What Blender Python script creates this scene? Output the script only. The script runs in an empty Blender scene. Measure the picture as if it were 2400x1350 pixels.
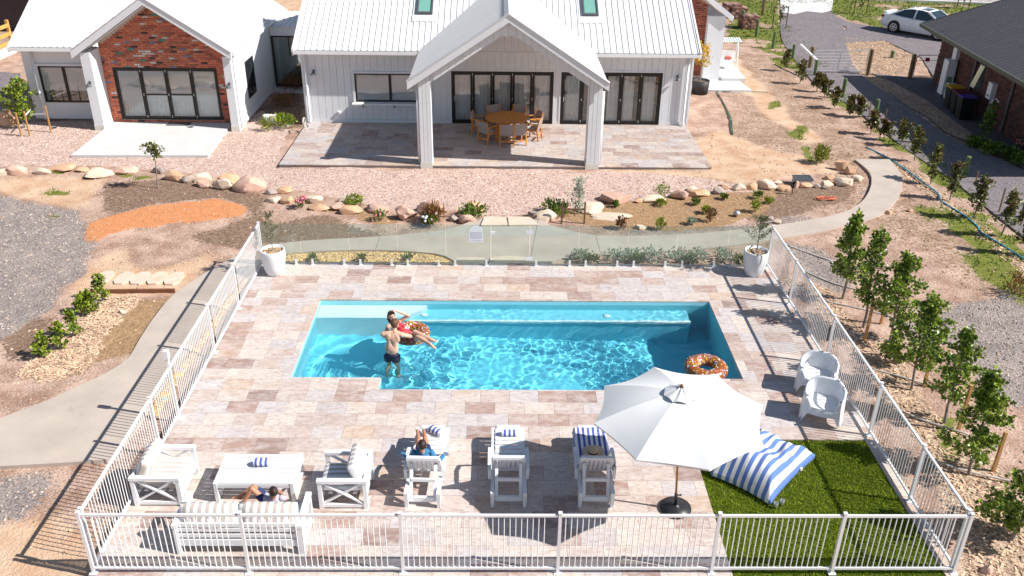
import bpy, bmesh, math, random
import numpy as np
from mathutils import Vector, Matrix, noise
R=random.Random(7)
SC=bpy.context.scene; COL=SC.collection
# ---------------------------------------------------------------- camera
F,PIT,YAW,ROL,CZ=2050.0,0.480432579,0.0170190395,0.0133852841,10.4375681
_fw=Vector((math.sin(YAW)*math.cos(PIT),math.cos(YAW)*math.cos(PIT),-math.sin(PIT)))
_r=Vector((math.cos(YAW),-math.sin(YAW),0)); _u=_r.cross(_fw)
_r2=_r*math.cos(ROL)+_u*math.sin(ROL); _u2=-_r*math.sin(ROL)+_u*math.cos(ROL)
cd=bpy.data.cameras.new('camera'); cam=bpy.data.objects.new('camera',cd); COL.objects.link(cam)
cam.matrix_world=Matrix(((_r2.x,_u2.x,-_fw.x,0),(_r2.y,_u2.y,-_fw.y,0),(_r2.z,_u2.z,-_fw.z,CZ),(0,0,0,1)))
cd.sensor_width=36; cd.lens=36*F/2400; cd.clip_end=2000; SC.camera=cam
def ray(px,py): return _fw*F+_r2*(px-1200)-_u2*(py-675)
def G(px,py,z=0.0):                         # point of the level z seen at a pixel of the photograph
    d=ray(px,py); t=(z-CZ)/d.z; return Vector((d.x*t,d.y*t,z))
def OY(px,py,y):                            # point at distance y seen at a pixel
    d=ray(px,py); t=y/d.y; return Vector((d.x*t,y,CZ+d.z*t))
def hgt(b,top,z=0.0):                       # height of an upright thing standing at b whose top shows at row top
    P=G(b[0],b[1],z); lo,hi=0,12
    for _ in range(40):
        m=(lo+hi)/2; q=P+Vector((0,0,m-CZ)); q.z=P.z+m-CZ
        d=q; zz=d.dot(_fw); y=675-F*d.dot(_u2)/zz
        if y>top: lo=m
        else: hi=m
    return lo
# ---------------------------------------------------------------- light
SUNDIR=Vector((-1.09,.27,-1)).normalized()
W=bpy.data.worlds.new('World'); SC.world=W; W.use_nodes=True
_n=W.node_tree; _bg=_n.nodes['Background']; _sky=_n.nodes.new('ShaderNodeTexSky')
_sky.sky_type='NISHITA'; _sky.sun_disc=False; _el=math.asin(-SUNDIR.z)
_sky.sun_elevation=_el; _sky.sun_rotation=math.atan2(-SUNDIR.x,-SUNDIR.y); _sky.air_density=1.0; _sky.dust_density=.6
_bg.inputs[1].default_value=.07
_n.links.new(_sky.outputs[0],_bg.inputs[0])
sl=bpy.data.lights.new('sun','SUN'); sl.energy=5.0; sl.angle=math.radians(.5); sl.color=(1,.965,.915)
so=bpy.data.objects.new('sun',sl); COL.objects.link(so); so.rotation_euler=SUNDIR.to_track_quat('-Z','Y').to_euler(); so.location=(20,0,30)
sl.cycles.is_caustics_light=True
SC.view_settings.view_transform='Standard'; SC.view_settings.look='None'; SC.view_settings.gamma=1; SC.view_settings.use_curve_mapping=False
SC.view_settings.exposure=.60
SC.render.engine='CYCLES'
SC.cycles.use_denoising=True; SC.cycles.max_bounces=10; SC.cycles.transparent_max_bounces=16; SC.cycles.transmission_bounces=6
SC.cycles.sample_clamp_indirect=6
# ---------------------------------------------------------------- helpers
def srgb(r,g,b,k=1.0):
    f=lambda c:((c/255)/12.92 if c/255<=.04045 else ((c/255+.055)/1.055)**2.4)*k
    return (f(r),f(g),f(b))
WM={}
def V(*a): return Vector(a)
def rotz(a): return Matrix.Rotation(a,4,'Z')
def T(x,y,z,a=0): return Matrix.Translation((x,y,z))@rotz(a)
class MB:
    def __init__(s): s.v=[]; s.f=[]; s.s=[]; s.m=Matrix.Identity(4); s.mi=[]; s.cur=0
    def add(s,vs,fs,st=None):
        b=len(s.v); s.v+= [s.m@Vector(p) for p in vs]; s.f+=[tuple(i+b for i in f) for f in fs]; s.mi+=[s.cur]*len(fs)
        s.s+= list(st) if st is not None else [0.0]*len(vs)
        return s
    def box(s,c,d,a=None):
        x,y,z=d[0]/2,d[1]/2,d[2]/2
        vs=[V(i*x,j*y,k*z) for k in (-1,1) for j in (-1,1) for i in (-1,1)]
        if a is not None:
            m=a if isinstance(a,Matrix) else Matrix.Rotation(a,3,'Z')
            vs=[m.to_3x3()@p for p in vs]
        vs=[p+Vector(c) for p in vs]
        return s.add(vs,[(0,2,3,1),(4,5,7,6),(0,1,5,4),(1,3,7,5),(3,2,6,7),(2,0,4,6)])
    def bb(s,x0,x1,y0,y1,z0,z1): return s.box(((x0+x1)/2,(y0+y1)/2,(z0+z1)/2),(x1-x0,y1-y0,z1-z0))
    def rbox(s,c,d,r=.02,a=None,n=2):       # rounded box
        bm=bmesh.new(); bmesh.ops.create_cube(bm,size=1)
        for v in bm.verts: v.co=V(v.co.x*d[0],v.co.y*d[1],v.co.z*d[2])
        bmesh.ops.bevel(bm,geom=list(bm.edges)+list(bm.verts),offset=min(r,min(d)*.49),segments=n,profile=.5,affect='EDGES')
        m=Matrix.Identity(3) if a is None else (a.to_3x3() if isinstance(a,Matrix) else Matrix.Rotation(a,3,'Z'))
        bm.verts.index_update(); s.add([m@v.co+Vector(c) for v in bm.verts],[[v.index for v in f.verts] for f in bm.faces]); bm.free(); return s
    def bar(s,p0,p1,w,h,up=(0,0,1)):        # rectangular bar between two points
        p0,p1=Vector(p0),Vector(p1); d=p1-p0; L=d.length; d.normalize(); u=Vector(up)
        if abs(d.dot(u))>.98: u=V(0,1,0)
        x=d.cross(u).normalized(); z=x.cross(d)
        vs=[p+x*(i*w/2)+z*(j*h/2) for p in (p0,p1) for j in (-1,1) for i in (-1,1)]
        return s.add(vs,[(0,1,3,2),(4,6,7,5),(0,4,5,1),(1,5,7,3),(3,7,6,2),(2,6,4,0)])
    def tube(s,pts,r,n=8,cap=True):
        pts=[Vector(p) for p in pts]; k=len(pts); rs=r if isinstance(r,(list,tuple)) else [r]*k
        vs=[]; fs=[]; pu=None
        for i,p in enumerate(pts):
            d=(pts[min(i+1,k-1)]-pts[max(i-1,0)]).normalized()
            u=pu if pu is not None else (V(0,0,1) if abs(d.z)<.9 else V(1,0,0))
            x=d.cross(u).normalized(); u=x.cross(d).normalized(); pu=u
            for j in range(n):
                t=2*math.pi*j/n; vs.append(p+(x*math.cos(t)+u*math.sin(t))*rs[i])
        for i in range(k-1):
            for j in range(n):
                a=i*n+j; b=i*n+(j+1)%n; fs.append((a,b,b+n,a+n))
        if cap: fs.append(tuple(range(n-1,-1,-1))); fs.append(tuple((k-1)*n+j for j in range(n)))
        return s.add(vs,fs)
    def lathe(s,prof,n=24,c=(0,0,0),cap=True):
        vs=[];fs=[];k=len(prof); c=Vector(c)
        for r,z in prof:
            for j in range(n):
                t=2*math.pi*j/n; vs.append(c+V(r*math.cos(t),r*math.sin(t),z))
        for i in range(k-1):
            for j in range(n):
                a=i*n+j;b=i*n+(j+1)%n; fs.append((a,b,b+n,a+n))
        if cap: fs.append(tuple(range(n-1,-1,-1))); fs.append(tuple((k-1)*n+j for j in range(n)))
        return s.add(vs,fs)
    def ball(s,c,r,n=10,m=7):
        rx,ry,rz=r if isinstance(r,(tuple,list,Vector)) else (r,r,r); c=Vector(c); vs=[c+V(0,0,-rz)];fs=[]
        for i in range(1,m):
            t=math.pi*i/m-math.pi/2
            for j in range(n):
                a=2*math.pi*j/n; vs.append(c+V(rx*math.cos(t)*math.cos(a),ry*math.cos(t)*math.sin(a),rz*math.sin(t)))
        vs.append(c+V(0,0,rz)); e=len(vs)-1
        for j in range(n): fs.append((0,1+(j+1)%n,1+j)); fs.append((e,e-n+j,e-n+(j+1)%n))
        for i in range(m-2):
            for j in range(n):
                a=1+i*n+j;b=1+i*n+(j+1)%n; fs.append((a,b,b+n,a+n))
        return s.add(vs,fs)
    def prism(s,poly,z0,z1):                 # poly: list of (x,y) anticlockwise
        n=len(poly); z0f=z0 if callable(z0) else (lambda x,y:z0); z1f=z1 if callable(z1) else (lambda x,y:z1)
        vs=[(x,y,z0f(x,y)) for x,y in poly]+[(x,y,z1f(x,y)) for x,y in poly]
        return s.add(vs,[tuple(range(n-1,-1,-1)),tuple(range(n,2*n))]+[(i,(i+1)%n,n+(i+1)%n,n+i) for i in range(n)])
    def prismy(s,poly,y0,y1):                # poly in (x,z), extruded along y
        n=len(poly); vs=[(x,y0,z) for x,z in poly]+[(x,y1,z) for x,z in poly]
        return s.add(vs,[tuple(range(n)),tuple(range(2*n-1,n-1,-1))]+[(i,n+i,n+(i+1)%n,(i+1)%n) for i in range(n)])
    def grid(s,fn,nu,nv,st=None,closed_u=False):
        vs=[];ss=[]
        for j in range(nv+1):
            for i in range(nu+(0 if closed_u else 1)):
                vs.append(fn(i/nu,j/nv)); ss.append(st(i/nu,j/nv) if st else 0)
        w=nu+(0 if closed_u else 1); fs=[]
        for j in range(nv):
            for i in range(nu):
                a=j*w+i; b=j*w+(i+1)%w; fs.append((a,b,b+w,a+w))
        return s.add(vs,fs,ss)
    def build(s,name,mat,parent=None,smooth=False,world=True,stripe=False,loc=None):
        inv=WM[parent.name].inverted() if (parent is not None and world) else Matrix.Identity(4)
        off=Vector(loc) if loc is not None else V(0,0,0)
        me=bpy.data.meshes.new(name); me.from_pydata([tuple(inv@Vector(p)-off) for p in s.v],[],s.f)
        for m in (mat if isinstance(mat,list) else [mat]): me.materials.append(m)
        if isinstance(mat,list): me.polygons.foreach_set('material_index',s.mi)
        if smooth: me.polygons.foreach_set('use_smooth',[True]*len(s.f))
        if stripe:
            a=me.attributes.new('s','FLOAT','POINT'); a.data.foreach_set('value',s.s)
        me.update(); o=bpy.data.objects.new(name,me); COL.objects.link(o)
        o.location=off
        if parent is not None: o.parent=parent
        WM[o.name]=(WM[parent.name] if parent is not None else Matrix.Identity(4))@Matrix.Translation(off)
        return o
    def sharp(s,*a,**k):                     # smooth with hard edges over 40 degrees
        o=s.build(*a,smooth=True,**k)
        o.data.set_sharp_from_angle(angle=math.radians(38)); return o
def empty(name,loc=(0,0,0),a=0):
    o=bpy.data.objects.new(name,None); COL.objects.link(o); o.location=loc; o.rotation_euler.z=a; o.empty_display_size=.2
    WM[o.name]=T(*loc,a); return o
def tag(o,label,cat,group=None,kind=None):
    o['label']=label; o['category']=cat
    if group: o['group']=group
    if kind: o['kind']=kind
    return o
def struct(o,label=None):
    o['kind']='structure'
    if label: o['label']=label
    return o
def stuff(o,label=None,cat=None):
    o['kind']='stuff'
    if label: o['label']=label
    if cat: o['category']=cat
    return o
def thing(name,label,cat,loc=(0,0,0),a=0,group=None): return tag(empty(name,loc,a),label,cat,group)
def copy_thing(o,loc=None,a=None,label=None,scale=None):
    c=o.copy(); COL.objects.link(c)
    if loc is not None: c.location=loc
    if a is not None: c.rotation_euler.z=a
    if scale is not None: c.scale=scale if isinstance(scale,(tuple,list)) else (scale,)*3
    if label: c['label']=label
    WM[c.name]=Matrix.LocRotScale(c.location,c.rotation_euler,c.scale)
    def rec(src,dst):
        for ch in [x for x in KIDS.get(src.name,[])]:
            d=ch.copy(); COL.objects.link(d); d.parent=dst; rec(ch,d)
    KIDS.clear()
    for x in COL.objects:
        if x.parent: KIDS.setdefault(x.parent.name,[]).append(x)
    rec(o,c); return c
KIDS={}
ORD=['first','second','third','fourth','fifth','sixth','seventh','eighth','ninth','tenth','eleventh','twelfth','thirteenth','fourteenth','fifteenth','sixteenth','seventeenth','eighteenth','nineteenth','twentieth','twenty-first','twenty-second','twenty-third','twenty-fourth','twenty-fifth']
# ---------------------------------------------------------------- materials
def newmat(n):
    m=bpy.data.materials.new(n); m.use_nodes=True; return m,m.node_tree,m.node_tree.nodes['Principled BSDF']
def nd(nt,t,**k):
    n=nt.nodes.new(t)
    for a,b in k.items(): setattr(n,a,b)
    return n
def mixc(nt,fac,a,b,mode='MIX'):
    m=nd(nt,'ShaderNodeMix',data_type='RGBA',blend_type=mode)
    for i,x in ((0,fac),(6,a),(7,b)):
        if hasattr(x,'is_linked') or hasattr(x,'links'): nt.links.new(x,m.inputs[i])
        elif i==0: m.inputs[0].default_value=x
        else: m.inputs[i].default_value=(*x,1) if len(x)==3 else x
    return m.outputs[2]
def mth(nt,op,a,b=None,c=None,clamp=False):
    m=nd(nt,'ShaderNodeMath',operation=op,use_clamp=clamp)
    for i,x in enumerate((a,b,c)):
        if x is None: continue
        if hasattr(x,'links'): nt.links.new(x,m.inputs[i])
        else: m.inputs[i].default_value=x
    return m.outputs[0]
def nz(nt,vec,scale,detail=4,rough=.55,out='Fac'):
    t=nd(nt,'ShaderNodeTexNoise'); t.inputs['Scale'].default_value=scale; t.inputs['Detail'].default_value=detail; t.inputs['Roughness'].default_value=rough
    if vec is not None: nt.links.new(vec,t.inputs['Vector'])
    return t.outputs[out]
def pos(nt): return nd(nt,'ShaderNodeNewGeometry').outputs['Position']
def objc(nt): return nd(nt,'ShaderNodeTexCoord').outputs['Object']
def bump(nt,b,h,strength=.3,dist=.02):
    n=nd(nt,'ShaderNodeBump'); n.inputs['Strength'].default_value=strength; n.inputs['Distance'].default_value=dist
    nt.links.new(h,n.inputs['Height']); nt.links.new(n.outputs[0],b.inputs['Normal'])
def pm(name,c,rough=.6,var=.12,sc=4,bmp=0,bsc=60,spec=.4,metal=0,obj=False,dirt=None,isl=0,objr=0):
    m,nt,b=newmat(name); b.inputs['Roughness'].default_value=rough; b.inputs['Specular IOR Level'].default_value=spec; b.inputs['Metallic'].default_value=metal
    p=objc(nt) if obj else pos(nt)
    f=nz(nt,p,sc,5)
    lo=tuple(x*(1-var) for x in c); hi=tuple(min(.95,x*(1+var)) for x in c)
    mr=nd(nt,'ShaderNodeMapRange'); mr.inputs[1].default_value=.3; mr.inputs[2].default_value=.7; nt.links.new(f,mr.inputs[0])
    col=mixc(nt,mr.outputs[0],lo,hi)
    if isl:
        r=nd(nt,'ShaderNodeNewGeometry').outputs['Random Per Island']
        k=mth(nt,'MULTIPLY_ADD',r,2*isl,1-isl); vm=nd(nt,'ShaderNodeVectorMath',operation='SCALE'); nt.links.new(col,vm.inputs[0]); nt.links.new(k,vm.inputs['Scale']); col=vm.outputs[0]
    if objr:
        r=nd(nt,'ShaderNodeObjectInfo').outputs['Random']
        k=mth(nt,'MULTIPLY_ADD',r,2*objr,1-objr); vm=nd(nt,'ShaderNodeVectorMath',operation='SCALE'); nt.links.new(col,vm.inputs[0]); nt.links.new(k,vm.inputs['Scale']); col=vm.outputs[0]
    if dirt:
        d=nz(nt,p,dirt[1],6,.7); mr2=nd(nt,'ShaderNodeMapRange'); mr2.inputs[1].default_value=dirt[2]; mr2.inputs[2].default_value=dirt[2]+.15; nt.links.new(d,mr2.inputs[0])
        col=mixc(nt,mth(nt,'MULTIPLY',mr2.outputs[0],dirt[3]),col,dirt[0])
    nt.links.new(col,b.inputs['Base Color'])
    if bmp: bump(nt,b,nz(nt,p,bsc,4),bmp,.02)
    return m
def stripemat(name,a,bc,duty=.5,rough=.8,third=None):
    m,nt,b=newmat(name); b.inputs['Roughness'].default_value=rough; b.inputs['Specular IOR Level'].default_value=.2
    at=nd(nt,'ShaderNodeAttribute',attribute_name='s'); fr=mth(nt,'FRACT',at.outputs['Fac']); g=mth(nt,'GREATER_THAN',fr,duty)
    col=mixc(nt,g,a,bc); f=nz(nt,pos(nt),40,3); col=mixc(nt,mth(nt,'MULTIPLY',f,.25),col,tuple(x*.75 for x in bc))
    nt.links.new(col,b.inputs['Base Color']); bump(nt,b,nz(nt,pos(nt),300,2),.15,.005); return m
def leafmat(name,dark,light,rough=.45,spec=.4):
    m,nt,b=newmat(name); b.inputs['Roughness'].default_value=rough; b.inputs['Specular IOR Level'].default_value=spec
    r=nd(nt,'ShaderNodeNewGeometry').outputs['Random Per Island']
    c=mixc(nt,mth(nt,'POWER',r,1.3),dark,light); nt.links.new(c,b.inputs['Base Color'])
    tr=nd(nt,'ShaderNodeBsdfTranslucent'); nt.links.new(c,tr.inputs[0]); mx=nd(nt,'ShaderNodeMixShader'); mx.inputs[0].default_value=.22
    nt.links.new(b.outputs[0],mx.inputs[1]); nt.links.new(tr.outputs[0],mx.inputs[2]); nt.links.new(mx.outputs[0],nt.nodes['Material Output'].inputs[0]); return m
def glassmat(name,tint=(.92,.96,.95),refl=1.0,base=.04,haze=None):
    m,nt,b=newmat(name); nt.nodes.remove(b)
    t=nd(nt,'ShaderNodeBsdfTransparent'); t.inputs[0].default_value=(*tint,1); g=nd(nt,'ShaderNodeBsdfGlossy'); g.inputs['Roughness'].default_value=.02
    fr=nd(nt,'ShaderNodeFresnel'); fr.inputs[0].default_value=1.5; k=mth(nt,'MULTIPLY_ADD',fr.outputs[0],refl,base,clamp=True)
    mx=nd(nt,'ShaderNodeMixShader'); nt.links.new(k,mx.inputs[0]); nt.links.new(t.outputs[0],mx.inputs[1]); nt.links.new(g.outputs[0],mx.inputs[2])
    last=mx.outputs[0]
    if haze:
        d=nd(nt,'ShaderNodeBsdfDiffuse'); d.inputs[0].default_value=(*haze[0],1); m2=nd(nt,'ShaderNodeMixShader'); m2.inputs[0].default_value=haze[1]
        nt.links.new(last,m2.inputs[1]); nt.links.new(d.outputs[0],m2.inputs[2]); last=m2.outputs[0]
    nt.links.new(last,nt.nodes['Material Output'].inputs[0]); return m
WHITE=pm('white_paint',(.78,.78,.78),.45,.03,3)
WALLW=pm('wall_paint',(.70,.71,.73),.6,.03,2)
ROOFW=pm('roof_white_steel',(.70,.69,.68),.6,.03,1.5,dirt=((.5,.48,.45),.8,.62,.25))
POWDER=pm('white_powdercoat',(.75,.75,.755),.35,.02,6)
PLAST=pm('white_plastic',(.72,.73,.75),.35,.03,5)
BLACK=pm('black_frame',(.015,.014,.014),.35,.2,8)
DKGREY=pm('dark_grey_metal',(.09,.10,.11),.45,.1,8)
STEEL=pm('galvanised_steel',(.55,.57,.58),.4,.1,8,metal=.6)
CONC=pm('pale_concrete',(.58,.565,.55),.75,.06,1.2,.25,90,dirt=((.42,.40,.37),1.3,.58,.4))
CURT=pm('curtain',(.86,.85,.83),.9,.06,9)
PANE=glassmat('window_glass',(.96,.975,.98),1.1,.06)
# ================================================================ ground
GZ=-.10
XL,XR,YF,YB=-6.42,7.35,10.02,21.49
xs=np.concatenate([[-400,-200,-110,-70,-45,-34],np.arange(-27,36,.14),[40,48,60,80,120,200,400]])
ys=np.concatenate([[-120,-40,-10,2],np.arange(6,66,.14),[68,72,80,95,130,200,400,900]])
GX,GY=np.meshgrid(xs,ys); NR,NC=GX.shape
def vnoise(x,y,s,seed):
    r=np.random.RandomState(seed); g=r.rand(64,64); u=x*s; v=y*s; i=np.floor(u).astype(int); j=np.floor(v).astype(int); a=u-i; b=v-j
    a=a*a*(3-2*a); b=b*b*(3-2*b); q=lambda di,dj:g[(i+di)%64,(j+dj)%64]
    return (q(0,0)*(1-a)+q(1,0)*a)*(1-b)+(q(0,1)*(1-a)+q(1,1)*a)*b
def inpoly(px,py,poly):
    c=np.zeros(px.shape,bool); n=len(poly)
    for k in range(n):
        x0,y0=poly[k]; x1,y1=poly[(k+1)%n]
        if y0==y1: continue
        c^=((y0>py)!=(y1>py))&(px<(x1-x0)*(py-y0)/(y1-y0)+x0)
    return c
WX=GX+(vnoise(GX,GY,1.1,5)-.5)*.5+(vnoise(GX,GY,3.3,6)-.5)*.2; WY=GY+(vnoise(GX,GY,1.1,8)-.5)*.5+(vnoise(GX,GY,3.3,9)-.5)*.2
def blur(m,n):
    for _ in range(n):
        k=m.copy(); k[1:]+=m[:-1]; k[:-1]+=m[1:]; k[:,1:]+=m[:,:-1]; k[:,:-1]+=m[:,1:]; m=k/5
    return m
def zone(*polys,soft=2,world=False,amp=1.0):
    m=np.zeros(GX.shape)
    for pl in polys:
        w=[(p[0],p[1]) for p in pl] if world else [tuple(G(x,y,GZ)[:2]) for x,y in pl]
        m=np.maximum(m,inpoly(WX,WY,w).astype(float))
    return blur(m,soft)*amp
Z={}
Z['pink']=zone([(-300,250),(0,250),(40,285),(545,285),(600,262),(690,285),(655,392),(1380,398),(1500,404),(1700,425),(1850,438),(1800,446),(1600,458),(1440,470),(1250,500),(1130,508),(1000,485),(900,485),(750,462),(620,442),(500,412),(380,398),(200,388),(-300,388)])
Z['grey']=zone([(-300,440),(0,462),(100,480),(190,497),(225,550),(195,640),(120,700),(60,770),(0,800),(-300,860)],[(2090,760),(2300,700),(2500,640),(2500,900),(2400,960),(2300,900),(2200,800)],[(1850,572),(1930,580),(2000,655),(1960,690),(1880,650)],[(-100,1110),(60,1100),(120,1140),(60,1220),(-100,1260)],
  [(1280,530),(1480,556),(1680,545),(1900,510),(2040,445),(2060,400),(2050,390),(2035,425),(2000,470),(1900,500),(1680,530),(1480,546)],soft=3)
Z['orange']=zone([(195,562),(205,535),(260,508),(330,493),(440,474),(520,468),(590,488),(560,512),(420,524),(330,536),(280,548),(210,568)],soft=3)
Z['sand']=zone([(150,700),(170,655),(235,600),(300,570),(310,605),(350,628),(450,612),(530,575),(470,645),(400,690),(200,697)],[(640,396),(1500,398),(1720,415),(1560,424),(1300,406),(900,404),(660,402)],
  [(1630,330),(1700,300),(1760,340),(1900,370),(1960,400),(1820,430),(1650,420)],[(0,415),(250,420),(210,490),(100,478),(0,455)],[(-50,1240),(60,1230),(190,1190),(210,1345),(150,1500),(-50,1500)],[(620,-40),(720,-40),(700,48),(640,60)],[(1700,110),(1790,200),(1850,270),(1930,330),(1890,340),(1790,260),(1690,160)],soft=9,amp=.95)
Z['brown']=zone([(250,425),(400,425),(600,450),(620,505),(600,580),(560,590),(420,560),(600,505),(520,462),(440,470),(260,500)],[(600,495),(640,528),(700,515),(750,498),(820,520),(900,545),(1000,540),(840,562),(620,582)],[(590,262),(700,200),(712,300),(600,300)],[(0,800),(90,740),(130,760),(60,830),(0,870)],[(1650,470),(1900,438),(2010,425),(1990,470),(1800,520),(1680,500)],soft=6)
Z['straw']=zone([(1240,500),(1380,480),(1480,470),(1600,460),(1800,448),(1830,470),(1760,505),(1650,536),(1500,545),(1380,528),(1290,512)],[(255,725),(393,692),(310,830),(200,872),(250,790)],[(980,515),(900,520),(760,490),(800,482),(900,500)],soft=2)
Z['weed']=zone([(1700,120),(1830,130),(2020,330),(2130,430),(2400,640),(2400,760),(2100,560),(1980,520),(1900,400),(1700,330)],[(0,425),(240,425),(220,470),(0,450)],soft=10,amp=.40)
Z['chips']=zone([(1830,640),(1900,660),(2060,800),(2160,920),(2260,1020),(2420,1200),(2500,1500),(2260,1500),(2240,1190),(2100,990),(1960,800)],[(40,870),(150,765),(235,695),(330,695),(215,870),(110,905)],
  [(1955,172),(2040,172),(2310,340),(2330,372),(2260,340),(2180,295),(2080,225)],[(1966,72),(2070,90),(2150,130),(2140,158),(2075,190),(2020,190),(2000,130)],[(2180,250),(2300,350),(2240,345)],[(2050,385),(2150,430),(2300,560),(2420,680),(2420,640),(2280,500),(2140,390),(2090,370)],soft=2)
gs=vnoise(GX,GY,.55,21)*.6+vnoise(GX,GY,1.7,22)*.4
Z['grass']=zone([(1700,95),(1760,110),(1900,200),(2050,320),(2200,430),(2420,640),(2420,560),(2280,440),(2100,270),(1950,150),(1850,60),(1700,40)],[(2130,480),(2240,500),(2330,560),(2420,660),(2420,740),(2300,650),(2200,560)],[(2240,520),(2200,470),(2300,500)],soft=6)*np.clip((gs-.36)*5,0,1)
Z['grass']=np.maximum(Z['grass'],zone([(1690,-60),(1830,-60),(1825,30),(1828,110),(1700,52)],[(1948,-60),(2600,-60),(2600,150),(2230,70),(2060,62),(1985,48),(1945,25)],soft=2)*np.clip(.82+(gs-.5)*1.5,0,1))
Z['grass']=np.maximum(Z['grass'],zone([(90,452),(150,450),(165,462),(100,466)],[(80,510),(130,508),(125,517),(90,518)],[(270,407),(310,405),(315,412),(275,416)],[(310,418),(365,412),(360,420),(320,424)],[(120,400),(160,396),(155,414),(125,414)],[(2220,980),(2270,980),(2250,1060),(2190,1090)],[(1860,290),(1900,300),(1890,330),(1850,320)],[(1800,240),(1830,235),(1825,255),(1805,258)],[(1890,340),(1915,345),(1915,385),(1895,380)],soft=1,amp=.95))
Z['grass']=np.maximum(Z['grass'],((GY>64)|(np.abs(GX)>60))*.5)
H=GZ+(vnoise(GX,GY,.35,1)-.5)*.05+(vnoise(GX,GY,1.9,2)-.5)*.035+(vnoise(GX,GY,5.,3)-.5)*.02
H-=.012*Z['pink']; H+=.05*Z['orange']+.03*Z['brown']*0
far=np.clip((GY-64)/40,0,1); H=H*(1-far)+GZ*far
H=np.minimum(H,-.075+0*H)+np.where(Z['orange']>.4,.02,0)
vs=np.stack([GX,GY,H],-1).reshape(-1,3)
idx=np.arange(NR*NC).reshape(NR,NC); q=np.stack([idx[:-1,:-1],idx[:-1,1:],idx[1:,1:],idx[1:,:-1]],-1).reshape(-1,4)
cx=vs[q].mean(1); keep=~((cx[:,0]>XL+.35)&(cx[:,0]<XR-.3)&(cx[:,1]>YF+.3)&(cx[:,1]<YB-.3)); q=q[keep]
me=bpy.data.meshes.new('ground'); me.vertices.add(len(vs)); me.vertices.foreach_set('co',vs.ravel()); me.loops.add(len(q)*4); me.loops.foreach_set('vertex_index',q.ravel())
me.polygons.add(len(q)); me.polygons.foreach_set('loop_start',np.arange(len(q))*4); me.polygons.foreach_set('use_smooth',[True]*len(q)); me.update(calc_edges=True)
for k,v in Z.items():
    a=me.attributes.new('z_'+k,'FLOAT','POINT'); a.data.foreach_set('value',v.ravel())
def groundmat():
    m,nt,b=newmat('ground_mix'); b.inputs['Roughness'].default_value=.9; b.inputs['Specular IOR Level'].default_value=.15
    p=pos(nt); n1=nz(nt,p,1.3,7,.65); n2=nz(nt,p,9,6,.7); n3=nz(nt,p,45,3,.6)
    vor=nd(nt,'ShaderNodeTexVoronoi',feature='F1'); vor.inputs['Scale'].default_value=22; nt.links.new(p,vor.inputs['Vector'])
    vor2=nd(nt,'ShaderNodeTexVoronoi',feature='F1'); vor2.inputs['Scale'].default_value=42; nt.links.new(p,vor2.inputs['Vector'])
    hue=nd(nt,'ShaderNodeSeparateColor'); nt.links.new(vor.outputs['Color'],hue.inputs[0]); r1,r2,r3=hue.outputs[0],hue.outputs[1],hue.outputs[2]
    hue2=nd(nt,'ShaderNodeSeparateColor'); nt.links.new(vor2.outputs['Color'],hue2.inputs[0]); s1,s2=hue2.outputs[0],hue2.outputs[1]
    st=lambda x,a,c:(lambda mr:(setattr(mr.inputs[1],'default_value',a),setattr(mr.inputs[2],'default_value',c),nt.links.new(x,mr.inputs[0]),mr.outputs[0])[3])(nd(nt,'ShaderNodeMapRange',interpolation_type='SMOOTHSTEP'))
    K=.70
    col=mixc(nt,st(n1,.35,.65),srgb(222,188,168,K),srgb(178,142,122,K))
    col=mixc(nt,mth(nt,'MULTIPLY',st(n2,.52,.72),.6),col,srgb(136,108,86,K)); n4=nz(nt,p,3.1,8,.75); col=mixc(nt,mth(nt,'MULTIPLY',st(n4,.56,.66),.55),col,srgb(150,128,92,K))
    col=mixc(nt,mth(nt,'MULTIPLY',st(s1,.86,.9),.5),col,srgb(235,222,208,K)); 
    col=mixc(nt,mth(nt,'MULTIPLY',st(s2,.88,.92),.5),col,srgb(110,92,80,K))
    def layer(col,name,c,edge=.9):
        at=nd(nt,'ShaderNodeAttribute',attribute_name='z_'+name); w=mth(nt,'MULTIPLY_ADD',mth(nt,'SUBTRACT',n2,.5),edge,at.outputs['Fac'])
        return mixc(nt,st(w,.36,.64),col,c)
    wd=mixc(nt,st(n2,.35,.65),srgb(158,144,92,K),srgb(136,112,82,K)); col=layer(col,'weed',wd,2.6)
    sand=mixc(nt,st(n1,.35,.7),srgb(234,202,172,K),srgb(214,170,136,K)); sand=mixc(nt,mth(nt,'MULTIPLY',st(n2,.55,.75),.35),sand,srgb(170,135,105,K)); col=layer(col,'sand',sand,1.6)
    br=mixc(nt,st(n2,.3,.7),srgb(168,138,116,K),srgb(118,92,76,K)); br=mixc(nt,mth(nt,'MULTIPLY',st(s1,.85,.9),.5),br,srgb(205,190,175,K)); col=layer(col,'brown',br,1.7)
    gr=mixc(nt,st(n1,.3,.7),srgb(186,170,160,K),srgb(150,138,134,K)); gr=mixc(nt,mth(nt,'MULTIPLY',st(s1,.6,.95),.6),gr,srgb(214,202,194,K)); gr=mixc(nt,mth(nt,'MULTIPLY',st(s2,.65,.95),.7),gr,srgb(96,88,86,K)); col=layer(col,'grey',gr,2.4)
    orr=mixc(nt,st(n2,.35,.75),srgb(236,164,112,K),srgb(212,138,94,K)); col=layer(col,'orange',orr,1.5)
    pk=mixc(nt,r1,srgb(238,212,198,K),srgb(206,170,154,K)); pk=mixc(nt,mth(nt,'MULTIPLY',st(r2,.74,.8),.55),pk,srgb(148,118,106,K)); pk=mixc(nt,mth(nt,'MULTIPLY',st(r3,.8,.86),.6),pk,srgb(250,236,226,K)); pk=mixc(nt,mth(nt,'MULTIPLY',st(n1,.4,.75),.22),pk,srgb(196,160,140,K)); col=layer(col,'pink',pk,.5)
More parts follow.
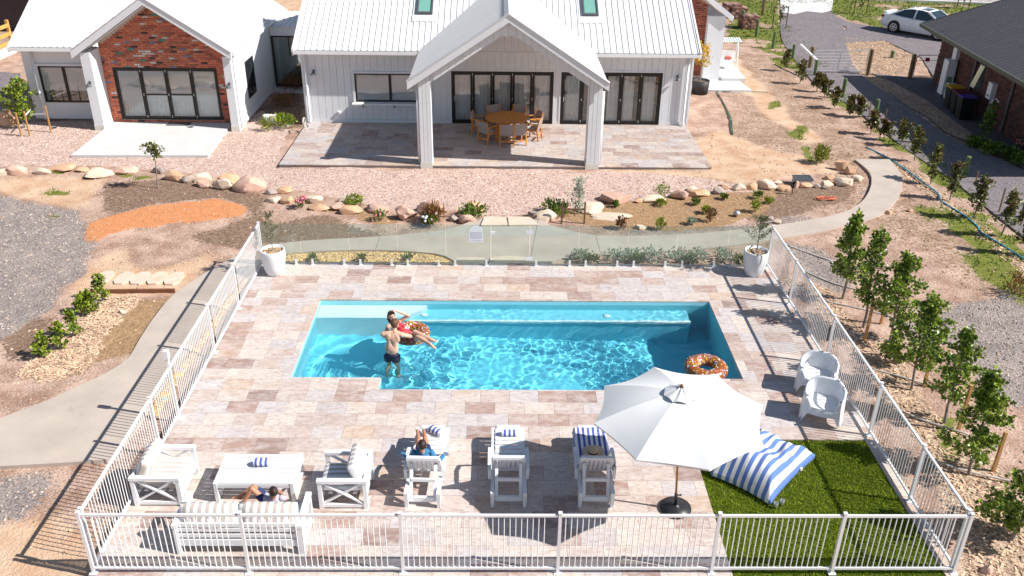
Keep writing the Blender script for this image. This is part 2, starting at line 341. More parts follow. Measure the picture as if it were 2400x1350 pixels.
    sw=mixc(nt,st(n2,.3,.7),srgb(200,164,126,K),srgb(154,120,88,K)); sw=mixc(nt,mth(nt,'MULTIPLY',st(n3,.55,.7),.5),sw,srgb(226,196,150,K)); col=layer(col,'straw',sw)
    ch=mixc(nt,r1,srgb(226,200,174,K),srgb(160,126,100,K)); ch=mixc(nt,mth(nt,'MULTIPLY',st(s1,.7,.85),.6),ch,srgb(240,220,196,K)); ch=mixc(nt,mth(nt,'MULTIPLY',st(s2,.7,.85),.6),ch,srgb(92,68,50,K)); col=layer(col,'chips',ch)
    g=mixc(nt,st(n2,.3,.7),srgb(112,130,46,K),srgb(156,150,80,K)); g=mixc(nt,mth(nt,'MULTIPLY',st(n3,.48,.64),.7),g,srgb(66,88,26,K)); col=layer(col,'grass',g,1.9)
    nt.links.new(col,b.inputs['Base Color'])
    hh=mth(nt,'ADD',mth(nt,'MULTIPLY',n2,.6),mth(nt,'MULTIPLY',vor.outputs['Distance'],.35)); bump(nt,b,hh,.55,.06); return m
me.materials.append(groundmat()); go=bpy.data.objects.new('ground',me); COL.objects.link(go); struct(go); WM['ground']=Matrix.Identity(4)
def gz(x,y): return GZ+.0
# ---------------------------------------------------------------- concrete path, stepping stones, driveway, road
def pathmat():
    m=pm('exposed_aggregate',srgb(218,202,188,.64),.85,.1,1.1,.3,70,dirt=(srgb(170,154,140,.62),1.6,.6,.5)); return m
AGG=pathmat()
def wp(l,z): return [tuple(G(x,y,z)[:2]) for x,y in l]
def smooth_poly(p,it=2):
    for _ in range(it):
        q=[]
        for i in range(len(p)):
            a,b=p[i],p[(i+1)%len(p)]; q+= [(a[0]*.75+b[0]*.25,a[1]*.75+b[1]*.25),(a[0]*.25+b[0]*.75,a[1]*.25+b[1]*.75)]
        p=q
    return p
def ribbon(name,top,bot,z0,z1,mat,joints=None):
    """slab between two edges given as matching pixel lists"""
    mb=MB(); A=wp(top,z1); B=wp(bot,z1)
    for i in range(len(A)-1):
        g=.0
        mb.prism([B[i],B[i+1],A[i+1],A[i]],z0,z1)
    return mb
def resamp(l,n):
    P=[Vector(p) for p in l]; d=[0]
    for i in range(1,len(P)): d.append(d[-1]+(P[i]-P[i-1]).length)
    # catmull-rom over index
    out=[]
    for k in range(n+1):
        t=d[-1]*k/n; i=max(j for j in range(len(d)) if d[j]<=t+1e-9); i=min(i,len(P)-2); u=(t-d[i])/(d[i+1]-d[i])
        p0=P[max(i-1,0)];p1=P[i];p2=P[i+1];p3=P[min(i+2,len(P)-1)]
        out.append(.5*((2*p1)+(p2-p0)*u+(2*p0-5*p1+4*p2-p3)*u*u+(3*p1-p0-3*p2+p3)*u**3))
    return out
def slab_between(name,pxa,pxb,z0,z1,mat,n=60):
    A=resamp(wp(pxa,z1),n); B=resamp(wp(pxb,z1),n); mb=MB(); vs=[];fs=[]
    for a,b in zip(A,B): vs+=[(a[0],a[1],z1),(b[0],b[1],z1),(a[0],a[1],z0),(b[0],b[1],z0)]
    for i in range(n):
        k=4*i; fs+=[(k,k+1,k+5,k+4),(k+2,k+6,k+7,k+3),(k,k+4,k+6,k+2),(k+1,k+3,k+7,k+5)]
    fs+=[(0,2,3,1),(4*n,4*n+1,4*n+3,4*n+2)]; mb.add(vs,fs); o=mb.build(name,mat); return o,A,B
PZ=-.02
inner=[(2003,373),(2035,400),(2043,425),(2032,457),(2005,483),(1950,505),(1820,527),(1700,541),(1580,550),(1480,553),(1400,551),(1340,541),(1290,527),(1252,512),(1130,512),(1095,522),(1050,537),(950,549),(850,556),(740,562),(660,570),(590,586),(540,606)]
outer=[(2085,373),(2110,405),(2115,435),(2100,470),(2060,503),(1960,533),(1860,553),(1700,577),(1560,589),(1420,597),(1340,603),(1300,610),(1262,622),(1240,626),(1140,626),(1085,622),(1055,606),(1020,594),(900,586),(780,587),(660,596),(600,622),(565,650)]
pth,_,_=slab_between('path',inner,outer,-.2,PZ,AGG,90); struct(pth,'curving exposed aggregate concrete path behind the glass fence')
lefta=[(540,606),(480,640),(405,692),(360,745),(330,790),(300,838),(255,870),(190,902),(100,942),(0,980),(-150,1040)]
leftb=[(565,650),(530,690),(500,735),(468,785),(430,838),(395,885),(360,935),(320,1000),(286,1045),(250,1076),(-150,1100)]
pl,_,_=slab_between('path',lefta,leftb,-.22,PZ-.004,AGG,60); struct(pl,'wide concrete path bending down beside the left pool fence')
# saw cut joints as dark thin strips standing just proud of the path
JT=pm('joint_dark',(.12,.11,.10),.9); jm=MB()
for a,b in [((1262,512),(1240,622)),((1396,550),(1408,596)),((890,555),(880,586))]:
    p,q2=G(*a,PZ),G(*b,PZ); d=(q2-p)*.04; jm.bar(p+d+V(0,0,-.003),q2-d+V(0,0,-.003),.012,.012)
jm.build('joint',JT,pth,world=False)
# driveway
def drivemat():
    m,nt,b=newmat('asphalt_gravel'); b.inputs['Roughness'].default_value=.9; b.inputs['Specular IOR Level'].default_value=.2; p=pos(nt)
    n1=nz(nt,p,.8,6,.6); v=nd(nt,'ShaderNodeTexVoronoi'); v.inputs['Scale'].default_value=26; nt.links.new(p,v.inputs['Vector']); s=nd(nt,'ShaderNodeSeparateColor'); nt.links.new(v.outputs['Color'],s.inputs[0])
    c=mixc(nt,n1,srgb(158,148,150,.72),srgb(128,120,126,.72)); c=mixc(nt,mth(nt,'MULTIPLY',mth(nt,'GREATER_THAN',s.outputs[0],.75),.45),c,srgb(186,178,176,.62)); c=mixc(nt,mth(nt,'MULTIPLY',mth(nt,'GREATER_THAN',s.outputs[1],.72),.5),c,srgb(70,66,70,.62))
    nn=nz(nt,p,2.2,7,.75); mr=nd(nt,'ShaderNodeMapRange'); mr.inputs[1].default_value=.56; mr.inputs[2].default_value=.72; nt.links.new(nn,mr.inputs[0]); c=mixc(nt,mth(nt,'MULTIPLY',mr.outputs[0],.6),c,srgb(196,168,138,.62))
    nt.links.new(c,b.inputs['Base Color']); bump(nt,b,v.outputs['Distance'],.4,.03); return m
DRIVE=drivemat()
dwa=[(1830,22),(1830,80),(1845,115),(1880,160),(1920,205),(1990,245),(2060,300),(2140,360),(2230,420),(2330,500),(2420,570),(2600,700)]
dwb=[(1948,22),(1975,60),(1985,110),(2000,150),(2030,185),(2085,222),(2150,268),(2200,305),(2260,338),(2330,368),(2440,420),(2700,560)]
dv,_,_=slab_between('driveway',dwa,dwb,-.2,-.062,DRIVE,60); struct(dv,'dark gravel driveway running past the shrub row and the farm gate')
mb=MB(); mb.prism(wp([(1960,100),(1985,64),(1940,45),(1940,28),(1990,52),(2070,66),(2230,76),(2600,180),(2600,330),(2195,190),(2160,135),(2075,95)][::-1],-.058),-.2,-.058); o=mb.build('driveway',DRIVE); struct(o,'gravel parking area under the white car')
mb=MB(); mb.prism(wp([(2040,172),(2185,186),(2420,345),(2420,385),(2345,352),(2290,322),(2170,232),(2090,188)][::-1],-.066),-.2,-.066); o=mb.build('driveway',pm('shade_dark_ground',srgb(120,114,118,.5),.9,.2,3,.4,60)); struct(o,'ground apron along the brick neighbour house, painted dark to its shadow edge')  # outline follows the house shadow's edge; shade is put into the dark colour
mb=MB(); mb.prism(wp([(1830,28),(1826,-60),(1958,-60),(1950,24),(1925,30),(1890,26),(1860,33)],-.05),-.2,-.05); o=mb.build('driveway_apron',CONC); struct(o,'pale concrete crossover at the top of the driveway')
rd=MB(); a=G(1930,-8,0); b=G(2500,12,0); d=(b-a).normalized(); n_=V(-d.y,d.x,0); rd.prism([tuple((a-d*70)[:2]),tuple((b+d*120)[:2]),tuple((b+d*120+n_*7)[:2]),tuple((a-d*70+n_*7)[:2])],-.2,-.055); o=rd.build('road',pm('road_asphalt',srgb(205,196,190,.6),.85,.06,.8,.2,50)); struct(o)
kb=MB(); kb.prism([tuple((a-d*70-n_*.35)[:2]),tuple((b+d*120-n_*.35)[:2]),tuple((b+d*120)[:2]),tuple((a-d*70)[:2])],-.2,.03); o=kb.build('kerb',CONC); struct(o)
# ---------------------------------------------------------------- tiles
def tilemat(island):
    m,nt,b=newmat('travertine'+('_rest' if island else '')); b.inputs['Roughness'].default_value=.62; b.inputs['Specular IOR Level'].default_value=.3
    if island:
        c=nd(nt,'ShaderNodeAttribute',attribute_name='tone').outputs['Color']; p=pos(nt)
        r=nd(nt,'ShaderNodeNewGeometry').outputs['Random Per Island']
    else:
        oi=nd(nt,'ShaderNodeObjectInfo'); c=oi.outputs['Color']; r=oi.outputs['Random']; p=pos(nt)
    off=nd(nt,'ShaderNodeVectorMath',operation='ADD'); cv=nd(nt,'ShaderNodeCombineXYZ'); k=mth(nt,'MULTIPLY',r,90.); nt.links.new(k,cv.inputs[0]); nt.links.new(k,cv.inputs[2]); nt.links.new(p,off.inputs[0]); nt.links.new(cv.outputs[0],off.inputs[1])
    mp=nd(nt,'ShaderNodeMapping'); mp.inputs['Scale'].default_value=(1,2.1,1); nt.links.new(off.outputs[0],mp.inputs[0]); q=mp.outputs[0]
    n1=nz(nt,q,3.2,8,.72); n2=nz(nt,q,9,7,.75); n3=nz(nt,q,1.3,3,.6)
    mr=nd(nt,'ShaderNodeMapRange'); mr.inputs[1].default_value=.42; mr.inputs[2].default_value=.66; nt.links.new(n1,mr.inputs[0])
    lt=mixc(nt,.62,c,(.66,.62,.585)); dk=mixc(nt,.75,c,srgb(158,122,106,.72),'MIX')
    c2=mixc(nt,mth(nt,'MULTIPLY',mr.outputs[0],.9),c,lt)
    mr2=nd(nt,'ShaderNodeMapRange'); mr2.inputs[1].default_value=.50; mr2.inputs[2].default_value=.68; nt.links.new(n2,mr2.inputs[0]); c2=mixc(nt,mth(nt,'MULTIPLY',mr2.outputs[0],.85),c2,dk)
    mr3=nd(nt,'ShaderNodeMapRange'); mr3.inputs[1].default_value=.55; mr3.inputs[2].default_value=.8; nt.links.new(n3,mr3.inputs[0]); c2=mixc(nt,mth(nt,'MULTIPLY',mr3.outputs[0],.45),c2,srgb(205,164,128,.7))
    nt.links.new(c2,b.inputs['Base Color']); bump(nt,b,n2,.12,.01); return m
TILE,TILER=tilemat(False),tilemat(True)
K_=.72
TONES=[(srgb(226,210,198,K_),30),(srgb(214,204,202,K_),26),(srgb(214,194,184,K_),18),(srgb(202,176,164,K_),13),(srgb(188,158,146,K_),9),(srgb(172,144,134,K_),4),(srgb(216,188,166,K_),5)]
def tone(r):
    t=r.random()*sum(w for _,w in TONES)
    for c,w in TONES:
        t-=w
        if t<0: break
    k=.95+.1*r.random(); return tuple(x*k for x in c)
def rsub(rects,h):
    out=[]
    for (a,b,c,d) in rects:
        if h[0]>=b or h[1]<=a or h[2]>=d or h[3]<=c: out.append((a,b,c,d)); continue
        if a<h[0]: out.append((a,h[0],c,d))
        if b>h[1]: out.append((h[1],b,c,d))
        x0,x1=max(a,h[0]),min(b,h[1])
        if c<h[2]: out.append((x0,x1,c,h[2]))
        if d>h[3]: out.append((x0,x1,h[3],d))
    return out
_tm={}
def lay(parent,X0,X1,Y0,Y1,holes,ph,zt,th,seed,kt=1.0,rowd=.4095,tw=.605,limit=300):
    r=random.Random(seed); rects=[]; row=0; y=Y0
    while y<Y1-.02:
        x=X0-r.choice([0.0,.2,.3,.4,.5])*tw if row%2 else X0-r.choice([0,.1,.05])*tw
        y1=min(y+rowd,Y1)
        while x<X1:
            rc=[(max(x,X0),min(x+tw,X1),y,y1)]
            for h in holes: rc=rsub(rc,h)
            rects+= [q for q in rc if q[1]-q[0]>.05 and q[3]-q[2]>.03]; x+=tw
        y=y1; row+=1
    rects.sort(key=lambda q:((q[2]+q[3])/2)); rest=MB(); tcol=[]
    for i,(a,b,c,d) in enumerate(rects):
        t=tuple(q*kt for q in tone(r)); w,h=round(b-a-.004,3),round(d-c-.004,3); dz=r.uniform(-.001,.001)
        if i<limit:
            k=(w,h,th)
            if k not in _tm:
                mb=MB(); mb.box((0,0,-th/2),(w,h,th)); tmp=mb.build('tile',TILE); _tm[k]=tmp.data; bpy.data.objects.remove(tmp)
            o=bpy.data.objects.new('tile',_tm[k]); COL.objects.link(o); o.parent=parent; o.location=((a+b)/2,(c+d)/2,zt+dz); o.color=(*t,1)
        else:
            rest.box(((a+b)/2,(c+d)/2,zt-th/2+dz),(w,h,th)); tcol+= [(*t,1)]*8
    if rest.v:
        o=rest.build('paving_tiles',TILER,parent,world=False); o['kind']='stuff'; at=o.data.attributes.new('tone','FLOAT_COLOR','POINT'); at.data.foreach_set('color',np.array(tcol).ravel())
POOL=(-4.46,5.30,15.83,19.34); NOTCH=(-2.52,3.35,15.38,15.84); LAWN=(3.75,7.16,YF-.2,13.70)
GROUT=pm('grout_bed',srgb(160,146,136,.55),.9,.1,5)
mb=MB()
for (a,b,c,d) in rsub(rsub(rsub([(XL,XR,YF,YB)],(POOL[0]-.07,POOL[1]+.07,POOL[2]-.07,POOL[3]+.07)),(NOTCH[0]-.07,NOTCH[1]+.07,NOTCH[2]-.07,NOTCH[3])),LAWN): mb.bb(a,b,c,d,-.3,-.026)
deck=mb.build('pool_deck',GROUT); struct(deck,'travertine paved deck around the swimming pool')
lay(deck,XL,XR,YF-.01,YB,[POOL,NOTCH,LAWN],0,0,.024,11)
# lawn
turf=MB(); turf.bb(LAWN[0]+.004,LAWN[1],YF,LAWN[3]-.004,-.3,-.03); o=turf.build('lawn',pm('turf_soil',srgb(96,112,16,.6),.9,.25,8)); struct(o,'small square of mown lawn in the deck corner')
gm=MB(); r=random.Random(3); vs=[];fs=[]
for i in range(42000):
    x=r.uniform(LAWN[0]+.01,LAWN[1]-.01); y=r.uniform(YF,LAWN[3]-.01); a=r.random()*6.283; h=r.uniform(.025,.055); w=.007; lx,ly=r.gauss(0,.016),r.gauss(0,.016)
    dx,dy=math.cos(a)*w,math.sin(a)*w; k=len(vs); vs+=[(x-dx,y-dy,-.031),(x+dx,y+dy,-.031),(x+lx,y+ly,-.031+h)]; fs.append((k,k+1,k+2))
gm.v=vs; gm.f=fs; gm.s=[0]*len(vs)
GRASS=leafmat('lawn_blades',srgb(92,120,14,.9),srgb(172,186,44,.9),.6,.25)
stuff(gm.build('lawn_grass',GRASS),'short green grass of the lawn corner','grass')
lawnedge=MB(); lawnedge.bb(LAWN[1]+.004,XR,YF,LAWN[3],-.3,-.01); o=lawnedge.build('lawn_edge',CONC); struct(o)
# ---------------------------------------------------------------- pool
SHELLB=pm('pool_depth_blue',srgb(122,222,243,.94),.5,.04,1.5); SHELLW=pm('pool_shell_white',srgb(240,246,244,.9),.5,.03,1.5); SHELLM=pm('pool_depth_aqua',srgb(160,228,238,.9),.5,.04,1.5)  # shell colours carry the light lost with water depth, palest where shallow
pool=thing('swimming_pool','long rectangular fibreglass swimming pool with clear turquoise water set in the deck','pool',(POOL[0],POOL[2],0))
x0,x1,y0,y1=POOL; nx0,nx1,ny0,_=NOTCH; DL,DR=-1.15,-1.65
fl=MB(); 
def fz(x): return DL+(DR-DL)*(x-x0)/(x1-x0)
fl.add([(x0,y0,fz(x0)),(x1,y0,fz(x1)),(x1,y1,fz(x1)),(x0,y1,fz(x0))],[(0,1,2,3)]); fl.add([(nx0,ny0,fz(nx0)),(nx1,ny0,fz(nx1)),(nx1,y0,fz(nx1)),(nx0,y0,fz(nx0))],[(0,1,2,3)])
RECV=[]
RECV.append(fl.build('pool_floor',SHELLB,pool))
wl=MB(); t=.06
for a,b,c,d in [(x0-t,x0,y0-t,y1+t),(x1,x1+t,y0-t,y1+t),(x0,x1,y1,y1+t),(x0,nx0,y0-t,y0),(nx1,x1,y0-t,y0),(nx0-t,nx0,ny0-t,y0-t),(nx1,nx1+t,ny0-t,y0-t),(nx0,nx1,ny0-t,ny0)]: wl.bb(a,b,c,d,-1.75,-.03)
RECV.append(wl.build('pool_wall',SHELLM,pool))
be=MB(); be.bb(-2.55,4.75,18.78,y1-.002,-1.6,-.42); RECV.append(be.build('bench',pm('pool_bench',srgb(140,222,238,.9),.5,.03,1.5),pool))
be=MB(); be.bb(-2.2,4.76,18.74,18.82,-.5,-.412); RECV.append(be.build('bench_edge',SHELLW,pool))
be=MB(); be.bb(x0+.002,-2.55,18.70,y1-.002,-1.6,-.2); be.prism([(-2.55,18.70),(-2.2,18.86),(-1.9,19.12),(-1.8,y1-.002),(-2.55,y1-.002)],-.6,-.2); RECV.append(be.build('entry_step',SHELLW,pool))
for px in (1417,997):
    c=G(px,722,-.3); be=MB(); be.lathe([(.0,-.02),(.09,-.02),(.1,.0),(.06,.03),(.0,.035)],14,(c.x,19.05,-.41 if px>1300 else -.41),cap=False); RECV.append(be.build('pool_fitting',SHELLW,pool,smooth=True))
cop=MB(); cop.bb(x0,x1,y1-.004,y1+.02,-.10,-.03)
for o in RECV: o.cycles.is_caustics_receiver=True
# water surface, one rippled sheet
WZ=-.115
def wave(x,y):
    q=V(x,y,0); a=.55+.45*noise.noise(q*.35+V(4,2,1))
    act=min(1,max(.25,(x+3.2)/2.5))
    z=.011*noise.noise(V(x*1.5,y*2.0,3))+act*(.25+1.35*max(0,min(1,.5+1.1*noise.noise(V(x*.62+7,y*.8,5)))))*(.0095*noise.noise(V(x*3.4+1,y*3.8,8))+.0045*noise.noise(V(x*7.5,y*8.2,2)))*(.7+a*.5)
    d=math.hypot(x+2.2,y-16.85); z+=.012*math.exp(-((d-.0)/1.6)**2)*math.sin(d*14)
    return WZ+z
def sheet(a,b,c,d,step):
    nx,ny=int((b-a)/step),int((d-c)/step); return nx,ny
wx=np.linspace(x0-.005,x1+.005,330); wy=np.linspace(ny0-.005,y1+.005,135); vs=[];fs=[]; ids={}
for j,y in enumerate(wy):
    for i,x in enumerate(wx):
        if y<y0-.03 and not(nx0-.035<x<nx1+.035): continue
        ids[(i,j)]=len(vs); vs.append((x,y,wave(x,y)))
for j in range(len(wy)-1):
    for i in range(len(wx)-1):
        k=[(i,j),(i+1,j),(i+1,j+1),(i,j+1)]
        if all(q in ids for q in k): fs.append(tuple(ids[q] for q in k))
mb=MB(); mb.v=[Vector(v) for v in vs]; mb.f=fs; mb.s=[0]*len(vs)
m,nt,b=newmat('pool_water'); nt.nodes.remove(b); gl=nd(nt,'ShaderNodeBsdfGlass'); gl.inputs['IOR'].default_value=1.33; gl.inputs['Roughness'].default_value=0; gl.inputs['Color'].default_value=(.90,.985,.995,1); nt.links.new(gl.outputs[0],nt.nodes['Material Output'].inputs[0])
water=mb.build('pool_water',m,smooth=True); struct(water,'clear rippled turquoise water filling the pool'); water.cycles.is_caustics_caster=True
# ---------------------------------------------------------------- house patio and slabs
PT=(-7.72,7.50,29.35,34.40)
EDGE=pm('slab_edge_concrete',srgb(190,184,178,.62),.85,.12,3,.3,40)
mb=MB(); mb.bb(PT[0],PT[1],PT[2],PT[3],-.32,-.03); patio=mb.build('patio',EDGE); struct(patio,'travertine paved patio along the front of the white house')
mb=MB(); mb.bb(PT[0]-.01,PT[1]+.01,PT[2]-.06,PT[2],-.4,-.16); mb.build('footing_edge',pm('footing_plastic',(.05,.05,.055),.6,.3,6),patio,world=False)
lay(patio,PT[0]-.02,PT[1]+.02,PT[2]-.03,PT[3]-.02,[],0,.0,.03,5,kt=.86)
def slab(name,poly,z1,label,z0=-.3,mat=None): 
    mb=MB(); mb.prism(poly,z0,z1); return struct(mb.build(name,mat or CONC),label)
slab('concrete_slab',[(-15.35,30.15),(-10.5,30.25),(-10.72,34.3),(-15.45,34.3)],-.01,'pale concrete slab in front of the brick gable')
slab('concrete_slab',[(7.9,39.9),(11.65,39.9),(11.45,41.9),(7.9,41.9)],.0,'small concrete slab beside the right brick wing')
slab('concrete_slab',[(10.62,41.6),(11.75,41.6),(12.0,47.0),(10.62,47.0)],.12,'raised concrete slab under the swing seat')
slab('concrete_slab',[(-10.2,39.0),(-7.8,39.0),(-7.8,41.0),(-10.2,41.0)],.05,'concrete threshold of the glazed link')
# stepping stones, timber edge, flag stones
SAND=pm('sandstone',srgb(238,218,196,.7),.8,.08,3,.15,40,dirt=(srgb(214,168,126,.7),2.2,.56,.6))
for i,(c,w) in enumerate([((243,648),50),((290,650),50),((329,650),52),((369,650),52),((408,651),50)]):
    pp=[(c[0]-w/2-6,c[1]+14),(c[0]+w/2-20,c[1]+14),(c[0]+w/2+6,c[1]-14),(c[0]-w/2+20,c[1]-14)]
    P=smooth_poly([tuple(G(x,y,-.05)[:2]) for x,y in pp],1); mb=MB(); mb.prism(P,-.12,-.055)
    tag(mb.build('stepping_stone',SAND),f'pale sandstone stepping stone, {["leftmost","second from the left","middle","second from the path","nearest the concrete path"][i]} of the five in the row','stepping stone','stepping stones in the sand')
a,b=G(212,679,0),G(409,677,0); mb=MB(); mb.bar((a.x,a.y,-.1),(b.x,b.y,-.1),.06,.2); tag(mb.build('timber_edging',pm('rusty_timber',srgb(150,98,70,.6),.8,.2,4,.2,30)),'thin brown timber edging board in front of the stepping stones','edging')
for pl_,lab in [([(1127,527),(1190,527),(1186,508),(1136,507)],'left pale stone block of the step behind the glass gate'),([(1193,527),(1262,526),(1240,508),(1190,507)],'right pale stone block of the step behind the glass gate')]:
    P=[tuple(G(x,y,.03)[:2]) for x,y in pl_]; mb=MB(); mb.prism(P,-.2,.03); tag(mb.build('stone_step',SAND),lab,'stone step','stone step blocks')
for pl_,lab in [([(1058,616),(1140,616),(1136,603),(1072,603)],'pale flat flagstone left of the gate opening'),([(1146,616),(1254,616),(1240,603),(1190,599),(1150,602)],'tan flat flagstone under the glass gate')]:
    P=[tuple(G(x,y,.012)[:2]) for x,y in pl_]; mb=MB(); mb.prism(P,-.2,.012); tag(mb.build('flagstone',SAND),lab,'flagstone','flagstones by the gate')

mb=MB(); mb.bb(-13.2,-12.3,33.75,34.18,-.009,.006); tag(mb.build('door_mat',pm('mat_grey',srgb(120,116,118,.6),.95,.2,30,.3,120)),'grey door mat on the concrete slab before the brick gable doors','mat')
# ================================================================ house
house=thing('house','white board clad house with steel gable roofs, a tall open porch and red brick gables','house',(0,34.4,0))
def hp(mb,name,mat,**k): return mb.build(name,mat,house,**k)
def roof_sheet(name,E0,E1,up,L,pitch=.24,rib=.034,mat=ROOFW,th=.03,start=None):
    """ribbed sheet from eave line E0-E1, running along vector up for length L"""
    E0,E1=Vector(E0),Vector(E1); u=(E1-E0); W_=u.length; u.normalize(); up=Vector(up).normalized(); n=u.cross(up).normalized()
    if n.z<0: n=-n
    prof=[]; x=0; k=int(W_/pitch); p=W_/k
    for i in range(k):
        a=i*p; prof+= [(a,0),(a+p*.66,0),(a+p*.74,rib),(a+p*.90,rib),(a+p*.98,0)]
    prof.append((W_,0)); vs=[];fs=[]; m=len(prof)
    S0=start or (lambda a:0)
    for (a,h) in prof: vs.append(E0+u*a+up*S0(a)+n*h)
    for (a,h) in prof: vs.append(E0+u*a+up*L+n*h)
    for (a,h) in prof: vs.append(E0+u*a+up*S0(a)-n*th)
    for (a,h) in prof: vs.append(E0+u*a+up*L-n*th)
    for i in range(m-1): fs+=[(i,i+1,m+i+1,m+i),(2*m+i,3*m+i,3*m+i+1,2*m+i+1),(i,2*m+i,2*m+i+1,i+1),(m+i,m+i+1,3*m+i+1,3*m+i)]
    fs+=[(0,m,3*m,2*m),(m-1,3*m-1,4*m-1,2*m-1)]
    mb=MB(); mb.add(vs,fs); return hp(mb,name,mat)
BOARD=0.27
NB=[0]
def clad(x0,x1,z0,z1,y,holes,ztop=None,mat=WALLW,face=-1,bw=BOARD,th=.02):
    """vertical boards on a wall whose face is at y; holes=(x0,x1,z0,z1); ztop(x) optional sloping top"""
    k=max(1,round((x1-x0)/bw)); w=(x1-x0)/k
    for i in range(k):
        a,b=x0+i*w+.006,x0+(i+1)*w-.006; rects=[(a,b,z0,z1)]
        for h in holes: rects=rsub(rects,h)
        for (c,d,e,f) in rects:
            if d-c<.015 or f-e<.02: continue
            mb=MB()
            if ztop:
                f0,f1=ztop(c),ztop(d)
                if f>=z1-1e-6: mb.prismy([(c,e),(d,e),(d,f1),(c,f0)],y-th/2,y+th/2)
                else: mb.bb(c,d,y-th/2,y+th/2,e,f)
            else: mb.bb(c,d,y-th/2,y+th/2,e,f)
            hp(mb,'cladding_board',mat)
WY_=34.40
# ---- main body
M0,M1=-7.75,7.58
D1=(-1.92,2.12,0,2.10); D2=(2.42,6.42,0,2.10); W1=(-5.72,-2.95,.86,1.98)
BACKW=pm('wall_backing',(.62,.63,.65),.7,.05,2)
mb=MB()
for a,b,c,d in rsub(rsub(rsub([(M0+.01,M1-.01,0,2.86)],D1),D2),W1): mb.bb(a,b,WY_+.012,WY_+.12,c,d)
mb.bb(M0+.01,M0+.12,WY_+.12,43,0,2.86); mb.bb(M1-.12,M1-.01,WY_+.12,43,0,2.86); mb.bb(M0+.01,M1-.01,42.9,43,0,2.86)
hp(mb,'wall',BACKW)
clad(M0,M1,.12,2.86,WY_,[D1,D2,W1])
mb=MB(); 
for a,b in [(M0-.01,D1[0]),(D1[1],D2[0]),(D2[1],M1+.01)]: mb=MB(); mb.bb(a,b,WY_-.022,WY_+.01,0,.115); hp(mb,'base_board',WALLW)
mb=MB()
for x in (M0-.02,M1-.05): mb=MB(); mb.bb(x,x+.07,WY_-.03,WY_+.05,.0,2.86); hp(mb,'corner_trim',WALLW)
for h in (D1,D2): mb=MB(); mb.bb(h[0]-.06,h[0]-.002,WY_-.03,WY_+.02,0,2.16); mb.bb(h[1]+.002,h[1]+.06,WY_-.03,WY_+.02,0,2.16); mb.bb(h[0]-.002,h[1]+.002,WY_-.03,WY_+.02,2.102,2.16); hp(mb,'door_trim',WALLW)
# main roof: front and back slope
PX,PZA,PS=.28,5.16,.655
EY=34.05; EZ=2.93; SL=.5
def mz(y): return EZ+SL*(y-EY)
RX0,RX1=-7.92,7.72
roof_sheet('roof',(RX0,EY,EZ),(RX1,EY,EZ),(0,1,SL),math.hypot(4.7,2.35),start=lambda a:max(0,min(4.4,(PZA-PS*abs(RX0+a-PX)-.06-EZ)/SL)*1.118))
roof_sheet('roof',(RX0,EY+9.4,EZ),(RX1,EY+9.4,EZ),(0,-1,SL),math.hypot(4.7,2.35))
mb=MB(); mb.prismy([(RX0,mz(38.75)-.02),(RX1,mz(38.75)-.02),(RX1,mz(38.75)+.05),(RX0,mz(38.75)+.05)],38.6,38.9); hp(mb,'ridge_cap',ROOFW)
mb=MB()
for x in (RX0-.035,RX1+.035):
    mb=MB(); mb.add([(x-.035,EY-.05,EZ-.2),(x+.035,EY-.05,EZ-.2),(x+.035,EY-.05,EZ+.05),(x-.035,EY-.05,EZ+.05),(x-.035,38.75,mz(38.75)-.2),(x+.035,38.75,mz(38.75)-.2),(x+.035,38.75,mz(38.75)+.06),(x-.035,38.75,mz(38.75)+.06)],[(0,3,2,1),(4,5,6,7),(0,1,5,4),(1,2,6,5),(2,3,7,6),(3,0,4,7)]); hp(mb,'barge_capping',ROOFW)
for s,x in ((1,M0+.02),(-1,M1-.02)):
    mb=MB(); mb.add([(x,WY_,2.86),(x,43,2.86),(x,38.75,mz(38.75)-.15),(x+.05*s,WY_,2.86),(x+.05*s,43,2.86),(x+.05*s,38.75,mz(38.75)-.15)],[(0,1,2),(3,5,4),(0,3,4,1),(1,4,5,2),(2,5,3,0)]); hp(mb,'gable_wall',WALLW)
def gutter(a,b,z,y):
    mb=MB(); mb.bb(a,b,y-.13,y-.118,z-.12,z-.0); mb.bb(a,b,y-.118,y+.0,z-.12,z-.108); mb.bb(a,b,y-.005,y+.006,z-.12,z-.02); mb.bb(a,a+.01,y-.118,y,z-.108,z-.01); mb.bb(b-.01,b,y-.118,y,z-.108,z-.01); hp(mb,'gutter',WHITE)
gutter(RX0,-3.05,EZ-.015,EY); gutter(3.55,RX1,EZ-.015,EY)
mb=MB(); mb.bb(RX0,-3.0,EY+.02,WY_+.01,2.80,2.82); hp(mb,'soffit',WALLW); mb=MB(); mb.bb(3.5,RX1,EY+.02,WY_+.01,2.80,2.82); hp(mb,'soffit',WALLW)
def downpipe(x,y,z1,z0=.02,parent=house):
    mb=MB(); mb.tube([(x,y,z1),(x,y,z0+.12),(x,y-.03,z0+.06),(x,y-.1,z0+.04)],.045,10); hp(mb,'downpipe',WHITE,smooth=True)
downpipe(M0+.16,WY_-.10,2.8); downpipe(M1-.20,WY_-.10,2.8)
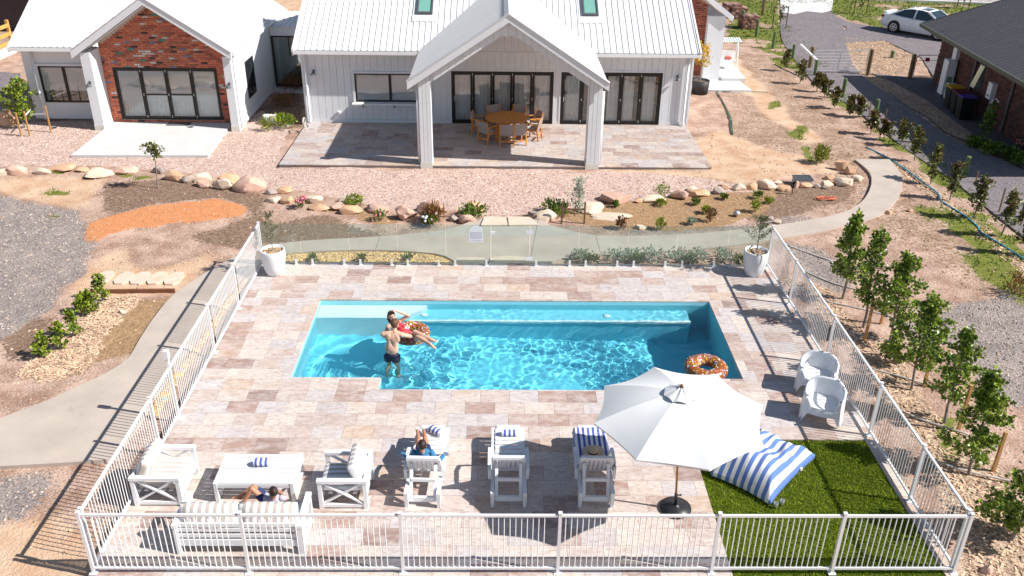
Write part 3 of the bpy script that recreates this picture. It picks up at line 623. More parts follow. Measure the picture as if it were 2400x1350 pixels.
for k,sx in enumerate((-3.03,3.60)):
    x0_,x1_=sx-.29,sx+.33; ya,yb=36.0,37.3
    fr=MB(); n=V(0,-SL,1).normalized(); up=V(0,1,SL).normalized()
    def sp(x,t,h): return V(x,ya,mz(ya))+up*t+n*h
    def sbox(mb,xa,xb,ta,tb,ha,hb): mb.add([sp(x,t,h) for h in (ha,hb) for t in (ta,tb) for x in (xa,xb)],[(0,2,3,1),(4,5,7,6),(0,1,5,4),(1,3,7,5),(3,2,6,7),(2,0,4,6)])
    Lw=1.45
    sbox(fr,x0_,x0_+.06,0,Lw,-.1,.16); sbox(fr,x1_-.06,x1_,0,Lw,-.1,.16); sbox(fr,x0_+.06,x1_-.06,0,.07,-.1,.158); sbox(fr,x0_+.06,x1_-.06,Lw-.07,Lw,-.1,.158)
    f=hp(fr,'skylight',DKGREY); gp=MB(); sbox(gp,x0_+.06,x1_-.06,.07,Lw-.07,.10,.115); gg=gp.build('pane',pm('skylight_glass',(.17,.37,.31),.06,.06,2,spec=.7),f)
    gp=MB(); sbox(gp,x0_+.05,x1_-.05,.06,Lw-.06,-.02,0.05); gp.build('light_well',pm('skylight_blind',(.34,.72,.58),.6,.05,3),f)
    fl=MB(); sbox(fl,x0_-.18,x1_+.18,-.42,-.01,.0,.05); sbox(fl,x0_-.16,x0_-.004,-.01,Lw,.0,.048); sbox(fl,x1_+.004,x1_+.16,-.01,Lw,.0,.048); fl.build('flashing',ROOFW,f)
fl=MB(); ya=36.0; x0_,x1_=5.7,6.9; sbox(fl,x0_,x1_,1.2,1.9,0,.06); hp(fl,'roof_flashing',ROOFW)
# ---- porch gable
PX,PZA,PS=.28,5.16,.655; PYF=29.15; PE=3.36
def pz(x): return PZA-PS*abs(x-PX)
zb=pz(PX+PE)
yr=EY+(PZA-EZ)/SL
roof_sheet('porch_roof',(PX-PE,38.6,zb),(PX-PE,PYF+.12,zb),(1,0,PS),PE*math.hypot(1,PS),)
roof_sheet('porch_roof',(PX+PE,PYF+.12,zb),(PX+PE,38.6,zb),(-1,0,PS),PE*math.hypot(1,PS))
mb=MB(); mb.prismy([(PX-.16,PZA-.10),(PX,PZA+.02),(PX+.16,PZA-.10),(PX+.16,PZA-.05),(PX,PZA+.07),(PX-.16,PZA-.05)],PYF,38.6); hp(mb,'ridge_cap',ROOFW)
# barge boards at the front
for s in (-1,1):
    mb=MB(); e=PE+.03; mb.prismy([(PX,PZA+.06),(PX+s*e,pz(PX+e)+.06),(PX+s*e,pz(PX+e)-.20),(PX,PZA-.20)],PYF-.04,PYF+.06); hp(mb,'barge_board',WALLW)
    mb=MB(); mb.prismy([(PX,PZA+.085),(PX+s*(e+.02),pz(PX+e)+.085),(PX+s*(e+.02),pz(PX+e)+.062),(PX,PZA+.062)],PYF-.07,PYF+.16); hp(mb,'barge_capping',ROOFW)
# front gable cladding (clipped gable opening) and posts
ox=2.30; oz=pz(PX+ox)-.62
PLf=(OY(987,385,29.35).x,OY(1013,385,29.35).x); PRf=(OY(1373,385,29.35).x,OY(1402,385,29.35).x)
FY=PYF+.20
def open_top(x): return min(PZA-.66,pz(x)-.52)
k=24; xa,xb=PX-3.02,PX+3.02; w=(xb-xa)/k
for i in range(k):
    a,b=xa+i*w+.006,xa+(i+1)*w-.006; zt=lambda x:pz(x)-.05
    mb=MB()
    if a<PLf[1]-.02 or b>PRf[0]+.02: continue
    mb.prismy([(a,open_top(a)),(b,open_top(b)),(b,zt(b)),(a,zt(a))],FY-.01,FY+.01); hp(mb,'cladding_board',WALLW)
mb=MB()
for i in range(16):
    a=PLf[1]+(PRf[0]-PLf[1])*i/16; b=PLf[1]+(PRf[0]-PLf[1])*(i+1)/16; mb.prismy([(a,open_top(a)),(b,open_top(b)),(b,pz(b)-.06),(a,pz(a)-.06)],FY+.012,FY+.2)
hp(mb,'gable_wall',BACKW)
for (a,b) in (PLf,PRf):
    zt=min(pz(a),pz(b))-.05; c=MB(); c.bb(a+.012,b-.012,FY+.0,FY+.50,-.1,zt); col=hp(c,'column',BACKW)
    mb=MB(); mb.bb(a-.015,b+.015,FY-.03,FY+.53,-.16,.10); mb.build('plinth',pm('plinth_cream',(.66,.64,.58),.7,.05,4) if 'plinth_cream' not in bpy.data.materials else bpy.data.materials['plinth_cream'],col)
    n=3; w=(b-a)/n
    for i in range(n):
        mb=MB(); mb.prismy([(a+i*w+.005,.105),(a+(i+1)*w-.005,.105),(a+(i+1)*w-.005,pz(a+(i+1)*w)-.06),(a+i*w+.005,pz(a+i*w)-.06)],FY-.02,FY-.001); mb.build('board',WALLW,col)
    for s_,x in ((-1,a),(1,b)):
        mb=MB(); mb.bb(x-.004+ .006*s_,x+.004+.006*s_,FY+.01,FY+.49,.105,zt); mb.build('board',WALLW,col)
# porch ceiling lining and side beams
mb=MB()
for s in (-1,1):
    mb.add([(PX,FY+.2,PZA-.08),(PX+s*3.2,FY+.2,pz(PX+3.2)-.08),(PX+s*3.2,WY_-.03,pz(PX+3.2)-.08),(PX,WY_-.03,PZA-.08)],[(0,1,2,3)])
hp(mb,'ceiling_lining',WALLW)
# inner gable wall over the doors
clad(-2.3,2.9,2.87,2.9,WY_,[],ztop=lambda x:pz(x)-.1)
mb=MB(); mb.prismy([(-2.3,2.86),(2.9,2.86),(2.9,pz(2.9)-.1),(PX,PZA-.1),(-2.3,pz(-2.3)-.1)],WY_+.012,WY_+.1); hp(mb,'gable_wall',BACKW)
for x,yy in ((PLf[0]-.07,FY+.22),(PRf[1]+.07,FY+.22)):
    mb=MB(); mb.tube([(x,yy,2.62),(x,yy,.02)],.045,10); hp(mb,'downpipe',WHITE,smooth=True)
# ---- doors and windows
def curtain(x0,x1,z0,z1,y,parent,mat=CURT,amp=.03,per=.16,seed=0):
    r=random.Random(seed); ph=r.random()*6; mb=MB(); n=max(8,int((x1-x0)/.03))
    mb.grid(lambda u,v:V(x0+(x1-x0)*u,y+amp*math.sin((x1-x0)*u/per*6.283+ph+1.4*math.sin(3*u))*(.5+.5*v if False else 1),z0+(z1-z0)*v),n,2); return mb.build('curtain',mat,parent,smooth=True)
def leaf_door(x0,x1,z0,z1,y,n,parent_name='bifold_door',handles=(),st=.085,rev=None):
    fr=MB(); fr.bb(x0,x0+.05,y-.06,y+.09,z0,z1); fr.bb(x1-.05,x1,y-.06,y+.09,z0,z1); fr.bb(x0+.05,x1-.05,y-.058,y+.09,z1-.06,z1); fr.bb(x0+.05,x1-.05,y-.058,y+.09,z0,z0+.04)
    root=hp(fr,parent_name,BLACK); w=(x1-x0-.1)/n
    for i in range(n):
        a=x0+.05+i*w+.004; b=a+w-.008; l=MB(); l.bb(a,a+st,y-.03,y+.02,z0+.045,z1-.065); l.bb(b-st,b,y-.03,y+.02,z0+.045,z1-.065); l.bb(a+st,b-st,y-.03,y+.02,z1-.065-st,z1-.065); l.bb(a+st,b-st,y-.03,y+.02,z0+.045,z0+.045+st*1.1); l.build('leaf_frame',BLACK,root)
        g=MB(); g.bb(a+st-.005,b-st+.005,y-.008,y+.0,z0+.05+st,z1-.07-st); g.build('pane',PANE,root)
    for hx in handles:
        h=MB(); h.bb(hx-.012,hx+.012,y-.05,y-.031,z0+.92,z0+1.12); h.bb(hx-.008,hx+.09,y-.07,y-.05,z0+1.03,z0+1.05); h.build('handle',STEEL,root)
    for i in range(1,n):
        for hz in (z0+1.0,z0+.12,z1-.14):
            h=MB(); hx=x0+.05+i*w; h.bb(hx-.012,hx+.012,y-.04,y-.03,hz-.045,hz+.045); h.build('hinge',STEEL,root)
    return root
rd=leaf_door(*D1,WY_+.03,5,handles=(D1[0]+.12,)); curtain(D1[0]+.06,D1[1]-.06,.06,2.05,WY_+.22,rd,seed=1)
rd2=leaf_door(*D2,WY_+.03,5,handles=(D2[0]+.12,))
for i,(a,b) in enumerate([(2.62,3.25),(3.6,4.1),(4.3,4.75),(4.95,5.35),(5.7,6.2)]): curtain(a,b,.06,2.05,WY_+.2,rd2,seed=i+4)
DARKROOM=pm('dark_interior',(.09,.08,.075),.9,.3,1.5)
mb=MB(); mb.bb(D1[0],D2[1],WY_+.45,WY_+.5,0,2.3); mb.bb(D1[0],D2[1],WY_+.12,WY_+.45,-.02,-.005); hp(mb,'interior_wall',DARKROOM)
def window(x0,x1,z0,z1,y,n,blind=.75,sill=True,name='window',trim=True):
    fr=MB(); s=.055; fr.bb(x0,x0+s,y-.05,y+.08,z0,z1); fr.bb(x1-s,x1,y-.05,y+.08,z0,z1); fr.bb(x0+s,x1-s,y-.05,y+.08,z1-s,z1); fr.bb(x0+s,x1-s,y-.05,y+.08,z0,z0+s)
    for i in range(1,n): xx=x0+(x1-x0)*i/n; fr.bb(xx-.05,xx+.05,y-.045,y+.075,z0+s,z1-s)
    root=hp(fr,name,BLACK)
    for i in range(n):
        a=x0+(x1-x0)*i/n+.05; b=x0+(x1-x0)*(i+1)/n-.05; g=MB(); g.bb(a-.004,b+.004,y-.01,y+.0,z0+s-.004,z1-s+.004); g.build('pane',PANE,root)
    if blind: 
        bl=MB(); bl.bb(x0+s,x1-s,y+.02,y+.03,z1-(z1-z0)*blind,z1-.02); bl.build('roller_blind',pm('roller_blind_fabric',(.84,.85,.85),.9,.03,2) if 'roller_blind_fabric' not in bpy.data.materials else bpy.data.materials['roller_blind_fabric'],root)
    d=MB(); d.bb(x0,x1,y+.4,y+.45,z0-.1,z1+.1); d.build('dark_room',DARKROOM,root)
    if trim:
        t=MB(); t.bb(x0-.08,x0-.003,y-.07,y+.02,z0,z1+.08); t.bb(x1+.003,x1+.08,y-.07,y+.02,z0,z1+.08); t.bb(x0-.003,x1+.003,y-.07,y+.02,z1+.003,z1+.08); t.build('window_trim',WALLW,root)
    return root
w=window(*W1,WY_-.0,2,1.0,); t=MB(); t.bb(W1[0]-.12,W1[1]+.08,WY_-.34,WY_-.02,.79,.84); t.build('servery_shelf',WHITE,w)
for x in (-5.45,-4.2,-3.2): t=MB(); t.bar((x,WY_-.01,.62),(x,WY_-.26,.785),.03,.03); t.build('shelf_bracket',BLACK,w)
# wall lights and outlet
def wall_light(x,z,y=WY_,out=.22,mat=DKGREY):
    mb=MB(); mb.box((x,y-.03,z+.06),(.07,.03,.12)); mb.tube([(x,y-.05,z+.1),(x,y-.12,z+.15),(x,y-.2,z+.1),(x,y-.2,z+.03)],.012,6); mb.lathe([(.02,.06),(.05,.03),(.12,-.04),(.115,-.045)],14,(x,y-.2,z-.0),cap=False); hp(mb,'wall_light',mat)
wall_light(-7.3,1.98); wall_light(7.0,1.90)
mb=MB(); mb.rbox((-6.42,WY_-.06,.42),(.12,.09,.10),.02); hp(mb,'outlet_cover',WHITE)
# ---- left wing
LX0,LX1=-15.98,-10.15; LPX=(LX0+LX1)/2-.0; LS=.66; LE=2.98; LA=LE+LS*(LX1-LX0)/2*1.0; LF=33.25
def lz(x): return LA-LS*abs(x-LPX)
HW=(LX1-LX0)/2+.02
roof_sheet('wing_roof',(LPX-HW,42.6,lz(LPX+HW)),(LPX-HW,LF+.1,lz(LPX+HW)),(1,0,LS),HW*math.hypot(1,LS))
roof_sheet('wing_roof',(LPX+HW,LF+.1,lz(LPX+HW)),(LPX+HW,42.6,lz(LPX+HW)),(-1,0,LS),HW*math.hypot(1,LS))
mb=MB(); mb.prismy([(LPX-.16,LA-.1),(LPX,LA+.02),(LPX+.16,LA-.1),(LPX+.16,LA-.05),(LPX,LA+.07),(LPX-.16,LA-.05)],LF,42.6); hp(mb,'ridge_cap',ROOFW)
for s in (-1,1):
    e=HW+.05; mb=MB(); mb.prismy([(LPX,LA+.06),(LPX+s*e,lz(LPX+e)+.06),(LPX+s*e,lz(LPX+e)-.22),(LPX,LA-.22)],LF-.04,LF+.06); hp(mb,'barge_board',WALLW)
    mb=MB(); mb.prismy([(LPX,LA+.085),(LPX+s*(e+.02),lz(LPX+e)+.085),(LPX+s*(e+.02),lz(LPX+e)+.062),(LPX,LA+.062)],LF-.07,LF+.16); hp(mb,'barge_capping',ROOFW)
    mb=MB(); x=LPX+s*(HW+.0); mb.bb(x-.06+.06*s,x+.06+.06*s,LF+.1,42.6,lz(LPX+HW)-.14,lz(LPX+HW)-.02); hp(mb,'gutter',WHITE)
    mb=MB(); mb.add([(LPX,LF+.06,LA-.24),(LPX+s*HW,LF+.06,lz(LPX+HW)-.24),(LPX+s*HW,34.2,lz(LPX+HW)-.24),(LPX,34.2,LA-.24)],[(0,1,2,3)]); hp(mb,'soffit',WALLW)
BY=34.25
for (a,b) in ((OY(223,299,33.35).x,OY(245,299,33.35).x),(OY(543,299,33.35).x,LX1-.03)):
    c=MB(); c.bb(a,b,LF+.1,BY+.1,-.1,min(lz(a),lz(b))-.2); col=hp(c,'column',WALLW); m_=MB(); m_.bb(a-.012,b+.012,LF+.088,BY+.05,-.16,.12); m_.build('plinth',bpy.data.materials['plinth_cream'],col)
    mb=MB(); x=(a+b)/2; yy=LF+.1; 
    wall_light(x,1.72,yy)
# brick gable
BRM=[]
def brickmat(name,c,var=.2):
    return pm(name,c,.85,var,9,.3,50,objr=.18,dirt=((.55,.48,.43),5,.66,.5))
BRT=[(brickmat('brick_red',srgb(208,116,90,.82)),45),(brickmat('brick_dark',srgb(170,94,76,.8)),18),(brickmat('brick_orange',srgb(214,130,96,.78)),22),(brickmat('brick_black',srgb(92,62,60,.75)),5),(brickmat('brick_white',srgb(222,206,198,.75)),6),(brickmat('brick_teal',srgb(96,158,140,.7)),1.5),(brickmat('brick_blue',srgb(140,140,170,.7)),1.5)]
MORTAR=pm('mortar',srgb(232,214,196,.78),.95,.1,8)
def pick(r,T_):
    t=r.random()*sum(w for _,w in T_)
    for c,w in T_:
        t-=w
        if t<0: return c
    return T_[0][0]
_bm={}
BRICKS=[0]
def brickwall(x0,x1,z0,ztop,y,holes,seed,limit,T_=BRT,bl=.23,bh=.068,g=.018,parent=house,restname='brick_infill'):
    r=random.Random(seed); items=[]; row=0; z=z0
    zmax=max(ztop(x0),ztop(x1),ztop((x0+x1)/2))
    while z<zmax:
        x=x0-(bl+g)/2*(row%2)
        while x<x1:
            for (a,b,c,d) in (lambda q:[s for h in [None] for s in q])(__import__('functools').reduce(lambda q,h:rsub(q,h),holes,[(max(x,x0),min(x+bl,x1),z,z+bh)])):
                if b-a<.05 or d-c<.04: continue
                if min(ztop(a),ztop(b))<d: continue
                items.append((a,b,c,d))
            x+=bl+g
        z+=bh+g; row+=1
    big=[q for q in items if q[1]-q[0]>bl*.9]; r.shuffle(items); n=0; rest={}
    cx_,cz_=(x0+x1)/2,1.6; items.sort(key=lambda q:-(q[1]-q[0])*1000+abs((q[0]+q[1])/2-cx_)*.1-q[2]*.2)
    for q in items:
        a,b,c,d=q; mt=pick(r,T_); dy=r.uniform(-.004,.004)
        if BRICKS[0]<limit:
            BRICKS[0]+=1; k=(round(b-a,3),round(d-c,3),mt.name)
            if k not in _bm:
                mb=MB(); mb.rbox((0,0,0),(k[0],.05,k[1]),.006,n=1); t_=mb.build('brick',mt); _bm[k]=t_.data; bpy.data.objects.remove(t_)
            o=bpy.data.objects.new('brick',_bm[k]); COL.objects.link(o); o.parent=parent; o.location=Vector(((a+b)/2,y+dy,(c+d)/2))-WM[parent.name].translation
        else:
            mb=rest.setdefault(mt,MB()); mb.bb(a,b,y-.025+dy,y+.025+dy,c,d)
    if rest:
        mb=MB(); ms=list(rest)
        for i,mt in enumerate(ms):
            mb.cur=i; q=rest[mt]; mb.add(q.v,q.f)
        o=mb.build(restname,ms,parent); o['kind']='stuff'
WD=(OY(288,280,34.25).x,OY(524,278,34.25).x,.10,2.16)
bx0,bx1=OY(245,299,33.35).x+.01,OY(543,299,33.35).x-.01
mb=MB(); 
for a,b,c,d in rsub([(bx0,bx1,0,2.4)],WD): mb.bb(a,b,BY+.0,BY+.2,c,d)
mb.prismy([(bx0,2.4),(bx1,2.4),(bx1,lz(bx1)-.2),(LPX,LA-.2),(bx0,lz(bx0)-.2)],BY,BY+.2); hp(mb,'mortar_bed',MORTAR)
brickwall(bx0,bx1,.0,lambda x:lz(x)-.23,BY-.012,[(WD[0]-.01,WD[1]+.01,.085,WD[3]+.01)],3,300)
rw=leaf_door(*WD,BY+.02,4,'sliding_door',st=.07)
for i in (1,2):
    a=WD[0]+.05+i*(WD[1]-WD[0]-.1)/4; b=a+(WD[1]-WD[0]-.1)/4; l=MB(); l.bb(a+.07,b-.07,BY-.005,BY+.03,1.07,1.12); l.build('mid_rail',BLACK,rw)
bl=MB(); bl.bb(WD[0]+.06,WD[1]-.06,BY+.06,BY+.07,.82,2.12); bl.build('roller_blind',bpy.data.materials['roller_blind_fabric'],rw); curtain(WD[0]+.06,WD[1]-.06,.13,.95,BY+.2,rw,seed=9)
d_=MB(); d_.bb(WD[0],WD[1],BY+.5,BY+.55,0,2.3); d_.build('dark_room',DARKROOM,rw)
mb=MB(); mb.box((-12.75,BY-.06,4.40),(.12,.12,.22)); hp(mb,'gable_vent_cap',WHITE)
# side wall of the wing facing the link
mb=MB(); mb.bb(LX1-.16,LX1-.02,BY+.1,41.6,.0,lz(LX1)-.1); hp(mb,'wall',WALLW)
mb=MB(); mb.bb(LX1-.02,LX1+.006,BY+.1,39.55,.0,.14); hp(mb,'base_board',WALLW)
g=MB(); g.bb(LX1-.02,LX1+.012,35.1,36.3,.72,2.2); gf=hp(g,'window',BLACK); g=MB(); g.bb(LX1+.012,LX1+.018,35.17,36.23,.79,2.13); g.build('pane',pm('dark_glass',(.02,.025,.03),.05,.1,2,spec=.8),gf)
downpipe(LX1+.05,LF+.35,2.8,0)
# left part of the wing: window wall under an east-west roof
AY=34.55; AX0=-18.62
AW=(OY(108,236,34.55).x,OY(222,236,34.55).x,.68,2.12)
mb=MB()
for a,b,c,d in rsub([(AX0,LX0+.3,0,2.85)],AW): mb.bb(a,b,AY,AY+.14,c,d)
mb.bb(AX0,AX0+.12,AY+.14,42,0,2.85); hp(mb,'wall',WALLW)
mb=MB(); mb.bb(AX0-.01,LX0+.3,AY-.015,AY-.001,.02,.38); hp(mb,'base_board',WALLW)
window(*AW,AY+.0,2,.68)
roof_sheet('wing_roof',(AX0-.16,34.12,2.93),(LPX,34.12,2.93),(0,1,.53),math.hypot(3.5,3.5*.53),pitch=.235,start=lambda a:max(0,min(3.9,((a+AX0-.16-LX0)*LS-.05)/.53*1.13)))
mb=MB(); mb.bb(AX0-.2,AX0-.165,34.05,37.6,2.75,2.90)
mb.add([(AX0-.20,34.07,2.75),(AX0-.165,34.07,2.75),(AX0-.165,34.07,2.97),(AX0-.20,34.07,2.97),(AX0-.20,37.62,4.65),(AX0-.165,37.62,4.65),(AX0-.165,37.62,4.86),(AX0-.20,37.62,4.86)],[(0,3,2,1),(4,5,6,7),(0,1,5,4),(1,2,6,5),(2,3,7,6),(3,0,4,7)]); hp(mb,'barge_board',WALLW)
gutter(AX0-.18,LX0-.05,2.915,34.12)
mb=MB(); mb.bb(AX0-.1,LX0,34.15,AY,2.78,2.80); hp(mb,'soffit',WALLW); downpipe(AX0+.42,AY-.08,2.8,0)
mb=MB(); mb.lathe([(.12,-.02),(.14,.1),(.06,.22),(.05,.4)],12,(-15.0,37.2,4.55),cap=True); hp(mb,'roof_vent',pm('vent_red',(.25,.12,.1),.6,.1,4))
# ---- glazed link
mb=MB(); mb.bb(-10.15,-7.75,39.45,39.55,2.36,2.72); hp(mb,'link_fascia',WHITE)
roof_sheet('link_roof',(-10.15,39.4,2.74),(-7.75,39.4,2.74),(0,1,.08),2.6,pitch=.2)
fr=MB(); z0,z1=.12,2.34
for x in (-10.13,-8.78,-7.85): fr.bb(x,x+.07,39.5,39.62,z0,z1)
fr.bb(-10.06,-7.85,39.5,39.62,z1-.06,z1); fr.bb(-10.06,-7.85,39.5,39.62,z0,z0+.07); lk=hp(fr,'link_glazing',BLACK)
for a,b in ((-10.07,-8.78),(-8.71,-7.85)): g=MB(); g.bb(a,b,39.55,39.56,z0+.07,z1-.06); g.build('pane',glassmat('link_glass',(.55,.72,.72),1.3,.22) if 'link_glass' not in bpy.data.materials else bpy.data.materials['link_glass'],lk)
g=MB(); g.bb(-10.1,-7.8,40.6,40.65,0,2.5); g.build('dark_room',pm('link_interior',(.42,.48,.49),.8,.15,.8),lk)
# ---- right brick wing
RPX,RS,RE=6.45,.72,2.98; RHW=4.3; RA=RE+RS*RHW; RY=42.25
def rz(x): return RA-RS*abs(x-RPX)
roof_sheet('wing_roof',(RPX+RHW,RY-.45,RE),(RPX+RHW,50,RE),(-1,0,RS),RHW*math.hypot(1,RS))
mb=MB(); mb.prismy([(RPX,RA+.07),(RPX+RHW+.06,rz(RPX+RHW+.06)+.07),(RPX+RHW+.06,rz(RPX+RHW+.06)-.2),(RPX,RA-.2)],RY-.55,RY-.45); hp(mb,'barge_board',WALLW)
mb=MB(); mb.bb(RPX+RHW,RPX+RHW+.12,RY-.45,50,RE-.14,RE-.02); hp(mb,'gutter',WHITE)
cx0,cx1=9.72,10.52
mb=MB(); mb.bb(cx0,cx1,RY-.42,RY+.3,-.1,2.95); col=hp(mb,'column',WALLW); m_=MB(); m_.bb(cx0-.012,cx1+.012,RY-.432,RY+.2,-.16,.16); m_.build('plinth',WALLW,col)
mb=MB(); mb.bb(cx1-.12,cx1-.0,RY+.3,50,-.1,2.9); mb.bb(cx1,cx1+.03,RY+.3,50,.0,.2); hp(mb,'wall',WALLW)
RW=(8.55,9.05,1.55,2.35); TB=[(brickmat('brick_brown',srgb(168,88,68,.72)),40),(brickmat('brick_deep',srgb(132,70,58,.72)),25),(brickmat('brick_rust',srgb(190,112,82,.72)),25),(bpy.data.materials['brick_white'],4)]
mb=MB(); mb.prismy([(7.0,0),(cx0,0),(cx0,rz(cx0)-.2),(7.0,rz(7.0)-.2)],RY,RY+.15); hp(mb,'mortar_bed',MORTAR)
brickwall(7.6,cx0-.005,.0,lambda x:rz(x)-.22,RY-.012,[RW],8,0,TB,restname='brick_facing')
g=MB(); g.bb(RW[0],RW[1],RY-.05,RY+.02,RW[2],RW[3]); wf=hp(g,'window',BLACK); g=MB(); g.bb(RW[0]+.07,RW[1]-.07,RY-.058,RY-.05,RW[2]+.07,RW[3]-.07); g.build('pane',pm('amber_pane',(.10,.09,.05),.1,.2,3,spec=.7),wf)
mb=MB(); mb.tube([(M1+.02,WY_+.3,2.7),(M1+.02,WY_+.3,.1)],.04,8); hp(mb,'downpipe',WHITE)
# ================================================================ pool fences
FX0,FX1,FY0,FY1=-6.36,7.30,10.24,21.32; FH=1.20
def pool_fence(label,A,B,posts,n_per,post_h=None,end_posts=(True,True)):
    A,B=Vector((*A,0)),Vector((*B,0)); d=(B-A); L=d.length; d.normalize(); a=math.atan2(d.y,d.x)
    root=thing('pool_fence',label,'fence',tuple(A),a)
    pk={}
    for i,t in enumerate(posts):
        h=(post_h or {}).get(i,FH+.03); mb=MB(); mb.bb(t-.025,t+.025,-.025,.025,.0,h); mb.bb(t-.03,t+.03,-.03,.03,h+.0005,h+.014)
        mb.bb(t-.06,t+.06,-.06,.06,.0005,.012); mb.build('post',POWDER,root,world=False)
        if (post_h or {}).get(i): 
            k=MB(); k.bb(t-.05,t+.05,-.045,.045,h-.12,h+.06); k.build('latch',POWDER,root,world=False)
    for i in range(len(posts)-1):
        a0,b0=posts[i]+.03,posts[i+1]-.03
        for z in (.10,FH-.02):
            mb=MB(); mb.bb(a0,b0,-.018,.018,z-.02,z+.02); mb.build('rail',POWDER,root,world=False)
        n=max(2,round((b0-a0)/.0895))
        for k in range(1,n):
            x=a0+(b0-a0)*k/n
            if 'p' not in pk:
                mb=MB(); mb.tube([(0,0,.121),(0,0,FH-.041)],.0085,6); o=mb.build('picket',POWDER,root,world=False,loc=(x,0,0)); pk['p']=o.data
            else:
                o=bpy.data.objects.new('picket',pk['p']); COL.objects.link(o); o.parent=root; o.location=(x,0,0)
    return root
LF_=FX1-FX0
fp=[0,2.44,4.87,7.32,9.77,11.70,LF_]
pool_fence('white picket pool fence running across the front of the deck','',[],0) if False else None
pool_fence('white tubular pool fence across the front of the deck, nearest the camera',(FX0,FY0),(FX1,FY0),fp,0)
def ynear(px,py): return G(px,py,0).y
ly=[FY1]+[ynear(*q) for q in [(555,724),(501,827),(415,980),(372,1058)]]+[FY0]
lp=sorted([FY1-y for y in ly]); lp=[lp[0]]+lp[1:-1]+[FY1-FY0-.09]
pool_fence('white tubular pool fence along the left deck edge with one taller latch post',(FX0,FY1),(FX0,FY0),lp,0,post_h={3:1.52})
ry=[ynear(*q) for q in [(1865,712),(1943,852),(2037,1020),(2130,1174)]]
rp=[0]+sorted([FY1-y for y in ry])+[FY1-FY0-.09]
pool_fence('white tubular pool fence along the right deck edge beside the young trees',(FX1,FY1),(FX1,FY0),rp,0)
# ---------------------------------------------------------------- glass fence
GLASS=glassmat('fence_glass',(.86,.92,.90),.6,.02,haze=((.60,.66,.64),.03))
GY_=21.33
def gx(px): return OY(px,617,GY_).x
gf=thing('glass_fence','frameless glass pool fence on white spigots along the back of the deck','glass fence',(0,GY_,0))
edges=[613,709,822,934,1046,1150]; edges2=[1241,1354,1468,1582,1700,1803]
def gpanel(a,b,parent,z0=.06,z1=1.2,name='glass_panel'):
    mb=MB(); mb.bb(a,b,GY_-.006,GY_+.006,z0,z1); return mb.build(name,GLASS,parent)
for e in (edges,edges2):
    for i in range(len(e)-1): gpanel(gx(e[i])+.008,gx(e[i+1])-.008,gf)
def spigot(px):
    x=gx(px); mb=MB(); mb.bb(x-.05,x+.05,GY_-.05,GY_+.05,.0005,.014); mb.bb(x-.026,x+.026,GY_-.028,GY_-.0065,.0145,.17); mb.bb(x-.026,x+.026,GY_+.0065,GY_+.028,.0145,.17); mb.bb(x-.026,x+.026,GY_-.0064,GY_+.0064,.0145,.055); mb.build('spigot',POWDER,gf)
for px in [635,694.8,733,807,845,918,956,1028.6,1067,1140,1256.5,1335,1372.5,1446.6,1485,1559,1598.6,1673,1712.7,1790]: spigot(px)
gg=thing('glass_gate','frameless glass gate with white hinges in the back glass fence','gate',(gx(1195),GY_,0))
gpanel(gx(1151)+.004,gx(1240)-.006,gg,.08,1.2)
for z in (.22,1.0):
    x=gx(1240); mb=MB(); mb.bb(x-.09,x+.09,GY_-.022,GY_-.0065,z-.055,z+.055); mb.bb(x-.09,x+.09,GY_+.0065,GY_+.022,z-.055,z+.055); mb.build('hinge',POWDER,gg)
x=gx(1155); mb=MB(); mb.bb(x-.05,x+.06,GY_-.03,GY_-.0065,.96,1.02); mb.bb(x-.05,x-.02,GY_-.04,GY_-.031,.9,1.02); mb.build('latch',POWDER,gg)
# safety sign on the glass
sg=MB(); xc=gx(1116); w=.185; P=[(xc-w,.70),(xc+w,.70),(xc+w,1.02)]+[(xc+w*math.cos(t),1.02+.15*math.sin(t)) for t in [math.pi*k/10 for k in range(1,10)]]+[(xc-w,1.02)]
sg.prismy(P,GY_-.014,GY_-.0065); sign=tag(sg.build('safety_sign',pm('sign_white',(.74,.75,.78),.5,.02,4)),'white arched pool safety sign with grey lines of text on the glass','sign')
sl_=MB()
for k in range(8): sl_.bb(xc-w*.86,xc+w*.86,GY_-.0155,GY_-.0145,.985-.026*k,.995-.026*k)
sl_.bb(xc-w*.86,xc+w*.86,GY_-.0155,GY_-.0145,.735,.752); o=sl_.build('text_lines',pm('sign_grey',(.42,.43,.48),.6,.02,4),sign); o['kind']='stuff'
# ---------------------------------------------------------------- pots with olive trees
def leaves(mb,cents,n,size,r,up=.3,aspect=.42,flat=.6):
    """rhombic leaves through a set of ellipsoids (centre, radii)"""
    tot=sum((c[1][0]*c[1][1]*c[1][2])**(2/3) for c in cents)
    for c,rad in cents:
        k=int(n*((rad[0]*rad[1]*rad[2])**(2/3))/tot)+1
        for _ in range(k):
            d=V(r.gauss(0,1),r.gauss(0,1),r.gauss(0,1)).normalized(); q=r.random()**.45*(.78+.32*r.random())
            p=Vector(c)+V(d.x*rad[0]*q,d.y*rad[1]*q,d.z*rad[2]*q)
            ax=(d*flat+V(r.gauss(0,.6),r.gauss(0,.6),r.gauss(0,.5)+up)).normalized(); s=size*(.65+.7*r.random())
            sd=ax.cross(V(r.gauss(0,1),r.gauss(0,1),r.gauss(0,1))).normalized()*s*aspect; nn=ax.cross(sd).normalized()*s*.12
            mb.add([p,p+ax*s*.5+sd+nn,p+ax*s,p+ax*s*.5-sd+nn],[(0,1,2),(0,2,3)])
BARK=pm('bark',srgb(150,128,108,.6),.9,.25,20,.4,60); BARKG=pm('bark_grey',srgb(168,158,146,.6),.9,.2,20,.4,60)
OLIVE=leafmat('olive_leaves',srgb(96,104,66,.7),srgb(150,152,110,.75),.55,.3)
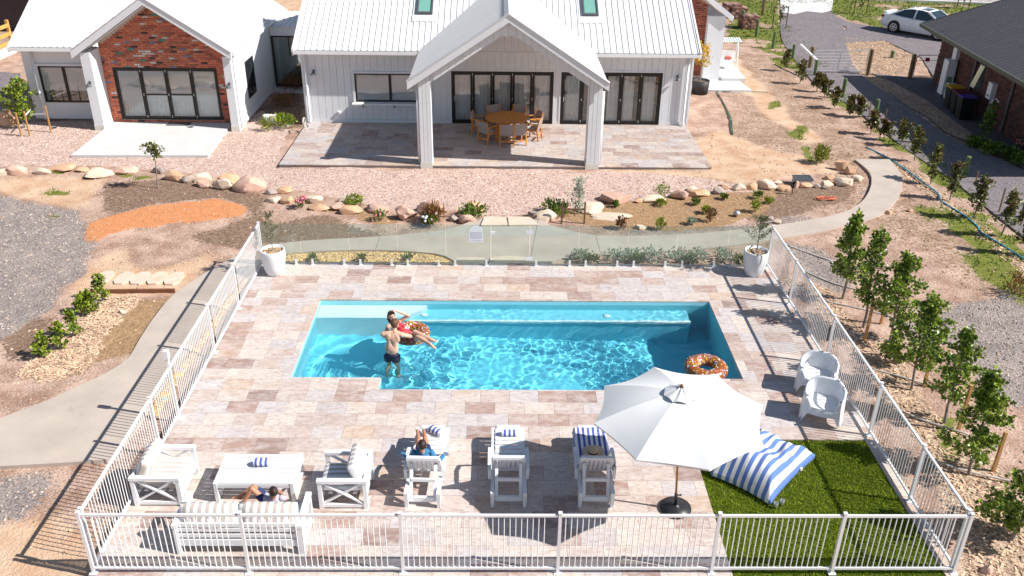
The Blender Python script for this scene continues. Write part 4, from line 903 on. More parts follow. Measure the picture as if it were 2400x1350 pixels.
PEB=pm('pebble_tan',srgb(214,176,132,.65),.7,.2,20,isl=.35)
def pot(loc,label,leafy):
    t=thing('planter_pot',label,'pot',loc,0,'white pots at the back deck corners'); mb=MB()
    mb.lathe([(.0,0),(.205,0),(.235,.03),(.285,.25),(.315,.45),(.325,.60),(.32,.68),(.312,.70),(.29,.70),(.285,.62),(.0,.61)],32,cap=False); mb.build('pot_body',PLAST,t,world=False,smooth=True)
    s=MB(); r=random.Random(len(label))
    for _ in range(160):
        a=r.random()*6.283; q=r.random()**.5*.27; s.ball((q*math.cos(a),q*math.sin(a),.625+r.random()*.015),(.02,.026,.016),6,4)
    o=s.build('pot_pebbles',PEB,t,world=False); o['kind']='stuff'
    return t
def olive(loc,label,h,n,seed,spread=.3):
    r=random.Random(seed); t=thing('olive_tree',label,'tree',loc,0,'young olive trees in pots'); mb=MB(); mb.tube([(0,0,0),(.015,.01,h*.35),(-.01,0,h*.7),(.01,.01,h*.95)],[.016,.014,.010,.004],7); br=[]
    for k in range(16):
        z=h*(.28+.6*r.random()); a=r.random()*6.283; L=spread*(1.1-.5*z/h)*(.6+.6*r.random()); e=V(L*math.cos(a),L*math.sin(a),z+L*.9); mb.tube([(0,0,z),tuple(V(0,0,z).lerp(e,.5)+V(0,0,-.03)),tuple(e)],[.006,.004,.002],5); br.append((V(0,0,z),e))
    mb.build('trunk',BARKG,t,world=False); lf=MB()
    for a,b in br:
        leaves(lf,[(tuple(a.lerp(b,q)),(.045,.045,.05)) for q in (.35,.55,.75,.9,1)],n/16,.05,r,aspect=.2)
    leaves(lf,[((0,0,h*.9),(.06,.06,.12))],n/14,.05,r,aspect=.2); lf.build('crown',OLIVE,t,world=False)
pL=G(645,640); pR=G(1765,642)
pot((pL.x,pL.y,0),'white round pot in the far left deck corner',0); olive((pL.x,pL.y,.62),'slim young olive tree in the left white pot',1.15,500,2,.24)
pot((pR.x,pR.y,0),'white round pot in the far right deck corner, against the right fence',0); olive((pR.x,pR.y,.62),'bushier young olive tree in the right white pot',1.05,900,5,.32)
# ================================================================ furniture
BLUE=(.018,.055,.34); WHF=(.78,.78,.78)
ST_BLUE=stripemat('blue_white_stripe',BLUE,WHF,.5,.85); ST_MED=stripemat('mid_blue_white_stripe',srgb(62,110,190,.9),WHF,.5,.85)
ST_TAUPE=stripemat('taupe_white_stripe',srgb(206,192,182,.72),WHF,.5,.85)
def cushion(mb,c,d,r_,axis,per,a=None,ph=0,puff=.02):
    """padded box, stripes running across `axis` (0=x,1=y)"""
    bm=bmesh.new(); bmesh.ops.create_cube(bm,size=1)
    bmesh.ops.subdivide_edges(bm,edges=bm.edges,cuts=7,use_grid_fill=True)
    m=Matrix.Identity(3) if a is None else a.to_3x3(); vs=[];ss=[]
    for v in bm.verts:
        p=v.co.copy(); e=[abs(p[i])*2 for i in range(3)]
        q=V(*[p[i]*d[i] for i in range(3)])
        k=[max(0,e[i]-.72)/.28 for i in range(3)]
        q.z*= 1-.42*max(k[0],k[1])**2; q.x*=1-.05*k[2]-.03*k[1]**2; q.y*=1-.05*k[2]-.03*k[0]**2
        q.z+=puff*(1-e[0]**2)*(1-e[1]**2)*(1 if p.z>0 else -1)
        vs.append(m@q+Vector(c)); ss.append((p[axis]*d[axis])/per+ph+100)
    bm.verts.index_update(); mb.add(vs,[[v.index for v in f.verts] for f in bm.faces],ss); bm.free()
def xside(mb,x,y0,y1,z0,z1,t=.05):
    mb.bar((x,y0,z0),(x,y1,z1),.03,t,up=(1,0,0)); mb.bar((x+.004,y0,z1),(x+.004,y1,z0),.026,t,up=(1,0,0))
def sofa(label,loc,a,w,d=.80,nseat=1,group=None,name='armchair',cat='armchair'):
    """front faces -y in local space, back at +y"""
    t=thing(name,label,cat,loc,a,group); H_=.62; hw=w/2; hd=d/2
    for s in (-1,1):
        x=s*(hw-.035)
        mb=MB(); mb.bb(x-.035,x+.035,-hd,-hd+.07,0,H_-.06); mb.build('leg',POWDER,t,world=False)
        mb=MB(); mb.bb(x-.035,x+.035,hd-.07,hd,0,H_-.06); mb.build('leg',POWDER,t,world=False)
        mb=MB(); mb.bb(x-.045,x+.045,-hd-.01,hd+.01,H_-.059,H_); mb.build('armrest',POWDER,t,world=False)
        mb=MB(); xside(mb,x,-hd+.07,hd-.07,.10,H_-.06); mb.bb(x-.025,x+.025,-hd+.07,hd-.07,.03,.09); mb.build('cross_brace',POWDER,t,world=False)
    mb=MB(); mb.bb(-hw+.07,hw-.07,-hd+.005,-hd+.045,.17,.30); mb.build('front_rail',POWDER,t,world=False)
    mb=MB(); mb.bb(-hw+.07,hw-.07,hd-.06,hd-.02,.17,.30); mb.build('back_rail',POWDER,t,world=False)
    for z in (.38,.50,.60): mb=MB(); mb.bb(-hw+.07,hw-.07,hd-.055,hd-.025,z-.035,z+.035); mb.build('back_slat',POWDER,t,world=False)
    for k in range(6): y=-hd+.06+k*(d-.14)/5; mb=MB(); mb.bb(-hw+.07,hw-.07,y-.035,y+.035,.285,.302); mb.build('seat_slat',POWDER,t,world=False)
    sw=(w-.16)/nseat
    for k in range(nseat):
        cx=-hw+.08+sw*(k+.5); mb=MB(); cushion(mb,(cx,-.04,.375),(sw-.01,d-.10,.145),.05,0,.13,puff=.015,ph=.3*k); mb.build('seat_cushion',ST_TAUPE,t,world=False,stripe=True,smooth=True)
    nb=nseat if nseat>1 else 1; sb=(w-.16)/nb
    for k in range(nb):
        cx=-hw+.08+sb*(k+.5); m=Matrix.Rotation(math.radians(-68),3,'X'); mb=MB(); cushion(mb,(cx,hd-.19,.64),(sb-.01,.46,.20),.05,0,.13,a=m,puff=.035,ph=.25); mb.build('back_cushion',ST_TAUPE,t,world=False,stripe=True,smooth=True)
    return t
# local -y is the front.  left armchair faces +x ; right faces -x ; long sofa faces +y
sofa('white framed armchair with striped cushions at the left end of the coffee table',(-5.86,12.22,0),math.radians(90),.92,.84,1,'cross braced lounge armchairs')
sofa('white framed armchair with striped cushions between the coffee table and the loungers',(-2.66,12.12,0),math.radians(-90),.84,.84,1,'cross braced lounge armchairs')
sofa('long white framed sofa with taupe striped cushions behind the front fence',(-4.15,11.02,0),math.radians(180),2.05,.80,2,None,'sofa','sofa')
def coffee_table(loc):
    t=thing('coffee_table','white slatted coffee table between the sofa and the armchairs','table',loc); w,d,h=1.38,.82,.42
    for k in range(8): y=-d/2+.055+k*(d-.11)/7; mb=MB(); mb.bb(-w/2+.06,w/2-.06,y-.043,y+.043,h-.03,h); mb.build('slat',POWDER,t,world=False)
    for s in (-1,1):
        mb=MB(); x=s*(w/2-.03); mb.bb(x-.03,x+.03,-d/2,d/2,h-.04,h+.001); mb.build('end_board',POWDER,t,world=False)
        mb=MB(); mb.bb(-w/2+.06,w/2-.06,s*(d/2-.02)-.015,s*(d/2-.02)+.015,h-.10,h-.032); mb.build('apron',POWDER,t,world=False)
        mb=MB(); xside(mb,x,-d/2+.06,d/2-.06,.05,h-.1,.045); mb.bb(x-.02,x+.02,-d/2+.06,d/2-.06,.03,.07); mb.build('cross_brace',POWDER,t,world=False)
        for q in (-1,1): mb=MB(); y=q*(d/2-.03); mb.bb(x-.03,x+.03,y-.03,y+.03,0,h-.041); mb.build('leg',POWDER,t,world=False)
    return t
coffee_table((-4.22,12.27,0))
def towel_roll(label,loc,a,L=.26,r0=.065,mat=ST_BLUE):
    t=thing('rolled_towel',label,'towel',loc,a,'rolled blue striped towels'); mb=MB(); n=14; N=9; vs=[];ss=[];fs=[]
    for i in range(N+1):
        x=-L/2+L*i/N; k=1-.12*(abs(i/N-.5)*2)**6
        for j in range(n): th=2*math.pi*j/n; vs.append((x,r0*k*1.1*math.cos(th),r0*.95+r0*.92*k*math.sin(th))); ss.append(x/.088+50.3)
    for i in range(N):
        for j in range(n): a_=i*n+j;b_=i*n+(j+1)%n; fs.append((a_,b_,b_+n,a_+n))
    mb.add(vs,fs,ss); mb.build('towel_body',mat,t,world=False,stripe=True,smooth=True)
    for s in (-1,1):
        e=MB(); e.m=Matrix.Translation((s*L/2,0,r0*.95))@Matrix.Rotation(math.pi/2,4,'Y'); 
        for rr in (.0,.022,.044): e.lathe([(rr,-.004),(rr+.019,-.002),(rr+.019,.004),(rr,.006)],12,cap=False)
        e.build('towel_end',pm('towel_white',(.76,.76,.76),.9,.05,20) if 'towel_white' not in bpy.data.materials else bpy.data.materials['towel_white'],t,world=False)
    return t
towel_roll('rolled blue and white towel on the white coffee table',(-4.18,12.36,.42),math.radians(2),.27,.075)
# ---- loungers : head (backrest) at -y, foot at +y ; origin under the middle
def lounger(label,loc,a=0):
    t=thing('sun_lounger',label,'sun lounger',loc,a,'white plastic sun loungers'); w=.62; z=.33
    for s in (-1,1):
        x=s*(w/2-.03)
        mb=MB(); 
        pts=[(-.86,.30),(-.3,.30),(.3,.30),(.75,.32),(.92,.30)]
        for i in range(len(pts)-1): mb.bar((x,pts[i][0],pts[i][1]),(x,pts[i+1][0],pts[i+1][1]),.06,.085)
        mb.build('side_rail',PLAST,t,world=False)
        for y,nm in ((-.90,0),(.72,1)):
            mb=MB(); mb.add([(x-.03,y-.03,0),(x+.03,y-.03,0),(x+.03,y+.04,0),(x-.03,y+.04,0),(x-.035,y-.06,.34),(x+.035,y-.06,.34),(x+.035,y+.06,.34),(x-.035,y+.06,.34)],[(0,3,2,1),(4,5,6,7),(0,1,5,4),(1,2,6,5),(2,3,7,6),(3,0,4,7)]); mb.build('leg',PLAST,t,world=False)
        mb=MB(); xo=s*(w/2+.03); P=[(xo*.97,-.52,.30),(xo,-.50,.50),(xo,-.40,.55),(xo,-.1,.56),(xo,.06,.52),(xo*.97,.12,.34)]
        for i in range(len(P)-1): mb.bar(P[i],P[i+1],.055,.035)
        mb.build('armrest',PLAST,t,world=False)
    n=11
    for k in range(n):
        y=-.30+k*1.20/(n-1); zz=z+.015+(.03*math.sin((y-.1)*2.6) if y>.1 else 0); wd=w-.13 if k<n-1 else w-.18
        mb=MB(); mb.rbox((0,y,zz),(wd,.105,.022),.008,n=1); mb.build('seat_slat',PLAST,t,world=False)
    mb=MB(); mb.grid(lambda u,v:V((u-.5)*(w-.04)*(1-.25*max(0,v-.5)**2*4*(abs(u-.5)*2)**4),.88+.09*v,z+.02-.05*v*v),10,5); mb.build('foot_end',PLAST,t,world=False,smooth=True)
    # raised backrest, hinged at y=-.34 and leaning back
    A=V(0,-.34,z+.02); up=V(0,-.52,.86).normalized(); L=.62
    for k in range(7):
        x=-w/2+.075+k*(w-.15)/6; mb=MB(); mb.bar(A+V(x,0,0)+up*.05,A+V(x,0,0)+up*(L-.05),.066,.022,up=(0,.86,.52)); mb.build('back_slat',PLAST,t,world=False)
    mb=MB(); mb.bar(A+V(-w/2+.03,0,0)+up*(L-.02),A+V(w/2-.03,0,0)+up*(L-.02),.07,.05); mb.build('head_rail',PLAST,t,world=False)
    for s in (-1,1): mb=MB(); x=s*(w/2-.035); mb.bar(A+V(x,0,0),A+V(x,0,0)+up*(L-.05),.04,.045,up=(1,0,0)); mb.build('back_stile',PLAST,t,world=False)
    T_=A+up*(L*.62)
    for s in (-1,1): mb=MB(); x=s*(w/2-.10); mb.bar(T_+V(x,-.02,0),V(x,-.86,.10),.055,.05); mb.build('prop_leg',PLAST,t,world=False)
    mb=MB(); mb.bar(V(-w/2+.10,-.84,.13),V(w/2-.10,-.84,.13),.05,.10); mb.build('prop_bar',PLAST,t,world=False)
    mb=MB(); mb.bar(V(-w/2+.10,-.71,.44),V(w/2-.10,-.71,.44),.04,.06); mb.build('prop_bar',PLAST,t,world=False)
    return t
LZ=.355
lg1=lounger('white plastic sun lounger the boy in the blue top sits on',(-1.27,12.66,0),math.radians(-2))
lg2=copy_thing(lg1,(.19,12.68,0),math.radians(0),'empty white plastic sun lounger with only a rolled towel, shaded by the parasol')
lg3=copy_thing(lg1,(1.73,12.68,0),math.radians(-1),'white plastic sun lounger covered by a blue striped towel beside the parasol')
towel_roll('rolled blue and white towel at the foot of the boy\'s lounger',(-1.17,13.35,.375),math.radians(-38),.30,.075)
towel_roll('rolled blue and white towel on the empty shaded lounger',(.22,13.30,.375),0,.29,.065)
mb=MB(); mb.bb(-.05,.45,12.335,12.36,.36,.40)
st=MB(); st.grid(lambda u,v:V(-.07+.5*u,12.36+.16*v,.372+.004*math.sin(u*30)),20,3,st=lambda u,v:u*5.6); tag(st.build('folded_towel',ST_BLUE,stripe=True),'blue and white towel tucked under the backrest of the empty shaded lounger','towel')
def drape(u,v):
    # u across, v from foot to up the backrest
    y=13.62-v*1.62; z=.385
    if v<.06: z=.385-.10*(1-v/.06)**2; 
    if y<12.36: 
        q=(12.36-y); y=12.36-q*.55; z=.385+q*.86
    xx=(u-.5)*.66; e=abs(u-.5)*2
    zz=z-(.13*max(0,e-.88)/.12)+.006*math.sin(v*40+u*7)+.006*math.sin(u*22+v*9)
    return V(1.75+xx-.02*v,y,zz+.012)
mb=MB(); mb.grid(drape,36,40,st=lambda u,v:u*7.0+.2); tag(mb.build('beach_towel',ST_BLUE,stripe=True,smooth=True),'blue and white striped beach towel draped over the lounger nearest the parasol','towel')
# straw hat
HAT=pm('straw',srgb(226,200,168,.8),.85,.1,60,.3,200)
ht=thing('sun_hat','wide brimmed straw hat lying on the striped beach towel','hat',(1.74,12.75,.41),.3)
mb=MB(); mb.lathe([(.0,.115),(.06,.112),(.085,.09),(.095,.02),(.11,.008),(.17,.012),(.21,.02),(.212,.014),(.17,.002),(.10,-.004),(.0,-.004)],28,cap=False); mb.build('hat_body',HAT,ht,world=False,smooth=True)
mb=MB(); mb.lathe([(.0955,.018),(.0985,.018),(.0945,.045),(.0915,.045)],28,cap=False); mb.build('hat_band',pm('hat_band',srgb(120,84,66,.6),.8,.1,40),ht,world=False)
# ---- parasol
UC=V(2.96,11.68,2.05); ub=V(3.10,11.72,0); top=V(2.945,11.68,2.53)
CANV=pm('canvas_white',(.72,.72,.715),.85,.03,2,.05,300)
um=thing('parasol','large white eight panel market parasol on a wooden pole','parasol',tuple(ub))
mb=MB(); mb.lathe([(.0,0),(.26,0),(.275,.02),(.27,.05),(.10,.085),(.05,.10),(.045,.11),(0,.11)],36,tuple(ub),cap=False); mb.build('base',pm('black_resin',(.02,.02,.022),.4,.2,12),um,smooth=True)
mb=MB(); mb.tube([ub+V(0,0,.1),ub+(top-ub)*.14],.028,12); mb.build('base_tube',BLACK,um,smooth=True)
mb=MB(); k_=ub+(top-ub)*.125; mb.tube([k_,k_+V(.07,0,0)],.012,8); mb.ball(k_+V(.08,0,0),.02,8,6); mb.build('clamp_knob',BLACK,um)
WOODU=pm('pole_wood',srgb(206,150,92,.65),.5,.12,9,.1,30)
mb=MB(); mb.tube([ub+(top-ub)*.135,top-V(0,0,.03)],.02,12); mb.build('pole',WOODU,um,smooth=True)
un=V(-.032,-.003,1).normalized(); uu=V(1,0,0); uu=(uu-un*un.x).normalized(); uv=un.cross(uu); RR=1.43; A0=1.709
def cp(k,q,h=None):
    t=A0-k*math.pi/4; rad=uu*math.cos(t)+uv*math.sin(t); return UC+rad*RR*q+un*(.44*(1-q)+ .05*math.sin(q*math.pi))
for k in range(8):
    mb=MB(); N=8
    def fn(u,v,k=k):
        q=.07+.93*v; a=cp(k,q); b=cp(k+1,q); p=a.lerp(b,u); sag=4*u*(1-u); return p-un*.035*sag*q-(p-UC-un*un.dot(p-UC))*(.045*sag*(v**3))
    mb.grid(fn,8,8); mb.grid(lambda u,v:fn(u,1)-un*.012*v*6*.15-un*.09*v*.0-V(0,0,.02*v),8,1); mb.build('canopy_panel',CANV,um,smooth=True)
    r_=MB(); t0=cp(k,.03)-un*.05; r_.bar(t0,cp(k,.99)-un*.03,.016,.02); r_.build('rib',WOODU,um)
    s_=MB(); s_.bar(UC+un*-.02+(cp(k,.1)-UC-un*un.dot(cp(k,.1)-UC))*.3,cp(k,.52)-un*.045,.014,.018); s_.build('strut',WOODU,um)
for k in range(8):
    mb=MB(); 
    def fv(u,v,k=k):
        a=cp(k,.03+.17*v)+un*(.07-.055*v+.03*math.sin(math.pi*u)*(1-v*.2)); b=cp(k+1,.03+.17*v)+un*(.07-.055*v+.03*math.sin(math.pi*u)); return a.lerp(b,u)
    mb.grid(fv,6,4); mb.build('vent_flap',CANV,um,smooth=True)
mb=MB(); mb.ball(top+V(0,0,.06),(.03,.03,.04),10,8); mb.tube([top-V(0,0,.02),top+V(0,0,.05)],.014,8); mb.build('finial',pm('finial_wood',srgb(170,110,80,.6),.5,.1,9),um,smooth=True)
mb=MB(); mb.lathe([(.02,-.04),(.045,-.03),(.045,.03),(.02,.04)],12,tuple(UC+V(0,0,.0))); mb.build('runner_hub',WOODU,um)
# ---- plastic tub armchairs
def tub_chair(label,loc,a):
    """one piece moulded tub chair: high curved back and arms, a deep apron and four splayed legs; front faces -y"""
    t=thing('plastic_armchair',label,'chair',loc,a,'white moulded plastic armchairs'); mb=MB()
    def outl(u,k):                                   # u 0..1 from front left round the back to front right
        ang=math.pi*(1.5*u-.25); x=-math.cos(ang); y=math.sin(ang); sq=lambda v:math.copysign(abs(v)**.5,v)
        return V(.39*sq(x)*k,.35*sq(y)*k+.02,0)
    def zt(u): q=math.sin(math.pi*u)**2; return .58+.13*q+.03*math.cos(math.pi*4*u)
    def zb(u):
        best=min(abs(u-c) for c in (.06,.30,.70,.94)); return .02+.24*min(1,best/.10)**.8
    def outer(u,v): z0=zb(u); z=z0+(zt(u)-z0)*v; q=1.10-.10*(z/.7); p=outl(u,q); return V(p.x,p.y,z)
    def inner(u,v): z=.36+(zt(u)-.36)*v; p=outl(u,.70+.16*v); return V(p.x,p.y,z)
    mb.grid(outer,60,8); mb.grid(lambda u,v:outer(u,1).lerp(inner(u,1),v)+V(0,0,.03*math.sin(math.pi*v)),60,5); mb.grid(inner,60,6)
    mb.grid(lambda u,v:outer(u,0).lerp(V(outer(u,0).x*.86,outer(u,0).y*.86,outer(u,0).z+.0),v),60,1)
    L,Rr=outer(0,0),outer(1,0)
    def apron(u,v):
        x=L.x+(Rr.x-L.x)*u; e=min(u,1-u); z0=.02+.24*min(1,e/.14)**.8; z=z0+(.40-z0)*v; s=abs(u-.5)*2; z+=(.20*max(0,s-.62)/.38)*v; return V(x*(1.0-.06*v),L.y-.05*math.sin(math.pi*u)-.02+.05*v,z)
    mb.grid(apron,40,8)
    for u,k in ((0,0),(1,1)): mb.grid(lambda s,v,u=u,k=k:outer(u,v).lerp(apron(k,v),s),2,8); mb.grid(lambda s,v,u=u:outer(u,.55+.45*v).lerp(inner(u,v),s),4,6)
    mb.build('shell',PLAST,t,world=False,smooth=True)
    s=MB(); s.grid(lambda u,v:V((u-.5)*(.62+.06*v),-.29+.55*v,.405-.055*math.sin(math.pi*min(1,v*1.1))-.02*math.sin(math.pi*u)+.05*max(0,v-.85)),14,10); s.build('seat',PLAST,t,world=False,smooth=True)
    return t
ta=tub_chair('white moulded plastic armchair nearer the house, by the right fence',(6.72,15.42,0),math.radians(-24))
tb=copy_thing(ta,(6.52,14.42,0),math.radians(-24),'white moulded plastic armchair nearer the lawn, by the right fence')
# ---- bean bag cushion
bcx,bcy=4.87,12.74
def bean():
    P=[V(3.90,12.60,0),V(4.78,11.80,0),V(5.98,13.10,0),V(5.10,13.90,0)]
    def prof(u,v): e=min(1,max(abs(u-.5),abs(v-.5))*2); return (1-e**3.2)
    def base(u,v):
        k=.05; a=P[0].lerp(P[1],u); b=P[3].lerp(P[2],u); p=a.lerp(b,v); c=(P[0]+P[1]+P[2]+P[3])/4; e1=4*u*(1-u); e2=4*v*(1-v)
        pin=(p-c)*(-.07*( (1-e1)*e2+(1-e2)*e1)); return p+pin
    def top(u,v):
        p=base(u,v); q=prof(u,v); h=.10+.36*q; dent=.17*math.exp(-(((u-.5)/.16)**2+((v-.72)/.2)**2)); h+= -.15*math.exp(-(((u-.55)/.22)**2+((v-.62)/.2)**2))+.06*math.exp(-(((u-.5)/.4)**2+((v-.2)/.2)**2)); w=.024*math.sin(u*27+v*11)*q*(.3+v)+.016*math.sin(v*25-u*9)*q+.012*math.sin(u*13+3*math.sin(v*9))*q; h-=.17*v*0
        tilt=.10*(1-v)*q; return V(p.x,p.y,max(.05,h+w+tilt))
    mb=MB(); mb.grid(top,44,44,st=lambda u,v:u*8.0+.25); mb.grid(lambda u,v:V(base(u,v).x,base(u,v).y,.05*(1-prof(u,v))+.002-.03),20,20,st=lambda u,v:u*8.0+.25)
    for s,f in ((0,lambda u:(u,0)),(1,lambda u:(u,1)),(2,lambda u:(0,u)),(3,lambda u:(1,u))):
        mb.grid(lambda u,v:top(*f(u)).lerp(V(base(*f(u)).x,base(*f(u)).y,.02),v),44,2,st=(lambda u,v,s=s,f=f:f(u)[0]*8.0+.25))
    o=mb.build('bean_bag',ST_MED,stripe=True,smooth=True); return tag(o,'big blue and white striped bean bag cushion lying on the lawn','bean bag')
bb_=bean()
mb=MB(); mb.box((5.60,12.72,.07),(.06,.03,.05),.7); mb.build('care_tag',WHITE,bb_)
# two drinking glasses
CG=glassmat('tumbler_glass',(.9,.92,.92),1.0,.08,haze=((.8,.8,.8),.18))
for i,(x,y) in enumerate(((4.87,11.77),(5.0,11.84))):
    g=MB(); g.lathe([(0,.012),(.028,.012),(.036,.11),(.040,.11),(.034,0),(0,0)],16,(x,y,-.01),cap=False); tag(g.build('drinking_glass',CG,smooth=True),['clear drinking glass on the lawn, the left of the pair','clear drinking glass on the lawn, the right of the pair'][i],'glass','glasses on the lawn')
# ---- donut rings
DON=pm('donut_glaze',srgb(178,104,54,.66),.3,.06,3,spec=.5); DOP=pm('donut_pink',srgb(238,176,156,.75),.35,.05,3,spec=.5)
SPR=[pm('sprinkle_'+n,c,.4,.03,5) for n,c in (('yellow',(.85,.62,.05)),('white',(.85,.85,.85)),('blue',(.28,.5,.7)),('pink',(.85,.3,.28)))]
def donut(label,loc,Rm,rm,seed,tilt=(0,0)):
    t=thing('pool_ring',label,'pool ring',loc,0,'inflatable doughnut pool rings'); t.rotation_euler=(tilt[0],tilt[1],.3); r=random.Random(seed)
    def tp(a,b,k=1.0): return V((Rm+rm*k*math.cos(b))*math.cos(a),(Rm+rm*k*math.cos(b))*math.sin(a),rm*.86*k*math.sin(b)+rm*.35)
    for nm,m,b0,b1 in (('tube_top',DON,-.15,math.pi+.45),('tube_base',DOP,math.pi+.45,2*math.pi-.15)):
        mb=MB(); mb.grid(lambda u,v:tp(u*6.28318,b0+(b1-b0)*v+.07*math.sin(u*6.283*9)*(1 if v in(0,1) else 0),1+.012*math.sin(u*6.283*24)),72,14,closed_u=True); mb.build(nm,m,t,world=False,smooth=True)
    for c in range(4):
        mb=MB()
        for _ in range(40):
            a=r.random()*6.283; b=r.uniform(.25,math.pi-.1); p=tp(a,b,1.012); n=(tp(a,b,1.1)-p).normalized(); d=(tp(a+.02,b)-tp(a,b)).normalized(); e=n.cross(d); q=r.random()*3.14; ax=d*math.cos(q)+e*math.sin(q); L=.044; mb.bar(p-ax*L*.5,p+ax*L*.5,.017,.008,up=n)
        o=mb.build('sprinkles',SPR[c],t,world=False); o['kind']='stuff'
    mb=MB(); p=tp(2.2,-.1); mb.tube([p,p+(p-V(Rm*math.cos(2.2),Rm*math.sin(2.2),p.z)).normalized()*.03],.014,8); mb.build('valve',DOP,t,world=False)
    return t
d1=G(955,790,WZ+.05); d1=V(-1.93,17.35,0)
d1=G(963,777,0); donut('chocolate iced doughnut pool ring the woman lies in',(d1.x,d1.y,WZ+.01),.305,.145,1,(.06,-.03))
d2=G(1653,862,WZ+.05); donut('empty chocolate iced doughnut pool ring floating in the near right corner',(d2.x,d2.y-.05,WZ+.02),.33,.155,2)
# ---------------------------------------------------------------- dining set on the patio
TEAK=pm('teak',srgb(222,150,76,.8),.55,.15,7,.15,40); FABG=pm('grey_sling',srgb(184,170,164,.7),.9,.1,60,.2,200); CUSH=pm('seat_pad',srgb(205,202,200,.7),.9,.05,20)
TCX=G(1180,318); tcx,tcy=.27,32.75
dt=thing('dining_table','round slatted teak dining table under the porch','table',(tcx,tcy,0)); 
mb=MB(); mb.lathe([(0,.705),(.80,.705),(.82,.715),(.82,.735),(.80,.745),(0,.745)],48,cap=False); mb.build('table_rim',TEAK,dt,world=False)
for k in range(40):
    a=k*2*math.pi/40; mb=MB(); w=.057; mb.add([(.14*math.cos(a-.07),.14*math.sin(a-.07),.745),(.79*math.cos(a-.072),.79*math.sin(a-.072),.745),(.79*math.cos(a+.072),.79*math.sin(a+.072),.745),(.14*math.cos(a+.07),.14*math.sin(a+.07),.745),(.14*math.cos(a-.07),.14*math.sin(a-.07),.756),(.79*math.cos(a-.072),.79*math.sin(a-.072),.756),(.79*math.cos(a+.072),.79*math.sin(a+.072),.756),(.14*math.cos(a+.07),.14*math.sin(a+.07),.756)],[(0,3,2,1),(4,5,6,7),(0,1,5,4),(1,2,6,5),(2,3,7,6),(3,0,4,7)]); mb.build('slat',TEAK,dt,world=False)
mb=MB(); mb.lathe([(0,.745),(.13,.745),(.13,.757),(0,.757)],20,cap=False); mb.build('centre_boss',TEAK,dt,world=False)
for a in (.78,2.35,3.93,5.5): mb=MB(); mb.bar((.48*math.cos(a),.48*math.sin(a),0),(.42*math.cos(a),.42*math.sin(a),.705),.09,.09); mb.build('leg',TEAK,dt,world=False)
for a in (.78,2.35): mb=MB(); mb.bar((.44*math.cos(a),.44*math.sin(a),.62),(-.44*math.cos(a),-.44*math.sin(a),.62+.005*a),.05,.08); mb.build('stretcher',TEAK,dt,world=False)
def dchair(label,loc,a):
    t=thing('dining_chair',label,'chair',loc,a,'teak sling chairs round the dining table')
    for s in (-1,1):
        x=s*.26; mb=MB(); mb.bar((x,.22,0),(x,.20,.64),.045,.045); mb.build('leg',TEAK,t,world=False)
        mb=MB(); mb.bar((x,-.27,0),(x,-.20,.44),.045,.045); mb.bar((x,-.20,.44),(x,-.30,.88),.045,.045); mb.build('leg',TEAK,t,world=False)
        mb=MB(); mb.bar((x,.25,.655),(x,-.25,.645),.06,.028); mb.build('armrest',TEAK,t,world=False)
        mb=MB(); mb.bar((x,.2,.40),(x,-.2,.40),.03,.05); mb.build('side_rail',TEAK,t,world=False)
    mb=MB(); mb.bar((-.24,-.235,.20),(.24,-.235,.20),.03,.05); mb.build('stretcher',TEAK,t,world=False)
    mb=MB(); mb.bar((-.24,.21,.38),(.24,.21,.38),.03,.05); mb.build('front_rail',TEAK,t,world=False)
    mb=MB(); mb.grid(lambda u,v:V((u-.5)*.48,-.215-.085*v-.03*math.sin(math.pi*v)*0-.02*math.sin(math.pi*u),.46+.41*v),8,6); mb.grid(lambda u,v:V((u-.5)*.48,-.225-.085*v-.02*math.sin(math.pi*u),.46+.41*v),8,6); mb.build('sling_back',FABG,t,world=False,smooth=True)
    mb=MB(); mb.rbox((0,.0,.41),(.48,.42,.03),.01); mb.build('sling_seat',FABG,t,world=False); mb=MB(); mb.rbox((0,0,.45),(.46,.43,.045),.02); mb.build('seat_pad',CUSH,t,world=False)
    return t
ch=None
CH=[((1171,348),.0,'teak chair with its back to the camera, left of centre at the dining table'),((1226,342),.38,'teak chair with its back to the camera, right of centre at the dining table'),((1125,335),-.75,'teak chair at the near left of the dining table'),((1258,322),1.25,'teak chair at the near right of the dining table'),((1128,305),-1.75,'teak chair at the far left of the dining table'),((1258,303),1.9,'teak chair at the far right of the dining table, sling in shade'),((1160,291),-2.75,'teak chair against the doors, left of centre'),((1214,291),2.75,'teak chair against the doors, right of centre')]
for (px,a,lab) in CH:
    ang={0:0}; p=G(*px[:2]) if False else None
    q=a; R0=1.08; x=tcx+R0*math.sin(q); y=tcy-R0*math.cos(q)
    if ch is None: ch=dchair(lab,(x,y,0),q)
    else: copy_thing(ch,(x,y,0),q,lab)
